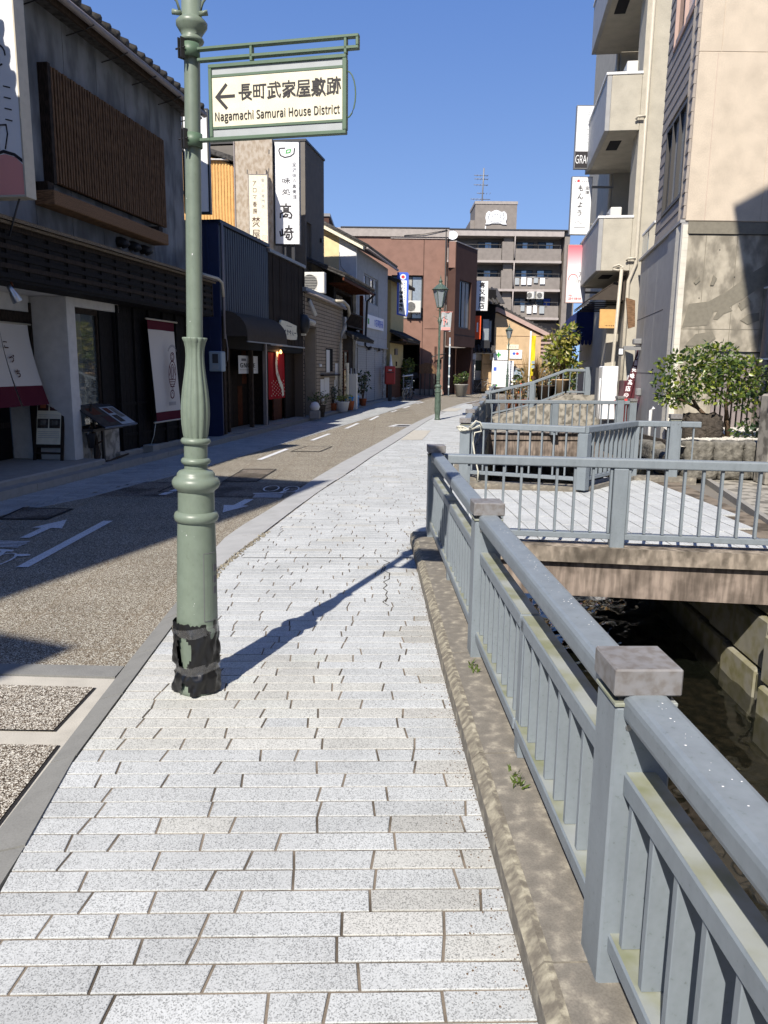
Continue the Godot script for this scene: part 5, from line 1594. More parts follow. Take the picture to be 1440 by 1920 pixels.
	lathe(s, [Vector2(0.0, -0.10), Vector2(0.06, -0.10), Vector2(0.065, -0.09), Vector2(0.05, 0.0), Vector2(0.035, 0.06), Vector2(0.03, 0.12), Vector2(0.0, 0.12)], 18)
	obj("lamp_head", s, M.steel, sp, Transform3D(Basis(Vector3(0, 0, 1), 0.35) * Basis(Vector3.RIGHT, -0.3), Vector3.ZERO))
	s = ST(false)
	tube(s, [Vector3(0.0, 0.1, 0.0), Vector3(-0.02, 0.17, -0.02), Vector3(-0.12, 0.2, -0.02)], 0.012, 0.01, 8)
	obj("clamp_arm", s, M.red_wood, sp)
	var sg := sign_box("shop_sign", "tall white box sign with a pink picture at its foot, cut by the left edge", "sign", at + Basis(Vector3.UP, deg_to_rad(turn)) * Vector3(-2.02, 3.55, 0.50), turn - 90.0, 0.72, 3.3, 0.20, M.white_board, M.pipe_beige, 0.02)
	s = ST()
	prism(s, V([-0.2, 0.025, 0.335, 0.025, 0.335, 0.36, 0.25, 0.44, 0.12, 0.48, -0.02, 0.46, -0.14, 0.40, -0.2, 0.32]), 0.093, 0.095)
	obj("pink_picture", s, M.pink, sg)
	s = ST()
	line2(s, [Vector2(-0.2, 0.36), Vector2(-0.08, 0.46), Vector2(0.1, 0.51), Vector2(0.24, 0.47), Vector2(0.335, 0.40)], 0.035, 0.097)
	line2(s, [Vector2(0.05, 0.53), Vector2(0.03, 0.68), Vector2(0.08, 0.80), Vector2(0.16, 0.80), Vector2(0.17, 0.70), Vector2(0.13, 0.54)], 0.018, 0.099)
	for q in [[0.12, 1.55], [0.10, 2.4]]:
		var pts := []
		for i in 15: pts.append(Vector2(q[0] + 0.09 * cos(TAU * i / 17.0), q[1] + 0.11 * sin(TAU * i / 17.0)))
		line2(s, pts, 0.02, 0.097)
	for i in 4: line2(s, [Vector2(0.16, 1.22 - i * 0.12), Vector2(0.24, 1.20 - i * 0.12)], 0.014, 0.097)
	obj("drawing", s, M.ink, sg)
	s = ST()
	var ell := []
	for i in 16: ell += [0.2 + 0.07 * cos(TAU * i / 16.0), 3.12 + 0.06 * sin(TAU * i / 16.0)]
	prism(s, V(ell), 0.093, 0.095)
	obj("pink_dot", s, M.pink, sg)
	pipe(sg, "stay", M.black_metal, [Vector3(0.2, 0.0, 0), Vector3(0.0, -0.42, -0.04)], 0.012)
	build_second_shop()

# ---------- the navy and plank fronted shops ----------
func build_second_shop() -> void:
	var at := Vector3(-3.79, 0, -16.73)
	var turn := 80.3
	var b := thing("dark_shops", "low pair of shops, one clad in navy corrugated sheet, one in weathered dark planks", "building", at, turn)
	pb(b, "core", M.black_wood, 0.86, 7.55, 2.0, 4.55, -5.0, -0.06)
	wall(b, "side_wall", M.navy_side, 0.80, 0.859, 0.0, 4.72, -5.0, -0.02)
	for i in 14: pb(b, "side_batten", M.navy_side, 0.785, 0.7995, 2.0, 4.70, -0.3 - i * 0.3, -0.26 - i * 0.3)
	for i in 46:
		var x := 0.87 + i * 0.0725
		pb(b, "corrugation", M.navy_sheet, x, x + 0.05, 2.7, 4.62, -0.05, -0.015 if i % 2 else -0.022)
	pb(b, "sheet_back", M.navy_sheet, 0.86, 4.2, 2.7, 4.63, -0.059, -0.045)
	pb(b, "coping", M.navy_sheet, 0.80, 4.22, 4.64, 4.72, -5.0, 0.03)
	var x := 4.24
	while x < 7.6:
		var w := R.randf_range(0.13, 0.19)
		pb(b, "plank", M.plank_wood, x, x + w - 0.007, 2.20, 4.52, -0.05, -0.012 + R.randf_range(-0.01, 0.012))
		x += w
	pb(b, "plank_coping", M.frame_grey, 4.2, 7.68, 4.54, 4.62, -5.0, 0.04)
	pb(b, "plank_foot", M.frame_grey, 4.24, 7.62, 2.16, 2.199, -0.05, 0.015)
	pb(b, "end_post", M.plank_wood, 7.55, 7.67, 0.0, 4.53, -0.3, 0.0)
	pipe(b, "downpipe", M.pipe_grey, [Vector3(0.90, 4.66, 0.03), Vector3(0.90, 2.9, 0.03), Vector3(0.92, 2.2, 0.03)], 0.03)
	pipe(b, "cable", M.pipe_grey, [Vector3(0.92, 2.3, 0.05), Vector3(0.99, 2.0, 0.06), Vector3(0.97, 1.75, 0.06), Vector3(0.90, 1.6, 0.04)], 0.014)
	pipe(b, "conduit", M.pipe_beige, [Vector3(-0.2, 3.46, 0.0), Vector3(0.62, 3.46, 0.02), Vector3(0.80, 3.40, 0.04), Vector3(0.86, 3.1, 0.04)], 0.035)
	# ground floor
	pb(b, "left_shop_wall", M.dark_wood, 0.86, 3.9, 0.0, 2.3, -0.9, -0.55)
	for i in 14: pb(b, "wall_panel", M.red_wood if i % 4 == 1 else M.dark_wood, 1.45 + (i % 7) * 0.34, 1.45 + (i % 7) * 0.34 + 0.325, 0.1 + 1.05 * (i / 7), 1.1 + 1.05 * (i / 7), -0.549, -0.53)
	for q in [1.36, 3.0]: pb(b, "post", M.old_wood, q, q + 0.10, 0.0, 2.25, -0.18, -0.08)
	pb(b, "front_post", M.old_wood, 0.9, 1.02, 0.0, 2.25, -0.12, 0.0)
	pb(b, "corner_post", M.pipe_grey, 3.88, 3.97, 0.0, 2.25, -0.1, -0.01)
	pb(b, "party_wall", M.dark_wood, 3.98, 4.06, 0.0, 2.2, -1.2, -0.02)
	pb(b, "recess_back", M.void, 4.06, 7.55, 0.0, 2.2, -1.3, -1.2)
	pb(b, "side_leaf", M.red_wood, 5.7, 6.5, 0.05, 2.0, -0.45, -0.40)
	pb(b, "side_leaf", M.dark_wood, 6.55, 7.54, 0.05, 2.16, -0.35, -0.30)
	pb(b, "doorstep", M.bare_concrete, 0.9, 7.66, -0.1, 0.07, -1.2, 0.02)
	pb(b, "lintel", M.black_wood, 4.06, 7.55, 2.05, 2.158, -0.3, -0.03)
	# scroll-shaped canvas awning
	var aw := thing("shop_awning", "rounded dark brown canvas awning under the navy sheet", "awning", at, turn)
	var s := ST(false)
	var prof := []
	for i in 9:
		var a := PI / 2 * i / 8.0
		prof.append(Vector2(0.55 * sin(a), 2.30 + 0.52 * cos(a)))
	for i in 8: quad(s, Vector3(0.95, prof[i].y, prof[i].x), Vector3(3.95, prof[i].y, prof[i].x), Vector3(3.95, prof[i + 1].y, prof[i + 1].x), Vector3(0.95, prof[i + 1].y, prof[i + 1].x))
	obj("canvas", s, M.awning_brown, aw)
	for q in [0.95, 3.95]:
		s = ST()
		var side := PackedVector2Array()
		for v in prof: side.append(v)
		side.append(Vector2(0.0, 2.24)); side.append(Vector2(0.0, 2.82))
		prism(s, V([0.0, 2.26, 0.0, 2.82, 0.21, 2.78, 0.39, 2.67, 0.51, 2.50, 0.55, 2.30, 0.55, 2.26]), 0.0, 0.01, Transform3D(Basis(Vector3(0, 0, 1), Vector3.UP, Vector3(-1, 0, 0)), Vector3(q, 0, 0)))
		obj("side_cheek", s, M.awning_brown, aw)
	pb(aw, "valance", M.awning_brown, 0.94, 3.96, 2.16, 2.30, 0.545, 0.555)
	pb(aw, "front_bar", M.frame_grey, 0.94, 3.96, 2.135, 2.16, 0.53, 0.565)
	# wooden plaque
	var pq := thing("wooden_plaque", "pale wavy-edged wooden plaque with brush lettering on the planks", "sign", at, turn)
	s = ST()
	prism(s, V([5.0, 2.42, 5.02, 2.60, 4.96, 2.80, 5.05, 2.86, 5.6, 2.85, 6.2, 2.80, 6.52, 2.78, 6.5, 2.62, 6.58, 2.50, 6.5, 2.38, 6.0, 2.36, 5.4, 2.38, 5.1, 2.36]), 0.02, 0.07)
	obj("board", s, M.cream_board, pq)
	glyphs(pq, "brushwork", "さかや人一", M.ink, 5.25, 2.64, 0.22, 0.16, 0.025, 0.072, Vector2(0.25, 0.0))
	scribble(pq, "small_print", M.ink_grey, 5.5, 6.0, 2.70, 2.76, 0.072, 1, 0.02)
	# red noren and bulb
	var rn := thing("red_noren", "red noren with pale swirl hanging in the second shop's doorway", "curtain", at, turn)
	s = ST(false)
	for i in 10:
		var f := func(a: int, y: float) -> Vector3: return Vector3(4.40 + 1.45 * a / 10.0, y, -0.12 + 0.03 * sin(a * 1.3) * (2.0 - y))
		quad(s, f.call(i, 0.72), f.call(i, 1.98), f.call(i + 1, 1.98), f.call(i + 1, 0.72))
	obj("cloth", s, M.cloth_red, rn)
	s = ST()
	line2(s, [Vector2(5.05, 1.95), Vector2(4.97, 1.7), Vector2(5.01, 1.45), Vector2(5.25, 1.2), Vector2(5.5, 1.02), Vector2(5.55, 0.85)], 0.17, -0.07)
	obj("swirl", s, M.cream_board, rn)
	s = ST()
	for i in 36: box(s, 4.5 + 0.034 * i, 4.525 + 0.034 * i, 0.80 + 0.05 * ((i * 7) % 9), 0.83 + 0.05 * ((i * 7) % 9), -0.071, -0.067)
	obj("print", s, M.cream_board, rn)
	glyphs(rn, "characters", "さかや", M.ink_brown, 4.98, 1.88, 0.1, 0.13, 0.016, -0.064, Vector2(0.03, -0.22))
	var bu := thing("bare_bulb", "small lit bulb over the red noren", "light bulb", at + Basis(Vector3.UP, deg_to_rad(turn)) * Vector3(5.15, 2.0, 0.0), turn)
	s = ST(false)
	lathe(s, [Vector2(0, -0.05), Vector2(0.03, -0.04), Vector2(0.04, 0.0), Vector2(0.022, 0.04), Vector2(0.015, 0.06), Vector2(0.0, 0.06)], 12)
	var glow := StandardMaterial3D.new()
	glow.resource_name = "bulb_glow"
	glow.albedo_color = Color(1, 0.9, 0.75)
	glow.emission_enabled = true
	glow.emission = Color(1.0, 0.72, 0.42)
	glow.emission_energy_multiplier = 3.0
	obj("bulb_glass", s, glow, bu)
	s = ST(false)
	tube(s, [Vector3(0, 0.06, 0), Vector3(0, 0.11, 0)], 0.02, 0.02, 8)
	obj("socket", s, M.black_metal, bu)
	var lt := OmniLight3D.new()
	lt.name = "bulb_light"
	lt.light_energy = 0.06
	lt.light_color = Color(1.0, 0.75, 0.5)
	lt.light_size = 0.03
	lt.omni_range = 6.0
	lt.omni_attenuation = 2.0
	lt.shadow_enabled = true
	bu.add_child(lt)
	# paper notice behind a post, blue meter box
	var nt := thing("paper_notice", "white paper notice with black capitals hung inside the first dark shop front", "notice", at, turn)
	pb(nt, "paper", M.white_matt, 2.42, 3.85, 1.42, 1.86, -0.23, -0.22)
	latin(nt, "lettering", "GNO  E", M.ink, Vector3(2.52, 1.57, -0.218), 0.11, 1.1, true)
	pb(nt, "print_band", M.ink_grey, 2.62, 2.95, 1.73, 1.79, -0.219, -0.217)
	scribble(nt, "small_print", M.ink_faint, 2.5, 3.7, 1.49, 1.54, -0.219, 1, 0.02)
	var mb := thing("meter_box", "grey-blue plastic meter box on the corner of the navy shop", "meter box", at, turn)
	pb(mb, "case", M.meter_blue, 0.56, 0.80, 1.48, 1.92, -0.22, 0.08, 0.02)
	pb(mb, "dial_window", M.ac_dark, 0.545, 0.558, 1.66, 1.86, -0.13, 0.0)
	pb(mb, "label_plate", M.grey_board, 0.547, 0.558, 1.53, 1.62, -0.13, 0.0)

func across(z: float) -> Transform3D:
	# prism x runs along local z, its depth along local -x from z
	return Transform3D(Basis(Vector3(0, 0, 1), Vector3.UP, Vector3(-1, 0, 0)), Vector3(z, 0, 0))

func tile_roof(root: Node, called: String, x0: float, x1: float, zf: float, yf: float, zb: float, yb: float, pitch: float, r: float) -> void:
	# rows of round tiles running from the eave (zf, yf) up to (zb, yb)
	var s := ST()
	prism(s, V([zf, yf - 0.06, zf, yf, zb, yb, zb, yb - 0.06]), -x1, -x0, Transform3D(Basis(Vector3(0, 0, 1), Vector3.UP, Vector3(-1, 0, 0)), Vector3.ZERO))
	obj(called, s, M.tile_roof, root)
	s = ST(false)
	tube(s, [Vector3(0, yf + r * 0.3, zf + 0.03), Vector3(0, yb + r * 0.3, zb)], r, r, 7)
	s.generate_normals()
	var m := s.commit()
	var n := int((x1 - x0) / pitch)
	for i in n: put("roof_tile", m, M.tile_roof, root, Transform3D(Basis(), Vector3(x0 + (i + 0.5) * pitch, 0, 0)))

func build_left_far() -> void:
	# white sign on the far end of the corner shop, partly behind the lamp post
	var ws := sign_box("shop_sign", "blank white box sign behind the near lamp post, beside the slate grey shop", "sign", Vector3(-4.06, 4.80, -17.4), 0.0, 0.56, 2.08, 0.16, M.white_board, M.black_metal, 0.035)
	pb(ws, "arm", M.black_metal, -0.9, -0.28, 1.7, 1.76, -0.03, 0.03)
	pb(ws, "arm", M.black_metal, -0.9, -0.28, 0.4, 0.46, -0.03, 0.03)
	# ochre house
	var oc := thing("ochre_house", "house with an ochre corrugated side wall rising behind the navy shop", "house", Vector3(-8.0, 0, -26.4), 0.0)
	var s := ST()
	prism(s, V([-4.0, 0, 4.1, 0, 4.1, 7.62, 2.0, 8.30, -4.0, 9.6]), -5.0, -0.03)
	obj("wall", s, M.ochre_sheet, oc)
	for i in 36:
		var x := 0.6 + i * 0.097
		pb(oc, "corrugation", M.ochre_sheet, x, x + 0.06, 3.0, 7.75 + (4.1 - x) * 0.2 if x < 4.1 else 7.6, -0.029, 0.0)
	s = ST()
	prism(s, V([-4.0, 9.62, 2.0, 8.36, 4.2, 7.70, 4.2, 7.85, 2.0, 8.52, -4.0, 9.8]), -5.2, 0.14)
	obj("roof", s, M.tile_roof, oc)
	pb(oc, "verge", M.white_wall, 1.9, 4.22, 8.1, 8.13, -0.2, 0.10)
	# concrete tower with signs
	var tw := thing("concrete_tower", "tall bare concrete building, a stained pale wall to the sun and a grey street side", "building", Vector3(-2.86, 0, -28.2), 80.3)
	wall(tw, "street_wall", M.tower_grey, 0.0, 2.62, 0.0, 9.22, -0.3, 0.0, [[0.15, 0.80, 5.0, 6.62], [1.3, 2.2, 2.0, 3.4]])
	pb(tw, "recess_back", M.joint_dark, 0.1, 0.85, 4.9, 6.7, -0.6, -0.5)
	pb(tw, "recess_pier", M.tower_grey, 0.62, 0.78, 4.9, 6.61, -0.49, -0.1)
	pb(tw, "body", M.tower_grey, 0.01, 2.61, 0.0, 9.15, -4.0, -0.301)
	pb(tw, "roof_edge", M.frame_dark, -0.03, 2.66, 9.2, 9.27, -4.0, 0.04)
	pb(tw, "vent_cap", M.black_metal, 2.0, 2.12, 6.2, 6.34, 0.002, 0.08)
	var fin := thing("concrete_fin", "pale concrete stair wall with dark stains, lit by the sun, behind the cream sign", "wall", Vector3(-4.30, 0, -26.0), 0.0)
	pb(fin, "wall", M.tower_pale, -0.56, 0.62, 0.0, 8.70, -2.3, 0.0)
	pb(fin, "edge_post", M.pipe_grey, -0.60, -0.561, 4.0, 8.66, -0.1, 0.03)
	for q in [[0.42, 7.2], [0.35, 7.5], [-0.15, 7.15], [0.50, 8.2], [-0.2, 7.6], [0.1, 7.55], [0.48, 7.65]]:
		var f := ST()
		prism(f, V([q[0], q[1], q[0] + 0.04, q[1] + 0.01, q[0] + 0.05, q[1] + 0.13, q[0] + 0.01, q[1] + 0.15]), 0.0005, 0.003)
		obj("stain", f, M.tower_grey, fin)
	var s1 := sign_box("shop_sign", "cream vertical sign with brown brush characters and a red seal", "sign", Vector3(-4.02, 5.36, -25.3), 0.0, 0.60, 2.07, 0.14, M.cream_board, M.pipe_grey, 0.02)
	pb(s1, "arm", M.tower_pale, -0.02, 0.24, 2.07, 2.25, -0.6, 0.0)
	glyphs(s1, "characters", "アロマ香房", M.ink_brown, -0.17, 1.88, 0.13, 0.15, 0.014, 0.064, Vector2(0, -0.205))
	glyphs(s1, "large_characters", "焚屋", M.ink_brown, -0.20, 0.82, 0.24, 0.30, 0.022, 0.064, Vector2(0, -0.37))
	glyphs(s1, "small_characters", "香りの専門店", M.ink_faint, 0.10, 1.95, 0.1, 0.1, 0.010, 0.064, Vector2(0, -0.155))
	s = ST()
	line2(s, [Vector2(0.12, 0.12), Vector2(0.26, 0.12), Vector2(0.26, 0.26), Vector2(0.12, 0.26), Vector2(0.12, 0.12)], 0.012, 0.064)
	line2(s, [Vector2(0.16, 0.16), Vector2(0.16, 0.22)], 0.012, 0.064)
	line2(s, [Vector2(0.215, 0.16), Vector2(0.215, 0.22)], 0.012, 0.064)
	obj("seal", s, M.pink, s1)
	var s2 := sign_box("shop_sign", "tall white sign with a tea bowl mark over black characters", "sign", Vector3(-3.24, 5.50, -26.3), 0.0, 0.83, 3.16, 0.22, M.white_board, M.black_metal, 0.03)
	glyphs(s2, "large_characters", "高崎", M.ink, -0.26, 1.27, 0.44, 0.46, 0.05, 0.104, Vector2(0, -0.66))
	glyphs(s2, "characters", "味処", M.ink, -0.16, 2.06, 0.26, 0.19, 0.022, 0.104, Vector2(0, -0.34))
	glyphs(s2, "small_characters", "金沢味の真骨頂", M.ink_grey, 0.17, 2.52, 0.13, 0.125, 0.014, 0.104, Vector2(0, -0.165))
	s = ST()
	line2(s, [Vector2(-0.06, 2.94), Vector2(-0.22, 2.93), Vector2(-0.25, 2.86), Vector2(-0.20, 2.72), Vector2(-0.06, 2.66), Vector2(0.12, 2.70), Vector2(0.23, 2.78), Vector2(0.25, 2.93)], 0.042, 0.104)
	obj("bowl_mark", s, M.ink, s2)
	s = ST()
	line2(s, [Vector2(-0.02, 2.79), Vector2(0.0, 2.88), Vector2(0.13, 2.90), Vector2(0.10, 2.81), Vector2(-0.02, 2.79)], 0.04, 0.104)
	obj("leaf_mark", s, M.green_ink, s2)
	for q in [-0.16, 0.12]: pb(s2, "support", M.black_metal, q, q + 0.1, -1.6, -0.002, -0.05, 0.05)
	# rusty block far behind the tower
	var fb := thing("distant_block", "top corner of a dark brown building peeping out behind the grey tower", "building", Vector3(-5.1, 0, -58.0), 0.0)
	pb(fb, "wall", M.shade_brown_wing, -4.0, 0.9, 0.0, 12.2, -6.0, 0.0)
	pb(fb, "wall", M.flat_brown, -4.0, -0.9, 12.2, 13.5, -6.0, -0.2)
	pb(fb, "roof_edge", M.frame_grey, -4.1, 1.0, 12.2, 12.4, -6.0, 0.1)
	tiled_house()
	machiya()
	gable_house()
	yellow_house()

func tiled_house() -> void:
	var at := Vector3(-2.53, 0, -24.1)
	var b := thing("beige_tiled_house", "low shop faced with narrow beige tiles, with a dark entrance recess", "building", at, 82.0)
	wall(b, "core", M.tile_joint, 0.05, 6.25, 0.0, 3.85, -5.0, -0.02, [[0.2, 1.75, 0.0, 2.83]])
	# courses of long tiles as real strips
	var s := ST()
	for i in 32:
		var y := 0.06 + i * 0.118
		for q in [[0.05, 0.2], [1.75, 6.25]]:
			if y > 2.83 and q[0] < 0.1: q = [0.05, 1.75]
			var x: float = q[0]
			while x < q[1] - 0.01:
				var e := minf(x + 0.4, q[1])
				box(s, x, e - 0.012, y, y + 0.096, -0.02, R.randf_range(-0.002, 0.004))
				x = e
	tag(obj("wall_tiles", s, M.tile_beige, b), "", "", "", "stuff")
	pb(b, "recess_wall", M.tile_beige, 1.7, 1.749, 0.0, 2.83, -0.95, -0.021)
	pb(b, "recess_back", M.dark_wood, 0.2, 1.69, 0.0, 2.83, -1.0, -0.95)
	pb(b, "roof_edge", M.frame_grey, 0.0, 6.35, 3.86, 3.98, -5.0, 0.10)
	pipe(b, "gutter", M.pipe_grey, [Vector3(0.1, 3.84, 0.10), Vector3(6.3, 3.80, 0.10)], 0.05)
	pb(b, "wall_niche", M.void, 3.15, 4.3, 1.45, 2.25, 0.005, 0.012)
	pb(b, "niche_print", M.white_matt, 3.2, 3.75, 1.42, 2.2, 0.013, 0.02)
	for q in [[2.3, 0.45, 2.85, 1.2], [2.9, 0.6, 3.7, 1.25], [4.75, 0.9, 5.3, 1.75], [4.6, 0.3, 5.2, 1.15]]: pb(b, "paper", M.white_matt, q[0], q[2], q[1], q[3], 0.006, 0.012)
	pb(b, "ledge", M.dark_wood, 2.3, 5.4, 1.30, 1.35, 0.005, 0.12)
	for q in [[0.6, 1.0], [1.05, 1.5]]: pb(b, "recess_slot", M.void, q[0], q[1], 0.55, 0.63, -0.949, -0.94)
	pb(b, "wall_box", M.white_matt, 2.1, 2.35, 1.62, 1.70, 0.005, 0.05)
	pipe(b, "downpipe", M.pipe_beige, [Vector3(4.35, 3.93, 0.10), Vector3(5.1, 3.98, 0.24), Vector3(5.75, 3.85, 0.30), Vector3(5.98, 3.6, 0.30), Vector3(5.7, 3.1, 0.18), Vector3(5.35, 2.8, 0.12), Vector3(5.25, 2.4, 0.11), Vector3(5.22, 0.5, 0.10)], 0.058)
	var aw := thing("small_awning", "little navy cloth awning over a white vertical nameplate in the tiled entrance", "awning", at, 82.0)
	s = ST()
	quad(s, Vector3(0.35, 1.35, -0.35), Vector3(0.35, 1.75, -0.9), Vector3(1.6, 1.75, -0.9), Vector3(1.6, 1.35, -0.35))
	quad(s, Vector3(0.35, 1.20, -0.35), Vector3(0.35, 1.35, -0.35), Vector3(1.6, 1.35, -0.35), Vector3(1.6, 1.20, -0.35))
	obj("cloth", s, M.navy_cloth, aw)
	var np := thing("nameplate", "white nameplate with three black characters under the little navy awning", "sign", at, 82.0)
	pb(np, "plate", M.white_matt, 0.85, 1.3, 0.72, 1.22, -0.6, -0.57)
	glyphs(np, "characters", "かさや", M.ink, 0.98, 1.20, 0.2, 0.12, 0.03, -0.568, Vector2(0, -0.16))
	for q in [[0.55, 3.55, 0.12, "tubular white security lamp"], [0.4, 2.95, 0.1, "round wall lamp"]]:
		var c := thing("wall_lamp", "white tubular lamp pointing down under the tiled house's gutter" if q[1] > 3.2 else "white wall lamp on an arm above the tiled entrance", "wall lamp", at, 82.0)
		s = ST(false)
		tube(s, [Vector3(q[0], q[1] + 0.1, 0.06), Vector3(q[0] + 0.3, q[1] - 0.35 if q[1] > 3.2 else q[1], 0.18)], 0.05, 0.07, 10)
		obj("tube", s, M.ac_white, c)
		pb(c, "bracket", M.ac_dark, q[0] - 0.06, q[0] + 0.06, q[1] + 0.05, q[1] + 0.15, 0.0, 0.08)
	var bell := thing("round_sign", "small dark round lantern at the edge of the plank shop", "lantern", Vector3(-2.52, 2.6, -24.0), 0.0)
	s = ST(false)
	lathe(s, [Vector2(0, 0), Vector2(0.14, 0.03), Vector2(0.2, 0.2), Vector2(0.2, 0.4), Vector2(0.12, 0.55), Vector2(0, 0.58)], 16)
	obj("body", s, M.black_metal, bell)
	pb(bell, "lower_cap", M.cream_board, -0.08, 0.08, -0.06, -0.002, -0.08, 0.08)
	var f := Basis(Vector3.UP, deg_to_rad(82.0))
	aircon("air conditioner on the roof edge of the beige tiled house", at + f * Vector3(2.9, 3.99, -0.35), -8.0, Vector3(0.8, 0.75, 0.32))
	aircon("air conditioner half hidden at the foot of the grey tower", at + f * Vector3(0.1, 3.99, -1.1), -8.0, Vector3(0.8, 0.75, 0.32))

func machiya() -> void:
	var at := Vector3(-1.65, 0, -30.35)
	var b := thing("old_wooden_house", "old dark wooden townhouse with two tiled roofs and a small balcony", "house", at, 80.5)
	wall(b, "wall", M.dark_wood, -0.1, 3.6, 0.0, 5.2, -5.0, -0.35, [[0.3, 3.0, 3.25, 4.5], [0.2, 2.6, 0.1, 2.3]])
	pb(b, "upper_screen", M.dirty_plaster, 0.3, 3.0, 3.7, 4.5, -0.8, -0.7)
	pb(b, "upper_dark", M.void, 0.3, 3.0, 3.2, 3.7, -0.8, -0.7)
	var w := window(b, 0.2, 2.6, 0.1, 2.3, -0.36, M.red_wood, [M.glass_dark, M.glass_dark, M.glass_dark], 0.06)
	for y in [0.75, 1.5]: pb(w, "glazing_bar", M.red_wood, 0.26, 2.54, y, y + 0.04, -0.39, -0.365)
	tile_roof(b, "upper_roof", -2.2, 3.7, 0.55, 4.78, -3.2, 6.3, 0.24, 0.07)
	tile_roof(b, "lower_roof", -0.1, 3.5, 0.55, 2.66, -0.34, 3.15, 0.22, 0.065)
	pb(b, "upper_fascia", M.red_wood, -2.2, 3.7, 4.62, 4.71, 0.46, 0.52)
	for i in 8: pb(b, "rafter", M.red_wood, -0.9 + i * 0.55, -0.82 + i * 0.55, 4.60, 4.68, -0.35, 0.45)
	for i in 15: pb(b, "baluster", M.old_wood, 0.35 + i * 0.2, 0.40 + i * 0.2, 3.22, 3.68, 0.05, 0.09)
	pb(b, "balcony_rail", M.dark_wood, 0.2, 3.4, 3.68, 3.74, 0.03, 0.11)
	pb(b, "balcony_floor", M.dark_wood, 0.2, 3.4, 3.16, 3.22, -0.35, 0.12)
	s_post(b, M.red_wood, 3.35, 2.7, 4.6)
	pb(b, "white_shutter_box", M.frame_grey, -0.2, 0.15, 2.7, 3.5, -0.1, 0.1)
	pipe(b, "downpipe", M.black_metal, [Vector3(3.75, 4.70, 0.55), Vector3(3.78, 4.4, 0.2), Vector3(3.8, 2.55, 0.12), Vector3(3.4, 2.42, 0.35), Vector3(3.1, 2.45, 0.5)], 0.05)

func s_post(b: Node, m: Material, x: float, y0: float, y1: float) -> void:
	pb(b, "corner_post", m, x, x + 0.12, y0, y1, -0.05, 0.1)

func gable_house() -> void:
	var at := Vector3(-1.27, 0, -33.9)
	var b := thing("grey_gable_house", "pale grey rendered house with a sunlit cream gable side and shuttered shop front", "house", at, 79.0)
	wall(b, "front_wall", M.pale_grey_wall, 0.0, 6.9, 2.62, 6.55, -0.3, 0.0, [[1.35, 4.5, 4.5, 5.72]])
	window(b, 1.35, 4.5, 4.5, 5.72, -0.06, M.frame_grey, [M.glass_sky_pale, M.curtain, M.glass_dark, M.glass_sky_pale], 0.07)
	pb(b, "front_soffit", M.pale_grey_wall, 0.0, 6.9, 2.55, 2.619, -0.5, 0.05)
	for q in [2.0, 4.6]: pb(b, "panel_joint", M.frame_grey, q, q + 0.02, 2.63, 6.5, 0.0005, 0.004)
	pb(b, "panel_joint", M.frame_grey, 0.0, 6.9, 3.02, 3.04, 0.0045, 0.008)
	pb(b, "core", M.pale_grey_wall, 0.05, 6.85, 0.0, 6.5, -5.0, -0.301)
	pb(b, "end_post", M.dirty_plaster, 6.1, 6.9, 0.0, 2.55, -0.3, -0.02)
	for k in 3:
		var x0 := 0.42 + k * 1.88
		var f := pb(b, "roller_shutter", M.frame_grey, x0, x0 + 1.80, 0.05, 2.53, -0.2, -0.08)
		for i in 24: pb(f, "shutter_slat", M.shutter, x0 + 0.02, x0 + 1.78, 0.08 + i * 0.10, 0.158 + i * 0.10, -0.079, -0.045)
		pb(b, "shutter_rail", M.frame_grey, x0 + 1.80, x0 + 1.875, 0.0, 2.54, -0.2, -0.04)
	pb(b, "lamp_bracket", M.black_metal, 2.3, 2.6, 2.40, 2.54, 0.0, 0.1)
	pb(b, "lamp_bracket", M.black_metal, 4.6, 4.9, 2.40, 2.54, 0.0, 0.1)
	# sunlit gable side: cream render and a white strip next to the front
	var s := ST()
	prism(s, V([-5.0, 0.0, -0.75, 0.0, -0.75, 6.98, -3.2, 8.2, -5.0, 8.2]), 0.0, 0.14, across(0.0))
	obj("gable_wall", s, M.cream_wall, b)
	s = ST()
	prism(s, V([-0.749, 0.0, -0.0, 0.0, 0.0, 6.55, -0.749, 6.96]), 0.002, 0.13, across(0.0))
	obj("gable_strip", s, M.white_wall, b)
	pipe(b, "cable", M.frame_grey, [Vector3(-0.15, 6.4, -0.74), Vector3(-0.16, 5.8, -0.66), Vector3(-0.16, 5.4, -0.3)], 0.012)
	s = ST()
	prism(s, V([0.35, 6.44, 0.35, 6.56, -3.2, 8.38, -3.2, 8.22]), 0.0, 0.32, across(-0.12))
	obj("verge_board", s, M.cream_board, b)
	tile_roof(b, "roof", -0.12, 7.2, 0.42, 6.60, -3.2, 8.45, 0.28, 0.085)
	pipe(b, "gutter", M.pipe_grey, [Vector3(-0.1, 6.52, 0.45), Vector3(7.2, 6.52, 0.45)], 0.06)
	var sg := thing("shop_sign", "white horizontal sign with faded blue lettering on the pale grey house", "sign", at, 79.0)
	pb(sg, "board", M.white_board, 1.75, 5.6, 3.40, 3.98, 0.01, 0.07)
	for i in 6:
		s = ST()
		strokes(s, G[["ホ", "店", "事", "務", "所", "保"][i]], 3.35 + i * 0.36, 3.86, 0.3, 0.34, 0.045, 0.072)
		obj("character", s, M.blue_ink, sg)
	pb(sg, "green_mark", M.green_ink, 1.9, 2.2, 3.55, 3.8, 0.0715, 0.074)
	pipe(sg, "loop", M.frame_grey, [Vector3(1.75, 3.9, 0.05), Vector3(1.45, 3.95, 0.1), Vector3(1.3, 3.8, 0.1), Vector3(1.5, 3.62, 0.08), Vector3(1.75, 3.66, 0.05)], 0.02)

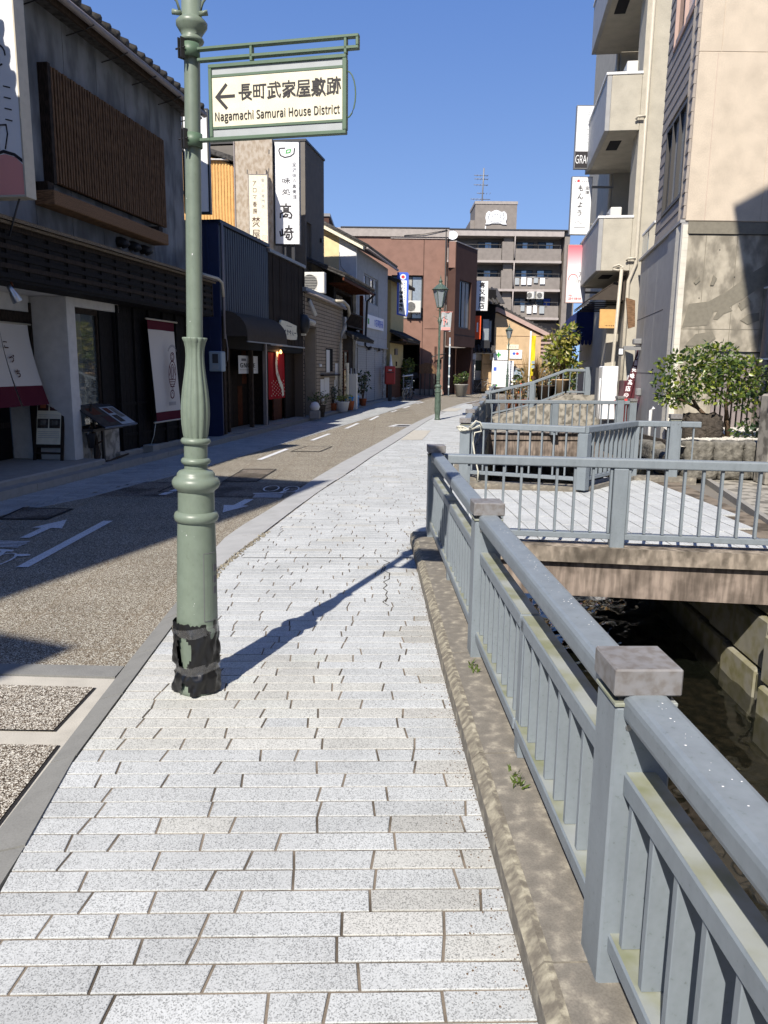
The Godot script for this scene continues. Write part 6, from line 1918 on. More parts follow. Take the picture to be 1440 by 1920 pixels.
func yellow_house() -> void:
	var at := Vector3(0.2, 0, -41.0)
	var b := thing("yellow_house", "small mustard-yellow house with a little tiled hood over the street", "house", at, 78.0)
	pb(b, "wall", M.yellow_wall, 0.1, 3.7, 1.62, 6.2, -5.0, 0.0)
	pb(b, "lower_wall", M.red_wood, 0.1, 3.65, 0.0, 1.62, -5.0, -0.03)
	tile_roof(b, "hood", -0.1, 3.9, 0.95, 3.02, 0.0, 3.5, 0.3, 0.08)
	pb(b, "hood_soffit", M.old_wood, -0.1, 3.9, 2.90, 2.97, 0.0, 0.9)
	tile_roof(b, "roof", -0.2, 4.4, 0.5, 5.95, -3.0, 6.9, 0.3, 0.08)
	pb(b, "wall_vent", M.black_metal, 1.2, 1.9, 2.30, 2.62, 0.002, 0.06)
	pb(b, "wall_hook", M.old_wood, 1.6, 1.72, 1.70, 1.95, 0.002, 0.06)
	var bag := thing("white_bag", "white triangular cloth hanging beside the roller shutter", "cloth", Vector3(0.16, 1.55, -40.6), 78.0)
	var s := ST()
	prism(s, V([-0.1, 0, 0.55, 0.05, 0.1, 0.75]), 0.04, 0.10)
	obj("cloth", s, M.white_matt, bag)
	# blue and white hanging sign
	var sg := thing("hanging_sign", "blue-edged white vertical shop sign with a round red mark and dark characters", "sign", Vector3(0.80, 4.22, -40.9), 0.0)
	s = ST()
	prism(s, V([-0.27, 0.10, 0.25, 0.0, 0.32, 0.2, 0.32, 2.12, 0.25, 2.2, -0.27, 2.2]), -0.1, 0.0)
	obj("case", s, M.blue_ink, sg)
	s = ST()
	prism(s, V([-0.17, 0.16, 0.20, 0.06, 0.22, 0.2, 0.22, 1.8, -0.17, 1.8]), 0.0, 0.004)
	obj("face", s, M.white_board, sg)
	s = ST()
	var c := []
	for k in 16: c += [0.03 + 0.15 * cos(TAU * k / 16), 1.97 + 0.14 * sin(TAU * k / 16)]
	prism(s, V(c), 0.001, 0.005)
	obj("roundel", s, M.white_board, sg)
	s = ST()
	c = []
	for k in 16: c += [0.03 + 0.09 * cos(TAU * k / 16), 1.97 + 0.08 * sin(TAU * k / 16)]
	prism(s, V(c), 0.0052, 0.008)
	obj("red_mark", s, M.red_ink, sg)
	glyphs(sg, "characters", "ホリ保険事務所", M.ink, -0.15, 1.72, 0.19, 0.18, 0.03, 0.0045, Vector2(0, -0.215))
	scribble(sg, "small_characters", M.blue_ink, 0.09, 0.14, 0.8, 1.7, 0.0045, 8, 0.05)
	pipe(sg, "arm", M.black_metal, [Vector3(-0.27, 2.0, -0.05), Vector3(-0.75, 2.0, -0.05)], 0.03)

func build_far_end() -> void:
	var s := ST()
	# brick-red building
	var b := thing("brick_red_building", "big brick-red rendered building with a pale parapet and a dark car entrance", "building", Vector3(0, 0, -48.5))
	wall(b, "front_wall", M.brick_red, -6.0, 3.62, 0.0, 9.35, -0.4, 0.0, [[0.30, 2.20, 4.55, 7.15], [0.78, 2.10, 0.0, 3.12], [3.15, 3.45, 1.55, 2.15]])
	pb(b, "body", M.brick_red, -6.0, 3.60, 3.4, 9.3, -8.0, -0.6)
	pb(b, "parapet", M.parapet, -2.75, 3.7, 9.36, 9.84, -8.0, 0.12)
	s = ST()
	prism(s, V([-2.75, 9.36, -2.75, 9.84, -3.2, 9.84, -3.5, 9.36]), -8.0, 0.11)
	obj("parapet_end", s, M.parapet, b)
	pb(b, "parapet_line", M.frame_dark, -2.8, 3.72, 9.84, 9.9, -8.0, 0.16)
	pb(b, "flashing", M.flat_trim, 0.2, 3.65, 9.26, 9.34, 0.002, 0.06)
	window(b, 0.32, 2.18, 4.57, 7.13, -0.2, M.frame_dark, [M.glass_dark, M.curtain, M.glass_sky_pale], 0.06)
	pb(b, "letter_slot_back", M.black_metal, 3.15, 3.45, 1.55, 2.15, -0.38, -0.2)
	pb(b, "entrance_back", M.void, -3.0, 3.6, 0.0, 3.3, -7.5, -7.4)
	pb(b, "entrance_ceiling", M.void, -3.0, 3.6, 3.3, 3.38, -7.5, -0.41)
	pb(b, "entrance_side", M.void, 2.2, 2.4, 0.0, 3.3, -7.39, -0.41)
	pb(b, "wall_groove", M.shade_brown_wing, 2.35, 3.6, 3.98, 4.02, 0.001, 0.006)
	pb(b, "wall_groove", M.shade_brown_wing, 2.2, 2.24, 0.0, 9.3, 0.001, 0.006)
	pipe(b, "gate_arch", M.frame_dark, [Vector3(2.75, 0.0, 0.35), Vector3(2.75, 2.0, 0.35), Vector3(2.85, 2.3, 0.35), Vector3(3.1, 2.42, 0.3), Vector3(3.7, 2.5, 0.1)], 0.03)
	pipe(b, "cable", M.frame_dark, [Vector3(1.0, 9.42, 0.15), Vector3(2.2, 9.50, 0.2), Vector3(3.6, 9.75, 0.15)], 0.02)
	pipe(b, "downpipe", M.frame_dark, [Vector3(3.52, 9.9, 0.1), Vector3(3.55, 3.0, 0.1), Vector3(3.58, 0.3, 0.1)], 0.04)
	var car := thing("parked_car", "dark car parked in the shaded entrance of the brick-red building", "car", Vector3(1.4, 0.0, -52.5), 12.0)
	s = ST(false)
	prism(s, V([-0.85, 0.25, -0.85, 0.85, -0.7, 0.95, -0.5, 1.4, 0.5, 1.4, 0.7, 0.95, 0.85, 0.85, 0.85, 0.25]), -2.0, 2.0)
	obj("body", s, M.frame_dark, car)
	pb(car, "windscreen", M.glass_sky_pale, -0.52, 0.52, 0.97, 1.34, 2.0, 2.02)
	for q in [-0.7, 0.7]:
		s = ST()
		tube(s, [Vector3(q - 0.1, 0.3, 1.4), Vector3(q + 0.1, 0.3, 1.4)], 0.3, 0.3, 14)
		obj("wheel", s, M.black_metal, car)
		pb(car, "headlight", M.glass_sky_pale, q - 0.12, q + 0.12, 0.62, 0.76, 2.0, 2.03)
	var gate := thing("garden_gate", "low arched wooden gate in front of the brick-red wall", "gate", Vector3(2.3, 0, -47.9))
	s = ST()
	prism(s, V([-0.25, 1.3, -0.25, 1.8, 0.1, 1.95, 0.5, 1.9, 0.75, 1.6, 0.75, 1.3]), -0.05, 0.05)
	obj("arched_board", s, M.beam_wood, gate)
	for i in 4: pb(gate, "bar", M.frame_dark, -0.2 + i * 0.28, -0.14 + i * 0.28, 0.0, 1.3, -0.04, 0.04)
	pb(gate, "base_wall", M.bare_concrete, -0.5, 1.2, 0.0, 0.35, -0.3, -0.051)
	# wing of the building, its shade put into a darker brown
	var ang := rad_to_deg(atan2(1.62, 3.2))
	var w := thing("shade_brown_wing", "street wing of the brick-red building, shade painted into its dark brown, one curtained window", "building", Vector3(4.08, 0, -47.5), 90.0 - ang)
	wall(w, "street_wall", M.shade_brown_wing, 0.0, 3.6, 2.95, 8.95, -0.3, 0.0, [[0.75, 2.7, 4.05, 6.9]])
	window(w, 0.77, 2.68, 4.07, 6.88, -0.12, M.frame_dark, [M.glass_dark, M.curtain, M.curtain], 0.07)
	pb(w, "body", M.shade_brown_wing, 0.02, 3.58, 2.95, 8.9, -0.45, -0.301)
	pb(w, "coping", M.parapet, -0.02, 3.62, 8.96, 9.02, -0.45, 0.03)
	pb(w, "passage_wall", M.shade_brown_wing, 0.4, 3.6, 0.0, 2.94, -1.5, -1.3)
	pb(w, "passage_end", M.shade_brown_wing, 3.3, 3.6, 0.0, 2.94, -1.29, -0.1)
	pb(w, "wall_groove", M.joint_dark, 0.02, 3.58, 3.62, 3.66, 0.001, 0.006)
	var f := thing("wing_end_wall", "narrow sunlit end wall of the brown wing beside the brick-red wall", "pier", Vector3(3.66, 0, -47.52))  # end wall of the wing, built as a separate thing
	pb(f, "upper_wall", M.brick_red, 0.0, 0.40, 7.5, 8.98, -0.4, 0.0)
	pb(f, "lower_wall", M.shade_brown_wing, 0.0, 0.40, 3.0, 7.499, -1.0, -0.35)  # shade of the recess put into the darker brown
	var pl := thing("roadside_pole", "slim green and white marker pole at the corner of the brick-red wall", "post", Vector3(3.75, 0, -46.3))
	s = ST(false)
	tube(s, [Vector3(0, 0, 0), Vector3(0.0, 3.4, 0)], 0.04, 0.04, 8)
	obj("pole", s, M.meter_blue, pl)
	for i in 5: pb(pl, "white_band", M.white_matt, -0.042, 0.042, 0.5 + i * 0.6, 0.62 + i * 0.6, -0.042, 0.042)
	aircon("white air conditioner hung below the window of the brick-red building", Vector3(1.6, 4.86, -48.2), 0.0, Vector3(0.95, 0.76, 0.35))
	var dish := thing("satellite_dish", "small white satellite dish on the parapet", "satellite dish", Vector3(4.5, 10.1, -56.0))
	s = ST(false)
	lathe(s, [Vector2(0, 0), Vector2(0.15, 0.03), Vector2(0.28, 0.10), Vector2(0.36, 0.2)], 16)
	obj("bowl", s, M.white_board, dish, Transform3D(Basis(Vector3.RIGHT, 1.1), Vector3(0, 0.5, 0)))
	pipe(dish, "mast", M.frame_grey, [Vector3(0, -0.6, 0), Vector3(0, 0.5, 0)], 0.04)
	# dark shop at the bend
	var sh := thing("dark_corner_shop", "dark two-storey shop with tiled hoods and a bright white open garage below", "building", Vector3(5.95, 0, -54.0))
	wall(sh, "upper_wall", M.black_wood, -0.1, 1.47, 2.95, 6.9, -4.0, 0.0, [[0.65, 1.3, 3.4, 4.9]])
	window(sh, 0.65, 1.3, 3.4, 4.9, -0.05, M.frame_dark, [M.glass_dark, M.glass_sky_pale], 0.05)
	tile_roof(sh, "lower_hood", -0.1, 1.55, 0.4, 2.75, 0.0, 3.2, 0.3, 0.08)
	tile_roof(sh, "upper_roof", -0.4, 1.95, 0.9, 5.95, -3.0, 7.3, 0.3, 0.08)
	pb(sh, "garage_back", M.white_matt, 0.1, 1.45, 0.0, 2.7, -1.1, -1.0)
	pb(sh, "garage_side", M.white_matt, 1.40, 1.47, 0.0, 2.7, -0.99, 0.1)
	pb(sh, "garage_ceiling", M.white_matt, 0.1, 1.39, 2.66, 2.7, -0.99, 0.0)
	pb(sh, "grey_post", M.frame_grey, -0.02, 0.14, 0.0, 2.7, 0.0, 0.16)
	pb(sh, "poster", M.leaf_dark, 0.35, 1.0, 1.5, 2.2, -0.99, -0.97)
	pb(sh, "grey_crate", M.frame_dark, 0.2, 1.2, 0.0, 0.85, -0.95, -0.6)
	pb(sh, "lantern_box", M.white_matt, -0.05, 0.2, 2.25, 2.65, 0.2, 0.35)
	var sg := sign_box("shop_sign", "white vertical sign with four bold black characters at the far bend", "sign", Vector3(6.22, 5.35, -52.0), 0.0, 0.80, 1.92, 0.16, M.white_board, M.pipe_grey, 0.03)
	glyphs(sg, "characters", "専又商店", M.ink, -0.19, 1.80, 0.38, 0.38, 0.055, 0.074, Vector2(0, -0.43))
	var og := sign_box("shop_sign", "bright orange box sign on the dark corner shop", "sign", Vector3(5.98, 3.55, -52.0), 0.0, 0.46, 1.48, 0.2, M.orange, M.orange, 0.02)
	pb(og, "white_print", M.white_board, -0.04, 0.05, 0.45, 1.05, 0.093, 0.096)
	var gp := sign_box("shop_sign", "grey panel sign beside the orange sign", "sign", Vector3(6.68, 3.5, -53.0), 0.0, 0.44, 1.4, 0.1, M.glass_sky_pale, M.frame_dark, 0.02)
	pb(gp, "arm", M.black_metal, -0.3, 0.3, -0.5, -0.002, -0.05, 0.05)
	bicycle(Vector3(6.7, 0.0, -53.6), 25.0, "dark bicycle parked in the white garage of the corner shop")
	# grey-brown block of flats
	var a := thing("apartment_block", "grey-brown block of flats with three rows of balconies", "building", Vector3(0, 0, -70.0))
	pb(a, "body", M.flat_brown, 3.0, 15.75, 0.0, 13.0, -10.0, -1.5)
	pb(a, "roof_slab", M.flat_trim, 2.0, 15.3, 12.95, 13.42, -10.0, 0.15)
	pb(a, "roof_line", M.frame_dark, 2.0, 15.9, 13.42, 13.52, -10.0, 0.2)
	pb(a, "side_pier", M.flat_brown, 15.45, 15.9, 0.0, 13.42, -10.0, -0.2)
	for lv in 3:
		var y := 10.75 - lv * 2.40
		pb(a, "balcony", M.flat_brown, 11.15, 15.15, y + 0.2, y + 1.2, -0.15, 0.0)
		pb(a, "balcony", M.flat_brown, 4.0, 9.95, y + 0.2, y + 1.2, -0.15, 0.0)
		pb(a, "balcony_end", M.flat_brown, 15.0, 15.16, y + 0.2, y + 1.2, -1.5, -0.151)
		pb(a, "balcony_slab", M.flat_trim, 4.0, 15.2, y, y + 0.199, -1.5, 0.06)
		pb(a, "balcony_bay", M.flat_brown, 10.0, 11.0, y + 0.2, y + 1.75, -0.4, 0.05)
		pb(a, "bay_wall", M.flat_brown, 10.2, 11.0, y + 1.76, y + 2.39, -0.9, -0.4)
		var r := ST()
		tube(r, [Vector3(11.2, y + 1.5, -0.08), Vector3(15.1, y + 1.5, -0.08)], 0.04, 0.04, 6)
		tube(r, [Vector3(4.0, y + 1.5, -0.08), Vector3(9.9, y + 1.5, -0.08)], 0.04, 0.04, 6)
		for i in 5: tube(r, [Vector3(11.25 + i * 0.95, y + 1.2, -0.08), Vector3(11.25 + i * 0.95, y + 1.5, -0.08)], 0.035, 0.035, 6)
		for i in 7: tube(r, [Vector3(4.1 + i * 0.95, y + 1.2, -0.08), Vector3(4.1 + i * 0.95, y + 1.5, -0.08)], 0.035, 0.035, 6)
		obj("balcony_rail", r, M.frame_dark, a)
		window(a, 11.45, 13.0, y + 0.3, y + 1.98, -1.45, M.frame_dark, [M.glass_dark, M.glass_sky_pale, M.glass_dark], 0.06)
		window(a, 13.35, 14.75, y + 0.3, y + 2.0, -1.45, M.frame_dark, [M.glass_sky_pale if lv == 1 else M.glass_dark, M.blue_ink if lv == 2 else M.glass_sky_pale if lv == 0 else M.glass_dark], 0.06)
		window(a, 8.0, 9.9, y + 0.3, y + 1.95, -1.45, M.frame_dark, [M.glass_dark, M.glass_sky_pale, M.glass_dark], 0.06)
		pipe(a, "downpipe", M.flat_trim, [Vector3(11.08, y + 0.4, 0.1), Vector3(11.08, y + 2.4, 0.1)], 0.05)
	pb(a, "lower_wall", M.flat_brown, 3.0, 15.5, 0.0, 5.7, -1.49, -1.0)
	pb(a, "upper_step", M.flat_brown, 15.9, 17.4, 0.0, 11.6, -10.0, -4.0)
	pb(a, "upper_step", M.flat_brown, 15.9, 16.9, 11.61, 12.6, -10.0, -4.5)
	pb(a, "penthouse", M.flat_brown, 7.75, 11.45, 13.52, 15.95, -6.0, -1.9)
	pb(a, "penthouse_step", M.flat_brown, 7.35, 7.749, 13.52, 14.6, -6.0, -2.0)
	pb(a, "penthouse_coping", M.parapet, 7.70, 11.5, 15.951, 16.2, -6.05, -1.85)
	pb(a, "vent_pipe", M.white_matt, 8.65, 8.75, 13.55, 14.1, -1.89, -1.8)
	pb(a, "vent_pipe", M.white_matt, 8.751, 9.0, 13.55, 13.65, -1.89, -1.8)
	# generic white crest: two beasts and a shield over a ribbon, as relief
	var em := thing("wall_crest", "white heraldic crest with two curled beasts over a ribbon on the rooftop block", "emblem", Vector3(9.62, 14.85, -71.88))
	s = ST()
	prism(s, V([-0.95, -0.62, -0.55, -0.60, -0.4, -0.52, 0.4, -0.52, 0.55, -0.60, 0.95, -0.62, 0.85, -0.42, 0.95, -0.1, 0.9, 0.3, 0.7, 0.5, 0.45, 0.42, 0.2, 0.55, 0.0, 0.6, -0.2, 0.55, -0.45, 0.42, -0.7, 0.5, -0.9, 0.3, -0.95, -0.1, -0.85, -0.42]), 0.0, 0.08)
	obj("relief", s, M.white_board, em)
	s = ST()
	for q in [-1.0, 1.0]:
		line2(s, [Vector2(q * 0.68, 0.38), Vector2(q * 0.6, 0.2), Vector2(q * 0.72, 0.0), Vector2(q * 0.6, -0.25)], 0.06, 0.082)
		line2(s, [Vector2(q * 0.4, 0.25), Vector2(q * 0.34, 0.05), Vector2(q * 0.42, -0.1)], 0.05, 0.082)
		line2(s, [Vector2(q * 0.05, 0.25), Vector2(q * 0.16, 0.22)], 0.06, 0.082)
	line2(s, [Vector2(-0.5, -0.36), Vector2(-0.2, -0.44), Vector2(0.2, -0.44), Vector2(0.5, -0.36)], 0.05, 0.082)
	obj("grooves", s, M.frame_grey, em)
	var an := thing("roof_antenna", "tall many-armed antenna mast on the rooftop block", "antenna", Vector3(8.45, 16.2, -73.0))
	pipe(an, "mast", M.frame_grey, [Vector3(0, 0, 0), Vector3(0.05, 1.6, 0), Vector3(0.08, 3.0, 0)], 0.06)
	for q in [[0.35, 0.75], [0.85, 0.2], [1.55, 0.5], [2.05, 0.45], [2.35, 0.5]]:
		pipe(an, "element", M.frame_grey, [Vector3(-q[1] - 0.3, q[0], 0.2), Vector3(q[1], q[0] + 0.06, -0.2)], 0.03)
		for i in 4: pipe(an, "element", M.frame_grey, [Vector3(-q[1] + i * 0.3, q[0] + 0.02, -0.3), Vector3(-q[1] + i * 0.3, q[0] + 0.02, 0.3)], 0.018)
	for q in [[0.0, 9.25, "left of the two"], [0.75, 9.3, "right of the two"]]: aircon("air conditioner hanging under a balcony, " + q[2], Vector3(13.0 + q[0] - 0.35, 8.32 - 0.68, -69.75), 8.0 if q[0] > 0 else -30.0, Vector3(0.62, 0.66, 0.4))
	# washing on the middle and lower balcony
	for q in [[8.15 + 0.85, 11.3, 5, "white washing hung along the middle balcony of the flats"], [5.75 + 0.85, 11.9, 4, "pale washing hung along the lower balcony of the flats"]]:
		var la := thing("washing", q[3], "washing", Vector3(q[1], q[0], -69.9))
		for i in q[2]:
			pb(la, "cloth", M.white_board if i % 3 else M.grey_board, i * 0.55 - 0.1, i * 0.55 + 0.22 + 0.2 * R.randf(), 0.1 - 0.25 * R.randf(), 0.45 + 0.1 * R.randf(), 0.0, 0.02)
		pipe(la, "line", M.steel, [Vector3(-0.2, 0.57, 0.01), Vector3(q[2] * 0.55, 0.57, 0.01)], 0.02)
	# tan gabled house
	var g := thing("tan_gable_house", "tan gabled house with a dark roof, two white wall signs on its end", "house", Vector3(9.56, 0.07, -54.5))
	g.scale = E3(0.956)
	s = ST()
	prism(s, V([-3.0, 0.0, 1.35, 0.0, 1.35, 4.0, -2.06, 5.6, -3.0, 5.2]), -9.0, 0.0)
	obj("wall", s, M.tan_wall, g)
	for y in [1.95, 3.95]: pb(g, "wall_joint", M.beam_wood, -2.9, 1.3, y, y + 0.04, 0.001, 0.008)
	s = ST()
	prism(s, V([-3.1, 5.22, -2.06, 5.68, 1.75, 3.90, 1.75, 4.2, -2.06, 6.0, -3.1, 5.5]), -9.2, 0.2)
	obj("verge", s, M.pink_trim, g)
	s = ST()
	prism(s, V([-3.2, 5.55, -2.06, 6.03, 2.1, 4.02, 2.1, 4.2, -2.06, 6.22, -3.2, 5.72]), -9.3, 0.05)
	obj("roof", s, M.tile_roof, g)
	for i in 12:
		pipe(g, "roof_tile", M.tile_roof, [Vector3(-1.7 + i * 0.32, 6.05 - i * 0.155, 0.02), Vector3(-1.7 + i * 0.32, 6.05 - i * 0.155, -9.2)], 0.07)
	pb(g, "side_awning", M.pink_trim, 1.2, 1.9, 2.4, 4.0, -0.6, 0.05)
	for i in 5: pb(g, "side_slat", M.old_wood, 1.19, 1.92, 2.5 + i * 0.28, 2.62 + i * 0.28, 0.051, 0.08)
	for q in [[-2.45, -1.15, 2.28, 2.98, "white sign with a green cross on the tan gable wall"], [-1.02, -0.14, 2.38, 3.0, "white sign with a blue and a red blob on the tan gable wall"], [-1.26, -0.40, 3.06, 3.38, "small cream sign board high on the tan gable wall"]]:
		var w2 := thing("wall_sign", q[4], "sign", Vector3(9.56, 0.07, -54.48))
		w2.scale = E3(0.956)
		pb(w2, "board", M.white_board if q[2] < 3.0 else M.cream_board, q[0], q[1], q[2], q[3], 0.0, 0.05)
		if q[4].contains("green"):
			pb(w2, "cross_bar", M.green_ink, -2.02, -1.66, 2.58, 2.70, 0.052, 0.06)
			pb(w2, "cross_bar", M.green_ink, -1.90, -1.78, 2.46, 2.82, 0.061, 0.066)
		elif q[4].contains("blob"):
			for e in [[-0.72, M.blue_ink], [-0.48, M.red_ink]]:
				s = ST()
				var c := []
				for k in 12: c += [e[0] + 0.11 * cos(TAU * k / 12), 2.74 + 0.1 * sin(TAU * k / 12)]
				prism(s, V(c), 0.052, 0.06)
				obj("blob", s, e[1], w2)
			scribble(w2, "small_print", M.blue_ink, -0.85, -0.3, 2.48, 2.54, 0.052, 1, 0.03)
		else: scribble(w2, "small_print", M.ink_grey, -1.1, -0.55, 3.16, 3.26, 0.052, 1, 0.08)
	var nb := thing("notice_board", "big white notice board with faint blue print before the tan house", "notice board", Vector3(7.2, 0, -53.0))
	pb(nb, "panel", M.white_board, 0.0, 1.45, 0.42, 2.18, -0.05, 0.0)
	scribble(nb, "print", M.meter_blue, 0.5, 1.4, 0.9, 2.0, 0.001, 7, 0.03)
	pb(nb, "blue_print", M.blue_ink, 0.1, 0.3, 1.5, 1.75, 0.001, 0.004)
	pb(nb, "green_print", M.green_ink, 0.05, 0.4, 0.46, 0.6, 0.001, 0.004)
	for q in [0.1, 1.3]: pb(nb, "leg", M.frame_grey, q, q + 0.06, 0.0, 0.42, -0.05, 0.0)
	var low := thing("garden_wall", "low grey-green wall with shrubs beyond the notice board", "wall", Vector3(9.0, 0, -54.0))
	pb(low, "wall", M.meter_blue, -0.3, 2.5, 0.0, 1.6, -0.3, 0.0)
	pb(low, "coping", M.bare_concrete, -0.35, 2.55, 1.601, 1.72, -0.34, 0.04)
	var rc := thing("red_cone", "small orange-red roadside marker at the far bend", "traffic cone", Vector3(9.1, 0.0, -52.5))
	s = ST(false)
	lathe(s, [Vector2(0, 0), Vector2(0.2, 0.0), Vector2(0.17, 0.06), Vector2(0.12, 0.5), Vector2(0.07, 1.0), Vector2(0.0, 1.02)], 14)
	obj("cone", s, M.orange, rc)

func bicycle(at: Vector3, turn: float, label: String) -> void:
	var o := thing("bicycle", label, "bicycle", at, turn, "")
	for q in [-0.52, 0.52]:
		var s := ST(false)
		var pts := []
		for k in 25: pts.append(Vector3(q + 0.32 * cos(TAU * k / 24.0), 0.33 + 0.32 * sin(TAU * k / 24.0), 0))
		tube(s, pts, 0.02, 0.02, 6, false)
		var w := obj("wheel", s, M.black_metal, o)
		s = ST()
		for k in 8: tube(s, [Vector3(q, 0.33, 0), Vector3(q + 0.31 * cos(TAU * k / 8.0), 0.33 + 0.31 * sin(TAU * k / 8.0), 0)], 0.004, 0.004, 4)
		obj("spokes", s, M.steel, w)
	var f := ST(false)
	for q in [[[-0.52, 0.33], [-0.15, 0.75]], [[-0.52, 0.33], [-0.08, 0.32]], [[-0.08, 0.32], [-0.18, 0.85]], [[-0.08, 0.32], [0.38, 0.72]], [[-0.16, 0.72], [0.38, 0.78]], [[0.34, 0.95], [0.52, 0.33]]]:
		tube(f, [Vector3(q[0][0], q[0][1], 0), Vector3(q[1][0], q[1][1], 0)], 0.02, 0.02, 6)
	obj("frame", f, M.frame_grey, o)
	pb(o, "saddle", M.black_metal, -0.30, -0.06, 0.86, 0.92, -0.07, 0.07, 0.02)
	var h := ST(false)
	tube(h, [Vector3(0.28, 0.98, -0.26), Vector3(0.36, 1.0, -0.1), Vector3(0.36, 1.0, 0.1), Vector3(0.28, 0.98, 0.26)], 0.015, 0.015, 6)
	obj("handlebar", h, M.steel, o)

# ---------- the right bank ----------
func build_right() -> void:
	var s := ST()
	# near building: raw concrete base, peach upper storeys
	var b := thing("peach_building", "tall building with a peach rendered upper wall over a patched raw concrete base", "building", Vector3(5.77, 0, -15.5))
	wall(b, "concrete_wall", M.raw_concrete, 0.0, 6.0, 0.0, 4.20, -0.4, 0.0, [[0.72, 1.62, 0.3, 2.0], [1.7, 2.6, 0.3, 2.0]])
	pb(b, "gate_lintel", M.bare_concrete, 0.70, 2.7, 1.84, 1.98, -0.3, -0.05)
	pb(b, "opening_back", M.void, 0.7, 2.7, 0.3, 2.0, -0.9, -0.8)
	pb(b, "concrete_beam", M.patch_mortar, -0.02, 6.0, 4.201, 4.42, -0.4, 0.03)
	pb(b, "beam_drip", M.joint_dark, -0.02, 6.0, 4.19, 4.20, -0.3, 0.012)
	for q in [[-0.08, 1.33, 4.435, 7.38], [1.337, 3.2, 4.435, 7.38], [-0.08, 0.327, 7.387, 14.0], [0.333, 1.33, 7.387, 14.0], [1.337, 3.2, 7.387, 14.0], [3.207, 6.0, 4.435, 14.0]]:
		pb(b, "render_panel", M.peach_wall, q[0], q[1], q[2], q[3], -0.4, 0.04, 0.006)
	pb(b, "panel_groove", M.peach_wall, -0.07, 6.0, 4.43, 14.0, -0.39, 0.032)
	pb(b, "vertical_groove", M.pink_trim, 0.27, 0.276, 4.44, 7.37, 0.0405, 0.042)
	for i in 8: # formwork joints and tie holes
		pb(b, "form_joint", M.patch_mortar, 0.35 + i * 0.6, 0.36 + i * 0.6, 2.02, 4.19, 0.0005, 0.003)
	pb(b, "form_joint", M.patch_mortar, 0.0, 6.0, 2.42, 2.432, 0.0005, 0.0035)
	for q in [[0.30, 3.0], [0.62, 3.0], [0.95, 3.4], [0.62, 3.9], [1.1, 2.9]]: pb(b, "tie_hole", M.joint_dark, q[0], q[0] + 0.02, q[1], q[1] + 0.02, 0.0005, 0.0045)
	# grey mortar patches
	var pz := 0.006
	for q in [[0.02, 2.45, 0.12, 2.9, 0.5, 2.95, 0.85, 3.15, 1.3, 3.5, 1.7, 3.75, 2.2, 3.85, 2.2, 3.5, 1.7, 3.4, 1.3, 3.1, 1.0, 2.9, 0.85, 2.8, 0.62, 2.75, 0.5, 2.5],
		[0.62, 2.62, 0.72, 2.84, 0.92, 2.85, 0.98, 2.78, 0.82, 2.72, 0.70, 2.60], [1.08, 2.88, 1.25, 3.05, 1.33, 2.95, 1.15, 2.78], [1.15, 2.60, 1.3, 2.72, 1.5, 2.75, 1.52, 2.6, 1.3, 2.52], [0.1, 2.1, 0.3, 2.33, 0.62, 2.38, 0.7, 2.25, 0.5, 2.1], [1.7, 2.7, 1.9, 3.0, 2.3, 3.1, 2.5, 2.8, 2.2, 2.62], [0.72, 2.02, 0.9, 2.15, 1.05, 2.1, 0.95, 2.0], [0.18, 3.3, 0.28, 3.42, 0.3, 3.34, 0.22, 3.26], [0.5, 3.25, 0.55, 3.44, 0.62, 3.38, 0.56, 3.25]]:
		s = ST()
		prism(s, V(q), 0.0002, pz)
		pz += 0.0015
		obj("mortar_patch", s, M.patch_mortar, b)
	# slatted gate in the opening
	for i in 17: pb(b, "gate_slat", M.pipe_grey, 0.76 + i * 0.11, 0.83 + i * 0.11, 0.35, 1.82, -0.12, -0.09)
	pb(b, "gate_rail", M.dark_wood, 0.74, 2.6, 0.5, 0.58, -0.16, -0.121)
	pb(b, "gate_rail", M.dark_wood, 0.74, 2.6, 1.6, 1.68, -0.16, -0.121)
	pipe(b, "downpipe", M.pipe_grey, [Vector3(1.62, 0.3, 0.1), Vector3(1.62, 4.9, 0.1)], 0.055)
	for y in [1.0, 1.85, 3.2]: pb(b, "pipe_clip", M.white_matt, 1.55, 1.69, y, y + 0.03, 0.0, 0.17)
	# its street face: grey panelled ground floor, siding above
	var r := thing("grey_clad_front", "grey panelled street front with narrow weatherboard siding and a dark window above", "building", Vector3(5.66, 0, -15.5), -100.0)
	for i in 3: pb(r, "grey_panel", M.grey_panel, -5.45 + i * 1.36, -5.45 + i * 1.36 + 1.35, 0.0, 4.40, -0.09, 0.0)
	pb(r, "corner_panel", M.grey_panel, -1.36, -0.005, 0.0, 4.40, -0.09, 0.03)
	for y in [1.55, 2.9]: pb(r, "panel_joint", M.joint_dark, -5.45, -1.37, y, y + 0.012, 0.0005, 0.003)
	pb(r, "coping", M.grey_panel, -5.5, 0.0, 4.401, 4.46, -0.09, 0.06)
	for k in 40:
		var y := 4.48 + k * 0.238
		if y > 13.9: break
		var win: bool = (y > 4.95 and y < 6.75) or (y > 8.3 and y < 10.4)
		for q in ([[-3.35, -2.55], [-0.33, -0.01]] if win else [[-3.35, -0.01]]):
			s = ST()
			hexa(s, [Vector3(q[0], y, 0.022), Vector3(q[1], y, 0.022), Vector3(q[1], y, -0.09), Vector3(q[0], y, -0.09), Vector3(q[0], y + 0.23, 0.008), Vector3(q[1], y + 0.23, 0.008), Vector3(q[1], y + 0.23, -0.09), Vector3(q[0], y + 0.23, -0.09)])
			obj("weatherboard", s, M.siding, r)
	window(r, -2.545, -0.335, 4.95, 6.74, 0.04, M.frame_dark, [M.glass_dark, M.curtain, M.glass_sky_pale], 0.07, 0.12)
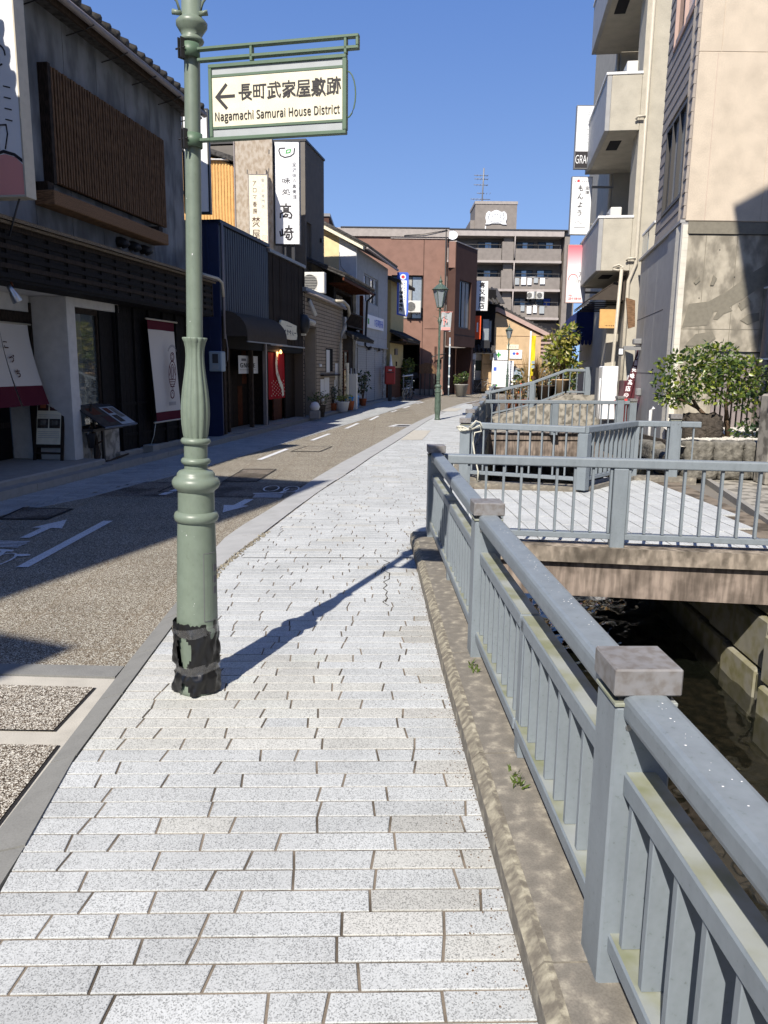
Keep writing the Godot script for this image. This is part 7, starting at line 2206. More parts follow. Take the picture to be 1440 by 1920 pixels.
	window(r, -2.545, -0.335, 8.3, 10.38, 0.04, M.pink_trim, [M.glass_dark, M.glass_sky_pale], 0.07, 0.12)
	pb(r, "end_wall", M.siding, -3.36, -3.352, 4.48, 13.9, -3.0, 0.0)
	pb(r, "body", M.grey_panel, -5.44, -0.05, 0.0, 4.39, -0.2, -0.091)
	pb(r, "upper_body", M.siding, -3.34, -0.05, 4.47, 13.9, -0.2, -0.091)
	var col := thing("pale_corner_strip", "white tiled vertical strip at the corner of the grey front and the raw concrete", "wall", Vector3(5.655, 0, -15.49))
	for k in 37: pb(col, "tile", M.pale_tile, 0.0, 0.113, 0.0 + k * 0.118, 0.116 + k * 0.118, -0.35, 0.008)
	# balcony with glass above the grey panels
	var gb := thing("glass_balcony", "clear glass balcony screen on top of the grey panelled front", "balcony", Vector3(5.66, 0, -15.5), -100.0)
	pb(gb, "screen", M.glass_sky_pale, -5.3, -4.4, 4.47, 5.0, 0.0, 0.02)
	pb(gb, "rail", M.white_matt, -5.35, -3.4, 5.0, 5.05, -0.02, 0.04)
	# tall beige flats with balconies
	var d0 := 21.3
	var a := thing("beige_flats", "tall beige rendered flats with stacked balconies over the canal", "building", Vector3(6.45, 0, -d0), -98.1)
	# local x runs towards the viewer, z towards the street
	pb(a, "front_wall", M.stone_wall_paint, -1.0, 0.0, 0.0, 15.5, -6.0, 0.0)
	pb(a, "rear_wall", M.stone_wall_paint, -12.0, -4.6, 0.0, 15.5, -6.0, -0.02)
	pb(a, "loggia_back", M.grey_panel, -4.599, -1.001, 0.0, 15.5, -6.0, -1.0)
	for lv in 3:
		var y := 4.22 + lv * 3.48
		pb(a, "balcony_front", M.grey_panel, -4.6, 0.0, y, y + 1.33, 0.75, 0.87, 0.01)  # street face in grey, darker than the beige ends
		pb(a, "balcony_end", M.stone_wall_paint, -0.13, 0.001, y, y + 1.33, 0.003, 0.749, 0.01)
		pb(a, "balcony_far_end", M.stone_wall_paint, -4.6, -4.47, y, y + 1.33, 0.0, 0.749)
		pb(a, "balcony_floor", M.stone_wall_paint, -4.46, -0.14, y, y + 0.18, -0.99, 0.749)
		pb(a, "coping", M.white_wall, -4.62, 0.02, y + 1.331, y + 1.40, 0.72, 0.90, 0.01)
		pb(a, "coping", M.white_wall, -0.16, 0.022, y + 1.331, y + 1.401, -0.02, 0.719, 0.01)
		window(a, -3.9, -2.2, y + 0.2, y + 2.3, -0.93, M.frame_dark, [M.glass_dark, M.curtain], 0.06)
		pipe(a, "spout", M.pipe_beige, [Vector3(0.06, y + 0.24, 0.10), Vector3(0.10, y + 0.30, 0.08), Vector3(0.10, y + 0.30, -0.12)], 0.03)
		pb(a, "soffit_opening", M.joint_dark, -1.8, -0.9, y - 0.012, y - 0.001, 0.3, 0.6)
		for q in [-5.2, -6.2]: pb(a, "street_window", M.glass_dark, q, q + 0.7, y + 0.6, y + 1.8, -0.018, -0.01)
	for q in [["drainpipe", -0.14], ["drainpipe", 0.0]]:
		if q[1] < -0.1: pipe(a, q[0], M.pipe_beige, [Vector3(0.06, 14.0, -0.14), Vector3(0.06, 4.4, -0.14), Vector3(0.06, 3.95, 0.02), Vector3(0.08, 0.3, 0.05)], 0.05)
		else: pipe(a, q[0], M.pipe_beige, [Vector3(0.10, 4.25, 0.22), Vector3(0.10, 0.3, 0.34)], 0.045)
	pipe(a, "far_pipe", M.pipe_beige, [Vector3(-4.7, 12.5, 0.05), Vector3(-4.7, 4.0, 0.05)], 0.06)
	pipe(a, "pipe_hook", M.pipe_beige, [Vector3(0.08, 4.3, 0.45), Vector3(0.08, 4.36, 0.3), Vector3(0.08, 4.3, 0.18), Vector3(0.08, 4.22, 0.3), Vector3(0.08, 4.25, 0.44)], 0.03)
	for lv in 2: aircon("air conditioner on the %s loggia of the beige flats" % ["lower", "upper"][lv], [Vector3(6.33, 5.40, -22.7), Vector3(6.50, 9.05, -22.6)][lv], -98.1, Vector3(0.8, 0.62, 0.3))
	# brown awning
	var aw := thing("brown_awning", "brown sloping canvas awning under the lowest balcony", "awning", Vector3(6.45, 0, -d0), -98.1)
	s = ST()
	hexa(s, [Vector3(-4.4, 3.50, 0.98), Vector3(-0.25, 3.50, 0.98), Vector3(-0.25, 4.12, 0.05), Vector3(-4.4, 4.12, 0.05), Vector3(-4.4, 3.53, 0.98), Vector3(-0.25, 3.53, 0.98), Vector3(-0.25, 4.15, 0.05), Vector3(-4.4, 4.15, 0.05)])
	obj("canvas", s, M.awning_brown, aw)
	for q in [[0.95, 3.49, 0.98], [0.6, 3.66, 0.62], [0.3, 3.86, 0.32]]: pb(aw, "frame_bar", M.frame_grey, -4.4, -0.25, q[1] - 0.03, q[1] - 0.002, q[0], q[2])
	s = ST()
	prism(s, V([0.05, 3.48, 0.05, 4.11, 0.97, 3.49]), 0.0, 0.012, across(-0.236))
	obj("side_cheek", s, M.awning_brown, aw)
	for i in 6: pb(aw, "slat", M.black_metal, -4.2 + i * 0.66, -4.1 + i * 0.66, 3.45, 3.48, 0.0, 0.9)
	var ws := thing("wooden_sign", "small orange wooden sign board under the brown awning", "sign", Vector3(5.80, 2.74, -21.6))
	pb(ws, "board", M.ochre_sheet, 0.0, 0.5, 0.0, 0.5, 0.0, 0.06)
	scribble(ws, "lettering", M.ink_brown, 0.15, 0.42, 0.03, 0.1, 0.061, 1, 0.02)
	# dim shop front below the flats
	pb(a, "shop_door", M.frame_dark, -3.9, -1.05, 0.0, 3.3, -0.9, -0.8)
	pb(a, "shop_pier", M.stone_wall_paint, -1.9, -1.1, 0.0, 3.4, -0.79, 0.35)
	# three hanging box signs above the street
	var g := sign_box("hanging_sign", "topmost hanging sign, white with a black foot and looping white letters", "sign", Vector3(6.06, 7.75, -25.5), 0.0, 0.60, 1.82, 0.16, M.white_board, M.frame_grey, 0.015)
	pb(g, "black_foot", M.ink, -0.285, 0.285, 0.02, 0.50, 0.0725, 0.076)
	latin(g, "lettering", "GRACE", M.white_board, Vector3(-0.27, 0.15, 0.0765), 0.24, 0.54)
	latin(g, "faint_script", "Elegant Salon", M.grey_board, Vector3(0.14, 0.62, 0.0725), 0.13, 1.0, false, Basis(Vector3(0, 0, 1), PI / 2))
	g = sign_box("hanging_sign", "middle hanging sign, white with four brush characters and a pink dot", "sign", Vector3(6.04, 5.80, -25.5), 0.0, 0.64, 1.72, 0.16, M.white_board, M.frame_grey, 0.015)
	glyphs(g, "characters", "もんよう", M.ink, -0.13, 1.47, 0.19, 0.18, 0.024, 0.0725, Vector2(0, -0.245))
	glyphs(g, "small_characters", "金澤", M.ink_grey, 0.11, 1.44, 0.12, 0.1, 0.014, 0.0725, Vector2(0, -0.14))
	scribble(g, "header_print", M.ink_grey, -0.22, 0.22, 1.55, 1.62, 0.0725, 1, 0.03)
	pb(g, "pink_dot", M.red_ink, -0.15, -0.08, 1.56, 1.63, 0.074, 0.078)
	s = ST()
	line2(s, [Vector2(-0.24, 0.26), Vector2(0.22, 0.26), Vector2(0.22, 0.46), Vector2(-0.24, 0.46), Vector2(-0.24, 0.26)], 0.008, 0.0725)
	line2(s, [Vector2(-0.17, 0.35), Vector2(-0.05, 0.40), Vector2(0.0, 0.33), Vector2(0.14, 0.36)], 0.012, 0.0725)
	line2(s, [Vector2(-0.18, 0.21), Vector2(0.16, 0.21)], 0.02, 0.0725)
	obj("map_drawing", s, M.ink_grey, g)
	scribble(g, "small_print", M.meter_blue, -0.22, 0.2, 0.05, 0.16, 0.0725, 2, 0.02)
	g = sign_box("hanging_sign", "lowest hanging sign, fading from pink to white with an olive emblem and red number", "sign", Vector3(6.02, 3.72, -25.5), 0.0, 0.62, 1.78, 0.16, M.white_board, M.pink_trim, 0.015)
	var gt := GradientTexture2D.new()
	var gr := Gradient.new()
	gr.offsets = PackedFloat32Array([0.0, 0.42, 1.0])
	gr.colors = PackedColorArray([Color(0.86, 0.42, 0.47), Color(0.93, 0.90, 0.90), Color(0.90, 0.90, 0.91)])
	gt.gradient = gr
	gt.fill_from = Vector2(0, 0)
	gt.fill_to = Vector2(0, 1)
	var fade := StandardMaterial3D.new()
	fade.resource_name = "pink_fade_print"
	fade.albedo_texture = gt
	fade.roughness = 0.5
	s = ST()
	for v in [[-0.295, 0.02, 0, 1], [-0.295, 1.76, 0, 0], [0.295, 1.76, 1, 0], [-0.295, 0.02, 0, 1], [0.295, 1.76, 1, 0], [0.295, 0.02, 1, 1]]:
		s.set_uv(Vector2(v[2], v[3]))
		s.add_vertex(Vector3(v[0], v[1], 0.074))
	obj("print", s, fade, g)
	s = ST()
	var arc := []
	for k in 12: arc.append(Vector2(-0.10 + 0.14 * cos(deg_to_rad(200.0 - k * 17.0)), 0.74 + 0.14 * sin(deg_to_rad(200.0 - k * 17.0))))
	line2(s, arc, 0.022, 0.0765)
	obj("emblem_arc", s, M.red_ink, g)
	s = ST()
	line2(s, [Vector2(0.08, 0.92), Vector2(0.14, 0.94), Vector2(0.12, 0.86), Vector2(0.09, 0.80)], 0.02, 0.0765)
	obj("emblem_leaf", s, M.ink, g)
	latin(g, "lettering", "live", M.ink, Vector3(0.02, 0.62, 0.0765), 0.13, 0.25)
	latin(g, "telephone", "231-0819", M.red_ink, Vector3(-0.22, 0.10, 0.0765), 0.065, 0.40, true)
	latin(g, "telephone_mark", "TEL", M.red_ink, Vector3(-0.22, 0.20, 0.0765), 0.05, 0.12, true)
	scribble(g, "small_print", M.ink_grey, -0.2, 0.2, 0.54, 0.57, 0.0765, 1, 0.014)
	for o in get_children():
		if String(o.name).begins_with("hanging_sign") and o.position.z > -26.0:
			for y in [0.3, 1.4]: pb(o, "arm", M.frame_grey, 0.3, 1.0, y, y + 0.06, -0.03, 0.03)
	# building beyond, with a navy awning
	var nb := thing("navy_awning_shop", "dim shop behind the shrubs with a rounded navy awning", "shop", Vector3(7.75, 0, -28.6), -98.1)
	pb(nb, "wall", M.grey_panel, -8.0, -0.1, 0.0, 5.2, -4.0, -0.1)
	pb(nb, "door_dark", M.void, -6.0, -0.3, 0.0, 2.6, -0.099, -0.05)
	pb(nb, "white_pier", M.white_wall, -0.2, 0.0, 0.0, 2.7, -0.6, 0.2)
	s = ST(false)
	for i in 8:
		var a0 := PI / 2 * i / 8.0; var a1 := PI / 2 * (i + 1) / 8.0
		quad(s, Vector3(-4.0, 2.7 + 1.35 * cos(a0), 1.2 * sin(a0)), Vector3(-0.2, 2.7 + 1.35 * cos(a0), 1.2 * sin(a0)), Vector3(-0.2, 2.7 + 1.35 * cos(a1), 1.2 * sin(a1)), Vector3(-4.0, 2.7 + 1.35 * cos(a1), 1.2 * sin(a1)))
	obj("awning", s, M.navy_cloth, nb)
	s = ST()
	var sidep := [0.0, 2.7]
	for i in 9: sidep += [1.2 * sin(PI / 2 * i / 8.0), 2.7 + 1.35 * cos(PI / 2 * i / 8.0)]
	prism(s, V(sidep), 0.0, 0.02, across(-0.19))
	obj("awning_cheek", s, M.navy_cloth, nb)
	for i in 10:
		s = ST()
		prism(s, V([0.0, 2.72, 0.13, 2.72, 0.12, 2.56, 0.065, 2.50, 0.01, 2.56]), 0.0, 0.01, across(-0.175) * Transform3D(Basis(), Vector3(i * 0.131, 0, 0)))
		obj("scallop", s, M.navy_cloth, nb)
	right_garden()

func right_garden() -> void:
	# retaining wall of rough stones
	var w := thing("stone_retaining_wall", "low retaining wall of rough grey-brown stones holding the gravel bed", "wall", Vector3(0, 0, -11.55))
	for row in 2:
		var x := 4.44 + 0.03 * row
		while x < 9.0:
			var ln := R.randf_range(0.32, 0.46) if row else R.randf_range(0.4, 0.8)
			var st := stone(Vector3(ln - 0.015, 0.32 if row else 0.24, 0.35), 0.05)
			put("stone", st, M.rock, w, Transform3D(Basis(), Vector3(x + ln / 2, 0.14 + row * 0.285, -0.05 * row)))
			x += ln
	for k in 6:
		var st := stone(Vector3(0.34, R.randf_range(0.3, 0.45), 0.8), 0.06)
		put("stone", st, M.rock, w, Transform3D(Basis(), Vector3(4.50, 0.2 + 0.1 * (k % 2), -0.55 - k * 0.75)))
	var s := ST()
	sheet(s, [[4.4, 11.4], [5.6, 15.5]], [[14.0, 11.4], [14.0, 15.5]], 0.50, 11.45, 15.6, 1.0)
	structure("gravel_bed", s, M.pebble, "raised bed of pale gravel in front of the concrete wall")
	s = ST()
	prism(s, V([-0.05, -0.05, -0.05, 0.5, 0.0, 0.5, 0.0, -0.05]), 11.5, 16.0, Transform3D(Basis(), Vector3(4.6, 0, -27.5)))
	structure("bed_side", s, M.rock_dark, "earth side of the raised gravel bed")
	# pebbles as real stones
	var pm := stone(Vector3(0.06, 0.035, 0.05), 0.014, 1)
	var mm := MultiMesh.new()
	mm.transform_format = MultiMesh.TRANSFORM_3D
	mm.mesh = pm
	mm.instance_count = 5200
	for i in 5200:
		var d := R.randf_range(11.7, 15.3)
		var x := R.randf_range(4.7 + (d - 11.7) * 0.27, 8.0)
		var k := R.randf_range(0.5, 1.15)
		var hump := 0.06 * exp(-pow((x - 6.0) / 0.5, 2.0) - pow((d - 12.1) / 0.4, 2.0))
		mm.set_instance_transform(i, Transform3D(Basis(Vector3.UP, R.randf() * TAU).scaled(Vector3(k, k, k)), Vector3(x, 0.505 + hump + R.randf_range(0, 0.015), -d)))
	var mi := MultiMeshInstance3D.new()
	mi.name = "gravel"
	mi.multimesh = mm
	mi.material_override = M.pebble
	add_child(mi)
	tag(mi, "pale loose gravel on the raised bed", "", "", "stuff")
	for q in [[Vector3(5.32, 0.66, -13.0), Vector3(0.62, 0.5, 0.5), "large dark garden rock under the shrub"], [Vector3(6.55, 0.55, -12.6), Vector3(0.25, 0.2, 0.2), "small pale garden rock right of the trunk"]]:
		tag(put("garden_rock", stone(q[1], 0.14), M.rock_dark if q[1].x > 0.4 else M.pebble, self, Transform3D(Basis(), q[0])), q[2], "rock")
	# the glossy shrub
	var tr := thing("garden_shrub", "broad glossy-leaved evergreen shrub on two leaning stems, in front of the concrete wall", "shrub", Vector3(5.75, 0.5, -13.1))
	s = ST(false)
	var limbs := [[Vector3(0.08, 0, 0.0), Vector3(0.02, 0.35, 0.02), Vector3(-0.02, 0.62, 0.0), Vector3(0.08, 1.05, 0.05)], [Vector3(-0.02, 0.02, 0.0), Vector3(-0.22, 0.25, 0.04), Vector3(-0.5, 0.5, 0.06), Vector3(-0.72, 0.85, 0.0), Vector3(-0.85, 1.1, -0.05)], [Vector3(-0.02, 0.6, 0.0), Vector3(-0.25, 0.85, -0.1), Vector3(-0.4, 1.2, -0.1)], [Vector3(0.0, 0.55, 0.0), Vector3(0.3, 0.8, 0.1), Vector3(0.5, 1.05, 0.05)], [Vector3(-0.5, 0.5, 0.06), Vector3(-0.8, 0.62, 0.2), Vector3(-1.1, 0.75, 0.25)], [Vector3(0.02, 0.3, 0.02), Vector3(-0.1, 0.55, 0.2), Vector3(-0.12, 0.9, 0.3)]]
	for l in limbs: tube(s, l, 0.05 if l.size() > 3 else 0.028, 0.012, 7)
	obj("stem", s, M.bark, tr)
	crown(tr, [[Vector3(-0.75, 1.05, 0.05), Vector3(0.55, 0.42, 0.45), 600], [Vector3(-0.25, 1.25, -0.05), Vector3(0.5, 0.34, 0.45), 520], [Vector3(0.15, 1.02, 0.1), Vector3(0.5, 0.36, 0.45), 430], [Vector3(0.45, 0.85, 0.1), Vector3(0.28, 0.3, 0.35), 200], [Vector3(-0.95, 0.72, 0.2), Vector3(0.32, 0.2, 0.3), 170], [Vector3(-0.25, 0.78, 0.3), Vector3(0.45, 0.22, 0.25), 170], [Vector3(0.25, 0.6, 0.15), Vector3(0.2, 0.14, 0.2), 60]], 0.095, 0.028, [M.leaf, M.leaf_dark, M.leaf_light], [0.55, 0.25, 0.2])
	var sm := thing("ground_plant", "small dark glossy plant at the foot of the downpipe", "plant", Vector3(6.2, 0.5, -12.9))
	crown(sm, [[Vector3(0, 0.12, 0), Vector3(0.42, 0.17, 0.3), 220], [Vector3(-0.05, 0.3, 0), Vector3(0.1, 0.1, 0.1), 24]], 0.10, 0.03, [M.leaf_dark, M.leaf], [0.7, 0.3])
	s = ST(false)
	for i in 5: tube(s, [Vector3(0, 0, 0), Vector3(R.randf_range(-0.3, 0.3), 0.15, R.randf_range(-0.2, 0.2))], 0.01, 0.006, 5)
	obj("stem", s, M.bark, sm)
	# concrete post with a grey metal hood at the right edge
	var po := thing("concrete_post", "rough concrete post with a rounded grey metal hood, cut by the right edge", "post", Vector3(5.62, 0.0, -11.05))
	pb(po, "post", M.bank_concrete, -0.17, 0.3, 0.0, 1.30, -0.25, 0.15, 0.03)
	pb(po, "upper_post", M.bank_concrete, -0.06, 0.3, 1.30, 3.2, -0.2, 0.1, 0.02)
	pb(po, "hood", M.meter_blue, -0.24, 0.35, 1.18, 1.42, 0.12, 0.3, 0.05)

func stone(size: Vector3, b: float, n := 2) -> ArrayMesh:
	# an irregular block: a rounded box pushed about by noise
	var fn := FastNoiseLite.new()
	fn.seed = R.randi() % 9999
	fn.frequency = 2.4 / maxf(size.x, 0.05) * 0.4
	var s := ST(size.x < 0.1)
	var m := n * 3
	for ax in 3:
		for sg in [-1.0, 1.0]:
			var f := func(i: int, j: int) -> Vector3:
				var u := -1.0 + 2.0 * i / m
				var v := -1.0 + 2.0 * j / m
				var p := Vector3.ZERO
				p[ax] = sg; p[(ax + 1) % 3] = u; p[(ax + 2) % 3] = v
				var q := p * size / 2.0
				var core := q.clamp(-(size / 2.0 - E3(b)), size / 2.0 - E3(b))
				var dv := q - core
				if dv.length() > b: q = core + dv.normalized() * b
				return q + E3(1.0) * 0.0 + q.normalized() * b * 0.9 * fn.get_noise_3dv(q * 10.0 / maxf(size.x, 0.05) * 0.5)
			for i in m:
				for j in m:
					if sg > 0: quad(s, f.call(i, j), f.call(i, j + 1), f.call(i + 1, j + 1), f.call(i + 1, j))
					else: quad(s, f.call(i, j), f.call(i + 1, j), f.call(i + 1, j + 1), f.call(i, j + 1))
	s.generate_normals()
	return s.commit()

func crown(root: Node, blobs: Array, ln: float, w: float, mats: Array, share: Array) -> void:
	var ss := []
	for m in mats: ss.append(ST(false))
	var fn := FastNoiseLite.new()
	fn.seed = 31
	fn.frequency = 2.2
	for q in blobs:
		for i in q[2]:
			var p := Vector3.ZERO
			for t in 12:
				p = Vector3(R.randf_range(-1, 1), R.randf_range(-1, 1), R.randf_range(-1, 1))
				if p.length() < 1.0 and fn.get_noise_3dv(p + q[0]) > -0.15 and p.length() > 0.25: break
			var at: Vector3 = q[0] + p * q[1]
			var dir := (p * 0.8 + Vector3(R.randf_range(-1, 1), R.randf_range(-0.9, 0.6), R.randf_range(-1, 1)))
			var r := R.randf()
			var k := 0
			var acc := 0.0
			for e in share.size():
				acc += share[e]
				k = e
				if r < acc: break
			leaf(ss[k], at, dir, ln * R.randf_range(0.7, 1.25), w * R.randf_range(0.8, 1.2))
	for k in mats.size(): tag(obj("foliage", ss[k], mats[k], root), "", "", "", "stuff")

# ---------- unseen houses, placed and shaped for the shadows they throw ----------
func build_behind() -> void:
	var a := thing("unseen_tall_house", "unseen four-storey grey house behind the viewer on the left, shaped to shade the road", "building", Vector3(-5.05, 0, 0.75), -18.6)  # out of view, turned so its edge shades the road
	pb(a, "wall", M.pale_grey_wall, -6.0, 0.0, 0.0, 12.1, 0.0, 9.0)
	for i in 4:
		for j in 3: window(a, -5.4 + j * 1.8, -4.3 + j * 1.8, 1.0 + i * 2.9, 2.5 + i * 2.9, 9.06, M.frame_dark, [M.glass_dark, M.glass_dark])
	var b := thing("unseen_low_house", "unseen lower tiled house behind the viewer on the left, placed to shade the road edge", "house", Vector3(-4.62, 0, 3.3), -22.0)  # out of view, its corner placed to shade the road edge
	pb(b, "wall", M.yellow_wall, -3.0, 0.0, 0.0, 7.75, 0.0, 8.0)
	pb(b, "roof_slab", M.tile_roof, -3.0, 0.02, 7.751, 7.8, -0.02, 8.0)
	var c := thing("unseen_side_house", "unseen tall gabled house off the right edge, shaped to shade the concrete wall", "building", Vector3(3.3, 0, -6.5), -6.0)  # out of view, roof shaped for the shadow on the concrete wall
	pb(c, "wall", M.peach_wall, 1.3, 9.0, 0.0, 13.3, 0.3, 10.0)
	var s := ST()
	prism(s, V([0.0, 13.93, 4.9, 17.25, 9.6, 13.9, 9.6, 13.47, 0.16, 13.47]), 0.0, 10.6)
	obj("roof", s, M.tile_roof, c)

# ---------- small things of the street ----------
func bits(called: String, label: String, m: Material, parent: Node, n: int, place: Callable) -> void:
	# loose grit or specks: tiny flattened stones joined into one
	var s := ST()
	for i in n:
		var at: Transform3D = place.call(i)
		var k := R.randf_range(0.5, 1.0)
		hexa(s, [at * Vector3(-k, 0, k), at * Vector3(k, 0, k * 0.8), at * Vector3(k * 0.7, 0, -k), at * Vector3(-k * 0.8, 0, -k * 0.7), at * Vector3(-k * 0.6, 0.7, k * 0.5), at * Vector3(k * 0.6, 0.7, k * 0.4), at * Vector3(k * 0.4, 0.7, -k * 0.6), at * Vector3(-k * 0.5, 0.7, -k * 0.4)])
	tag(obj(called, s, m, parent), label, "", "", "stuff")

func build_small_things() -> void:
	var s := ST()
	var line := [[0.445, 0.8], [0.40, 1.7], [0.33, 3.9], [0.25, 6.9]]
	bits("grit", "brown grit and leaf crumbs along the foot of the canal kerb", M.bark, self, 900, func(_i: int) -> Transform3D:
		var d := R.randf_range(0.9, 6.8)
		var r := pow(R.randf(), 2.5) * 0.16
		return Transform3D(Basis(Vector3.UP, R.randf() * TAU).scaled(E3(R.randf_range(0.0012, 0.0042))), Vector3(along(line, d) - r - 0.006, 0.0, -d)))
	bits("pale_grit", "pale mortar crumbs along the edge of the kerb stones", M.lime_edge, self, 260, func(_i: int) -> Transform3D:
		var d := R.randf_range(5.6, 7.4)
		return Transform3D(Basis(Vector3.UP, R.randf() * TAU).scaled(E3(R.randf_range(0.003, 0.016))), Vector3(along(KIN, d) + R.randf_range(-0.01, 0.05), 0.002, -d)))
	for n in get_children():
		if String(n.name) == "street_railing":
			var o: Vector3 = n.position
			bits("specks", "", M.white_matt, n, 150, func(_i: int) -> Transform3D:
				var t := R.randf()
				var x := lerpf(0.69, 0.545, t) + R.randf_range(-0.03, 0.03) * (0.3 + 0.7 * absf(sin(t * 20.0)))
				return Transform3D(Basis(Vector3.UP, R.randf() * TAU).scaled(Vector3(0.0022, 0.0006, 0.0022) * R.randf_range(0.4, 1.2)), Vector3(x, 0.868, -lerpf(-0.2, 3.8, t)) - o))
		if String(n.name) == "street_lamp":
			bits("paint_chips", "", M.white_matt, n, 46, func(_i: int) -> Transform3D:
				var a := deg_to_rad(R.randf_range(70.0, 175.0))
				var y := R.randf_range(0.40, 0.84) if R.randf() < 0.8 else R.randf_range(1.7, 2.6)
				var r := lerpf(0.0988, 0.0893, (y - 0.345) / 0.52) if y < 1.0 else lerpf(0.0371, 0.0345, (y - 1.7) / 0.9)
				var out := Vector3(cos(a), 0, sin(a))
				return Transform3D(Basis(out.cross(Vector3.UP) * R.randf_range(0.0008, 0.0025), out * 0.0008, Vector3.UP * R.randf_range(0.001, 0.005)), out * (r - 0.0002) + Vector3(0, y, 0)))
	var crack := ST()
	var cp := []
	for i in 26: cp.append(Vector2(-1.2 + i * 0.058, 6.36 + 0.035 * i * 0.058 + R.randf_range(-0.006, 0.006)))
	for i in 25: flat_poly(crack, [cp[i].x, cp[i].y, cp[i + 1].x, cp[i + 1].y, cp[i + 1].x, cp[i + 1].y + 0.008, cp[i].x, cp[i].y + 0.008], 0.0026)
	cp = []
	for i in 16: cp.append(Vector2(0.02 + R.randf_range(-0.03, 0.03), 6.33 - i * 0.085))
	for i in 15: flat_poly(crack, [cp[i].x, cp[i].y, cp[i].x + 0.007, cp[i].y, cp[i + 1].x + 0.007, cp[i + 1].y, cp[i + 1].x, cp[i + 1].y], 0.0032)
	tag(obj("pavement_crack", crack, M.rock_dark, self), "thin dark crack running across the pavement before the bridge", "crack")
	# things in front of the beige tiled house and the old house
	var at := Vector3(-2.53, 0, -24.1)
	var f := Basis(Vector3.UP, deg_to_rad(82.0))
	plant_pot("dark leafy bush in a grey pot beside the tiled entrance", at + f * Vector3(0.95, 0.02, 0.28), 0.2, 0.38, M.rock_dark, 0.42, 0.45, [M.leaf_dark, M.leaf], 260)
	plant_pot("low green plant spilling over a white footed pot", at + f * Vector3(4.35, 0.02, 0.35), 0.26, 0.36, M.white_matt, 0.42, 0.25, [M.leaf, M.leaf_light], 260)
	plant_pot("taller dark shrub behind the white footed pot", at + f * Vector3(4.2, 0.02, 0.05), 0.14, 0.3, M.terracotta, 0.3, 0.6, [M.leaf_dark], 160)
	plant_pot("spindly dark plant in front of the old wooden house", Vector3(-0.95, 0.02, -32.8), 0.16, 0.3, M.terracotta, 0.35, 1.1, [M.leaf_dark], 160)
	var tp := thing("flower_pot", "small empty terracotta pot beside the blue buckets", "pot", at + f * Vector3(5.35, 0.02, 0.45))
	s = ST(false)
	lathe(s, [Vector2(0, 0), Vector2(0.12, 0), Vector2(0.17, 0.3), Vector2(0.18, 0.34), Vector2(0.14, 0.34), Vector2(0.1, 0.1), Vector2(0, 0.1)], 16)
	obj("pot", s, M.terracotta, tp)
	for q in [[5.95, 0.35, "nearest blue plastic stool at the foot of the old wooden house"], [6.55, 0.2, "middle blue plastic stool before the old wooden house"], [7.15, 0.3, "farthest blue plastic stool before the old wooden house"]]:
		var st := thing("blue_stool", q[2], "stool", at + f * Vector3(q[0], 0.02, q[1]), 82.0, "blue plastic stools")
		pb(st, "seat", M.blue_plastic, -0.2, 0.2, 0.42, 0.48, -0.16, 0.16, 0.02)
		for e in [[-0.17, -0.13], [0.11, -0.13], [-0.17, 0.09], [0.11, 0.09]]: pb(st, "leg", M.blue_plastic, e[0], e[0] + 0.06, 0.0, 0.42, e[1], e[1] + 0.04)
	var um := thing("folded_parasols", "bundle of folded parasols and poles leaning on the old house", "parasol", Vector3(-1.5, 0.02, -31.1))
	for q in [[0.0, 0.12, M.white_matt], [0.14, -0.1, M.post_red], [0.25, 0.2, M.frame_dark]]:
		s = ST(false)
		tube(s, [Vector3(q[0], 0.0, 0.1), Vector3(q[0] * 0.6 + q[1], 0.8, 0), Vector3(q[0] * 0.2 + q[1], 1.55, -0.1)], 0.045, 0.03, 8)
		obj("parasol", s, q[2], um)
	var yb := thing("tall_board", "narrow yellow vertical board leaning beside the big beige downpipe", "board", at + f * Vector3(5.55, 0.02, 0.3), 82.0)
	pb(yb, "board", M.cream_board, -0.12, 0.12, 0.0, 1.75, 0.0, 0.05)
	var wb := thing("tall_board", "white narrow board standing next to the yellow one", "board", at + f * Vector3(6.0, 0.02, 0.3), 82.0)
	pb(wb, "board", M.ac_white, -0.1, 0.16, 0.0, 1.35, 0.0, 0.3)
	var cat := thing("white_ornament", "small white rounded ornament on a block by the plank shop's corner post", "ornament", at + f * Vector3(0.0, 0.02, 0.35))
	s = ST(false)
	lathe(s, [Vector2(0, 0.25), Vector2(0.12, 0.27), Vector2(0.16, 0.38), Vector2(0.10, 0.50), Vector2(0, 0.53)], 14)
	obj("ornament", s, M.white_matt, cat)
	pb(cat, "block", M.bare_concrete, -0.16, 0.16, 0.0, 0.25, -0.14, 0.14, 0.02)
	# post box
	var pbx := thing("post_box", "red square post box on a dark leg by the mustard-yellow house", "post box", Vector3(0.22, -0.05, -39.3), 5.0)
	pb(pbx, "box", M.post_red, -0.27, 0.24, 0.85, 1.75, -0.25, 0.25, 0.04)
	pb(pbx, "leg", M.black_metal, -0.09, 0.09, 0.0, 0.849, -0.09, 0.09)
	pb(pbx, "mark", M.white_matt, -0.1, 0.06, 1.52, 1.58, 0.251, 0.256)
	pb(pbx, "label_strip", M.white_matt, 0.241, 0.246, 0.95, 1.6, -0.15, 0.15)
	pb(pbx, "slot", M.black_metal, -0.2, 0.16, 1.42, 1.46, 0.251, 0.255)
	bicycle(Vector3(1.15, -0.02, -40.2), 70.0, "bicycle standing behind the red post box")
	var rack := thing("white_rails", "two pale horizontal rails fixed behind the post box", "rail", Vector3(0.9, 0, -40.6), 70.0)
	for y in [0.55, 1.2]:
		pipe(rack, "rail", M.ac_white, [Vector3(-0.6, y, 0.2), Vector3(1.0, y + 0.05, 0.2)], 0.035)
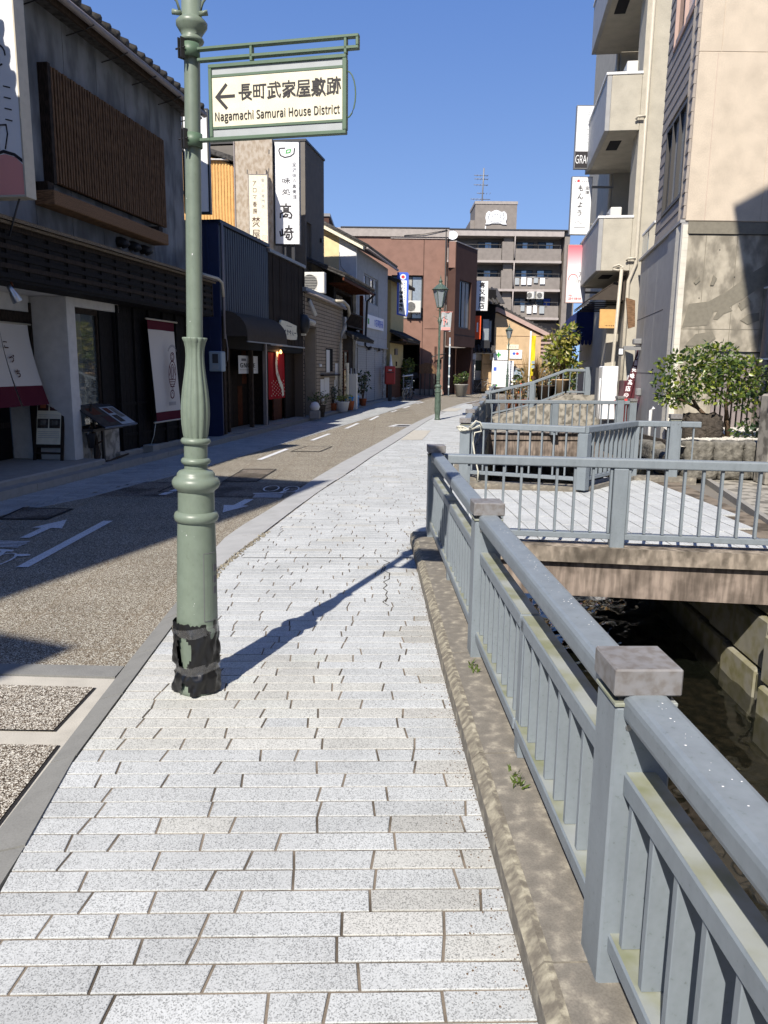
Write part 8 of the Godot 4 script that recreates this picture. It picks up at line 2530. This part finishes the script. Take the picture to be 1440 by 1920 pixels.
	for x in [-0.5, 0.9]: pipe(rack, "upright", M.frame_grey, [Vector3(x, 0.0, 0.2), Vector3(x, 1.3, 0.2)], 0.03)
	plant_pot("bushy green shrub by the car entrance of the brick-red building", Vector3(1.0, 0.0, -44.5), 0.3, 0.4, M.rock_dark, 0.7, 1.7, [M.leaf_dark, M.leaf], 520)
	plant_pot("clipped green bush in a grey tub at the foot of the brown wing", Vector3(4.55, 0.0, -46.9), 0.4, 0.7, M.bare_concrete, 0.5, 0.75, [M.leaf, M.leaf_dark], 420)
	# right bank beyond the second bridge
	plant_pot("golden-leaved bamboo-like shrub in a tan tub behind the climbing railing", Vector3(5.75, 0.86, -25.6), 0.3, 0.45, M.tan_wall, 0.66, 1.7, [M.leaf_gold, M.leaf_light, M.leaf_gold, M.leaf], 720)
	plant_pot("square brown planter with thin twigs behind the climbing railing", Vector3(5.2, 0.5, -25.3), 0.3, 0.62, M.old_wood, 0.35, 0.5, [M.straw], 60)
	for i in 4: plant_pot(["leftmost terracotta pot of bare twigs by the climbing railing", "second terracotta pot of bare twigs from the left", "third terracotta pot, with a tuft of green", "orange terracotta pot nearest the planter"][i], Vector3(3.95 + i * 0.24, 0.32 + 0.06 * i, -25.0), 0.1, 0.22, M.terracotta, 0.2, 0.55 + 0.15 * (i % 2), [M.straw, M.leaf_dark], 46)
	var gr := thing("dry_grass_clump", "tall clump of straw-coloured dry grass left of the golden shrub", "grass", Vector3(5.35, 0.5, -28.2))
	s = ST(false)
	for i in 420:
		var a := R.randf() * TAU
		var q := Vector3(cos(a), 0, sin(a)) * R.randf_range(0.05, 0.5)
		leaf(s, Vector3(q.x * 0.3, R.randf_range(0.0, 0.5), q.z * 0.3), Vector3(q.x, R.randf_range(0.9, 1.8), q.z), R.randf_range(0.8, 1.5), 0.012)
	tag(obj("blades", s, M.straw, gr), "", "", "", "stuff")
	var hedge := thing("dark_hedge", "dark green shrubs beyond the dry grass", "shrub", Vector3(8.8, 0.0, -46.0))
	crown(hedge, [[Vector3(0, 0.9, 0), Vector3(1.4, 0.9, 0.8), 700], [Vector3(1.6, 1.3, 0), Vector3(1.0, 1.2, 0.8), 600], [Vector3(3.2, 1.2, 0.4), Vector3(1.2, 1.1, 0.8), 500]], 0.22, 0.08, [M.leaf_dark, M.leaf, M.straw], [0.4, 0.4, 0.2])
	pipe(hedge, "stem", M.bark, [Vector3(0, 0, 0), Vector3(0.1, 0.8, 0)], 0.08)
	var fl := thing("banner_flag", "tall narrow yellow banner on a white pole beside the dry grass", "banner", Vector3(4.95, 0.3, -27.0))
	pipe(fl, "pole", M.white_matt, [Vector3(0, -0.3, 0), Vector3(0.0, 2.6, 0)], 0.03)
	s = ST(false)
	for i in 10:
		for j in 3:
			var g := func(a: int, c: int) -> Vector3: return Vector3(0.03 + 0.055 * c * (0.6 + 0.4 * a / 10.0), 0.85 + 0.16 * a, 0.06 * sin(a * 0.9 + c))
			quad(s, g.call(i, j), g.call(i + 1, j), g.call(i + 1, j + 1), g.call(i, j + 1))
	obj("cloth", s, M.yellow, fl)
	for q in [[1.35, M.meter_blue], [1.5, M.meter_blue], [1.0, M.red_wood]]: pb(fl, "print", q[1], 0.05, 0.16, q[0], q[0] + 0.1, 0.07, 0.075)
	var wc := thing("white_cabinet", "tall white metal cabinet between the flats and the second bridge", "cabinet", Vector3(5.98, 0.3, -21.0))
	pb(wc, "case", M.white_board, -0.18, 0.24, 0.0, 1.42, -0.3, 0.1, 0.02)
	pb(wc, "side_frame", M.frame_grey, -0.26, -0.181, 0.05, 1.38, -0.3, 0.0)
	pipe(wc, "pipe", M.white_matt, [Vector3(-0.23, 0.0, 0.08), Vector3(-0.23, 1.1, 0.08)], 0.02)
	var ms := thing("maroon_sign_board", "maroon sign board with white lettering, its top running up to the grey front", "sign", Vector3(6.08, 0.3, -20.3), 0.0)
	s = ST()
	prism(s, V([-0.05, 0.0, 0.20, 0.0, 0.55, 1.95, 0.46, 2.0]), -0.04, 0.0)
	obj("board", s, M.maroon, ms)
	for i in 9:
		s = ST()
		strokes(s, G[["香", "房", "の", "店", "高", "味", "処", "屋", "人"][i]], 0.04 + i * 0.045, 0.42 + i * 0.165, 0.15 - i * 0.009, 0.13, 0.022, 0.001)
		obj("character", s, M.white_board, ms)
	var rb := thing("red_bucket", "bright red plastic bin behind the second bridge railing", "bin", Vector3(6.15, 0.12, -20.0))
	s = ST(false)
	lathe(s, [Vector2(0, 0), Vector2(0.19, 0.0), Vector2(0.25, 0.66), Vector2(0.275, 0.665), Vector2(0.275, 0.72), Vector2(0.26, 0.72), Vector2(0.2, 0.76), Vector2(0, 0.78)], 20)
	obj("bin", s, M.bucket_red, rb)
	var cl := thing("stacked_clutter", "dark red box and odd bric-a-brac piled by the grey front", "box", Vector3(6.35, 0.3, -20.6))
	pb(cl, "box", M.maroon, -0.1, 0.35, 0.5, 1.05, -0.3, 0.2, 0.02)
	pb(cl, "lower_box", M.frame_dark, -0.1, 0.4, 0.0, 0.499, -0.3, 0.2, 0.02)
	pb(cl, "pale_rack", M.cream_board, 0.36, 0.45, 0.0, 1.5, 0.1, 0.16)
	pb(cl, "white_cup", M.white_matt, 0.0, 0.12, 1.051, 1.2, 0.0, 0.12, 0.02)
	# wall-mounted things on the grey front
	var r := Basis(Vector3.UP, deg_to_rad(-100.0))
	var o := Vector3(5.66, 0, -15.5)
	var wl := thing("wooden_wall_sign", "tilted brown wooden sign jutting from the grey front", "sign", o + r * Vector3(-4.45, 2.65, 0.30), -14.0)
	s = ST()
	hexa(s, [Vector3(-0.04, 0, 0.1), Vector3(0.12, 0.05, 0.1), Vector3(0.12, 0.05, -0.1), Vector3(-0.04, 0, -0.1), Vector3(-0.14, 0.75, 0.1), Vector3(0.08, 0.68, 0.1), Vector3(0.08, 0.68, -0.1), Vector3(-0.14, 0.75, -0.1)])
	obj("board", s, M.beam_wood, wl)
	var fd := thing("floodlight", "small black floodlight on a bracket below the wooden sign", "floodlight", o + r * Vector3(-4.45, 2.12, 0.0), -100.0)
	pb(fd, "bracket", M.frame_grey, -0.06, 0.06, 0.0, 0.10, 0.0, 0.42)
	pb(fd, "head", M.black_metal, -0.12, 0.12, -0.14, 0.06, 0.42, 0.56, 0.02)
	pb(fd, "lens", M.white_board, 0.121, 0.126, -0.11, 0.03, 0.44, 0.54)
	pb(fd, "box", M.frame_grey, -0.14, 0.14, 0.14, 0.28, 0.0, 0.2, 0.02)
	var vt := thing("wall_vent", "small grey hooded vent low on the grey front", "vent", o + r * Vector3(-3.9, 1.0, 0.0), -100.0)
	pb(vt, "hood", M.frame_grey, -0.13, 0.13, 0.0, 0.18, 0.001, 0.12, 0.02)
	var tap := thing("standpipe", "small white standpipe top behind the bridge railing", "tap", Vector3(5.55, 0.0, -16.2))
	pipe(tap, "pipe", M.white_matt, [Vector3(0, 0, 0), Vector3(0, 0.8, 0), Vector3(0.05, 0.86, 0.03)], 0.035)

func plant_pot(label: String, at: Vector3, r: float, h: float, m: Material, spread: float, tall: float, leaves: Array, n: int) -> void:
	var o := thing("potted_plant", label, "potted plant", at)
	var s := ST(false)
	lathe(s, [Vector2(0, 0), Vector2(r * 0.75, 0.0), Vector2(r, h * 0.9), Vector2(r * 1.06, h * 0.92), Vector2(r * 1.06, h), Vector2(r * 0.9, h), Vector2(r * 0.86, h * 0.86), Vector2(0, h * 0.86)], 16)
	obj("pot", s, m, o)
	s = ST(false)
	for i in 6:
		var a := TAU * i / 6.0
		tube(s, [Vector3(0, h * 0.8, 0), Vector3(cos(a) * spread * 0.3, h + tall * 0.5, sin(a) * spread * 0.3), Vector3(cos(a) * spread * 0.6, h + tall * R.randf_range(0.75, 0.98), sin(a) * spread * 0.6)], 0.012 + tall * 0.006, 0.006, 5)
	obj("stem", s, M.bark, o)
	var blobs := []
	for i in 7:
		var a := TAU * i / 7.0 + R.randf()
		var t := R.randf_range(0.15, 0.9)
		blobs.append([Vector3(cos(a) * spread * 0.45, h + tall * t, sin(a) * spread * 0.45), Vector3(spread * 0.5, tall * 0.2, spread * 0.5), int(n / 7.0)])
	var share := []
	for k in leaves.size(): share.append(1.0 / leaves.size())
	crown(o, blobs, clampf(tall * 0.14, 0.07, 0.2), clampf(tall * 0.04, 0.018, 0.05), leaves, share)
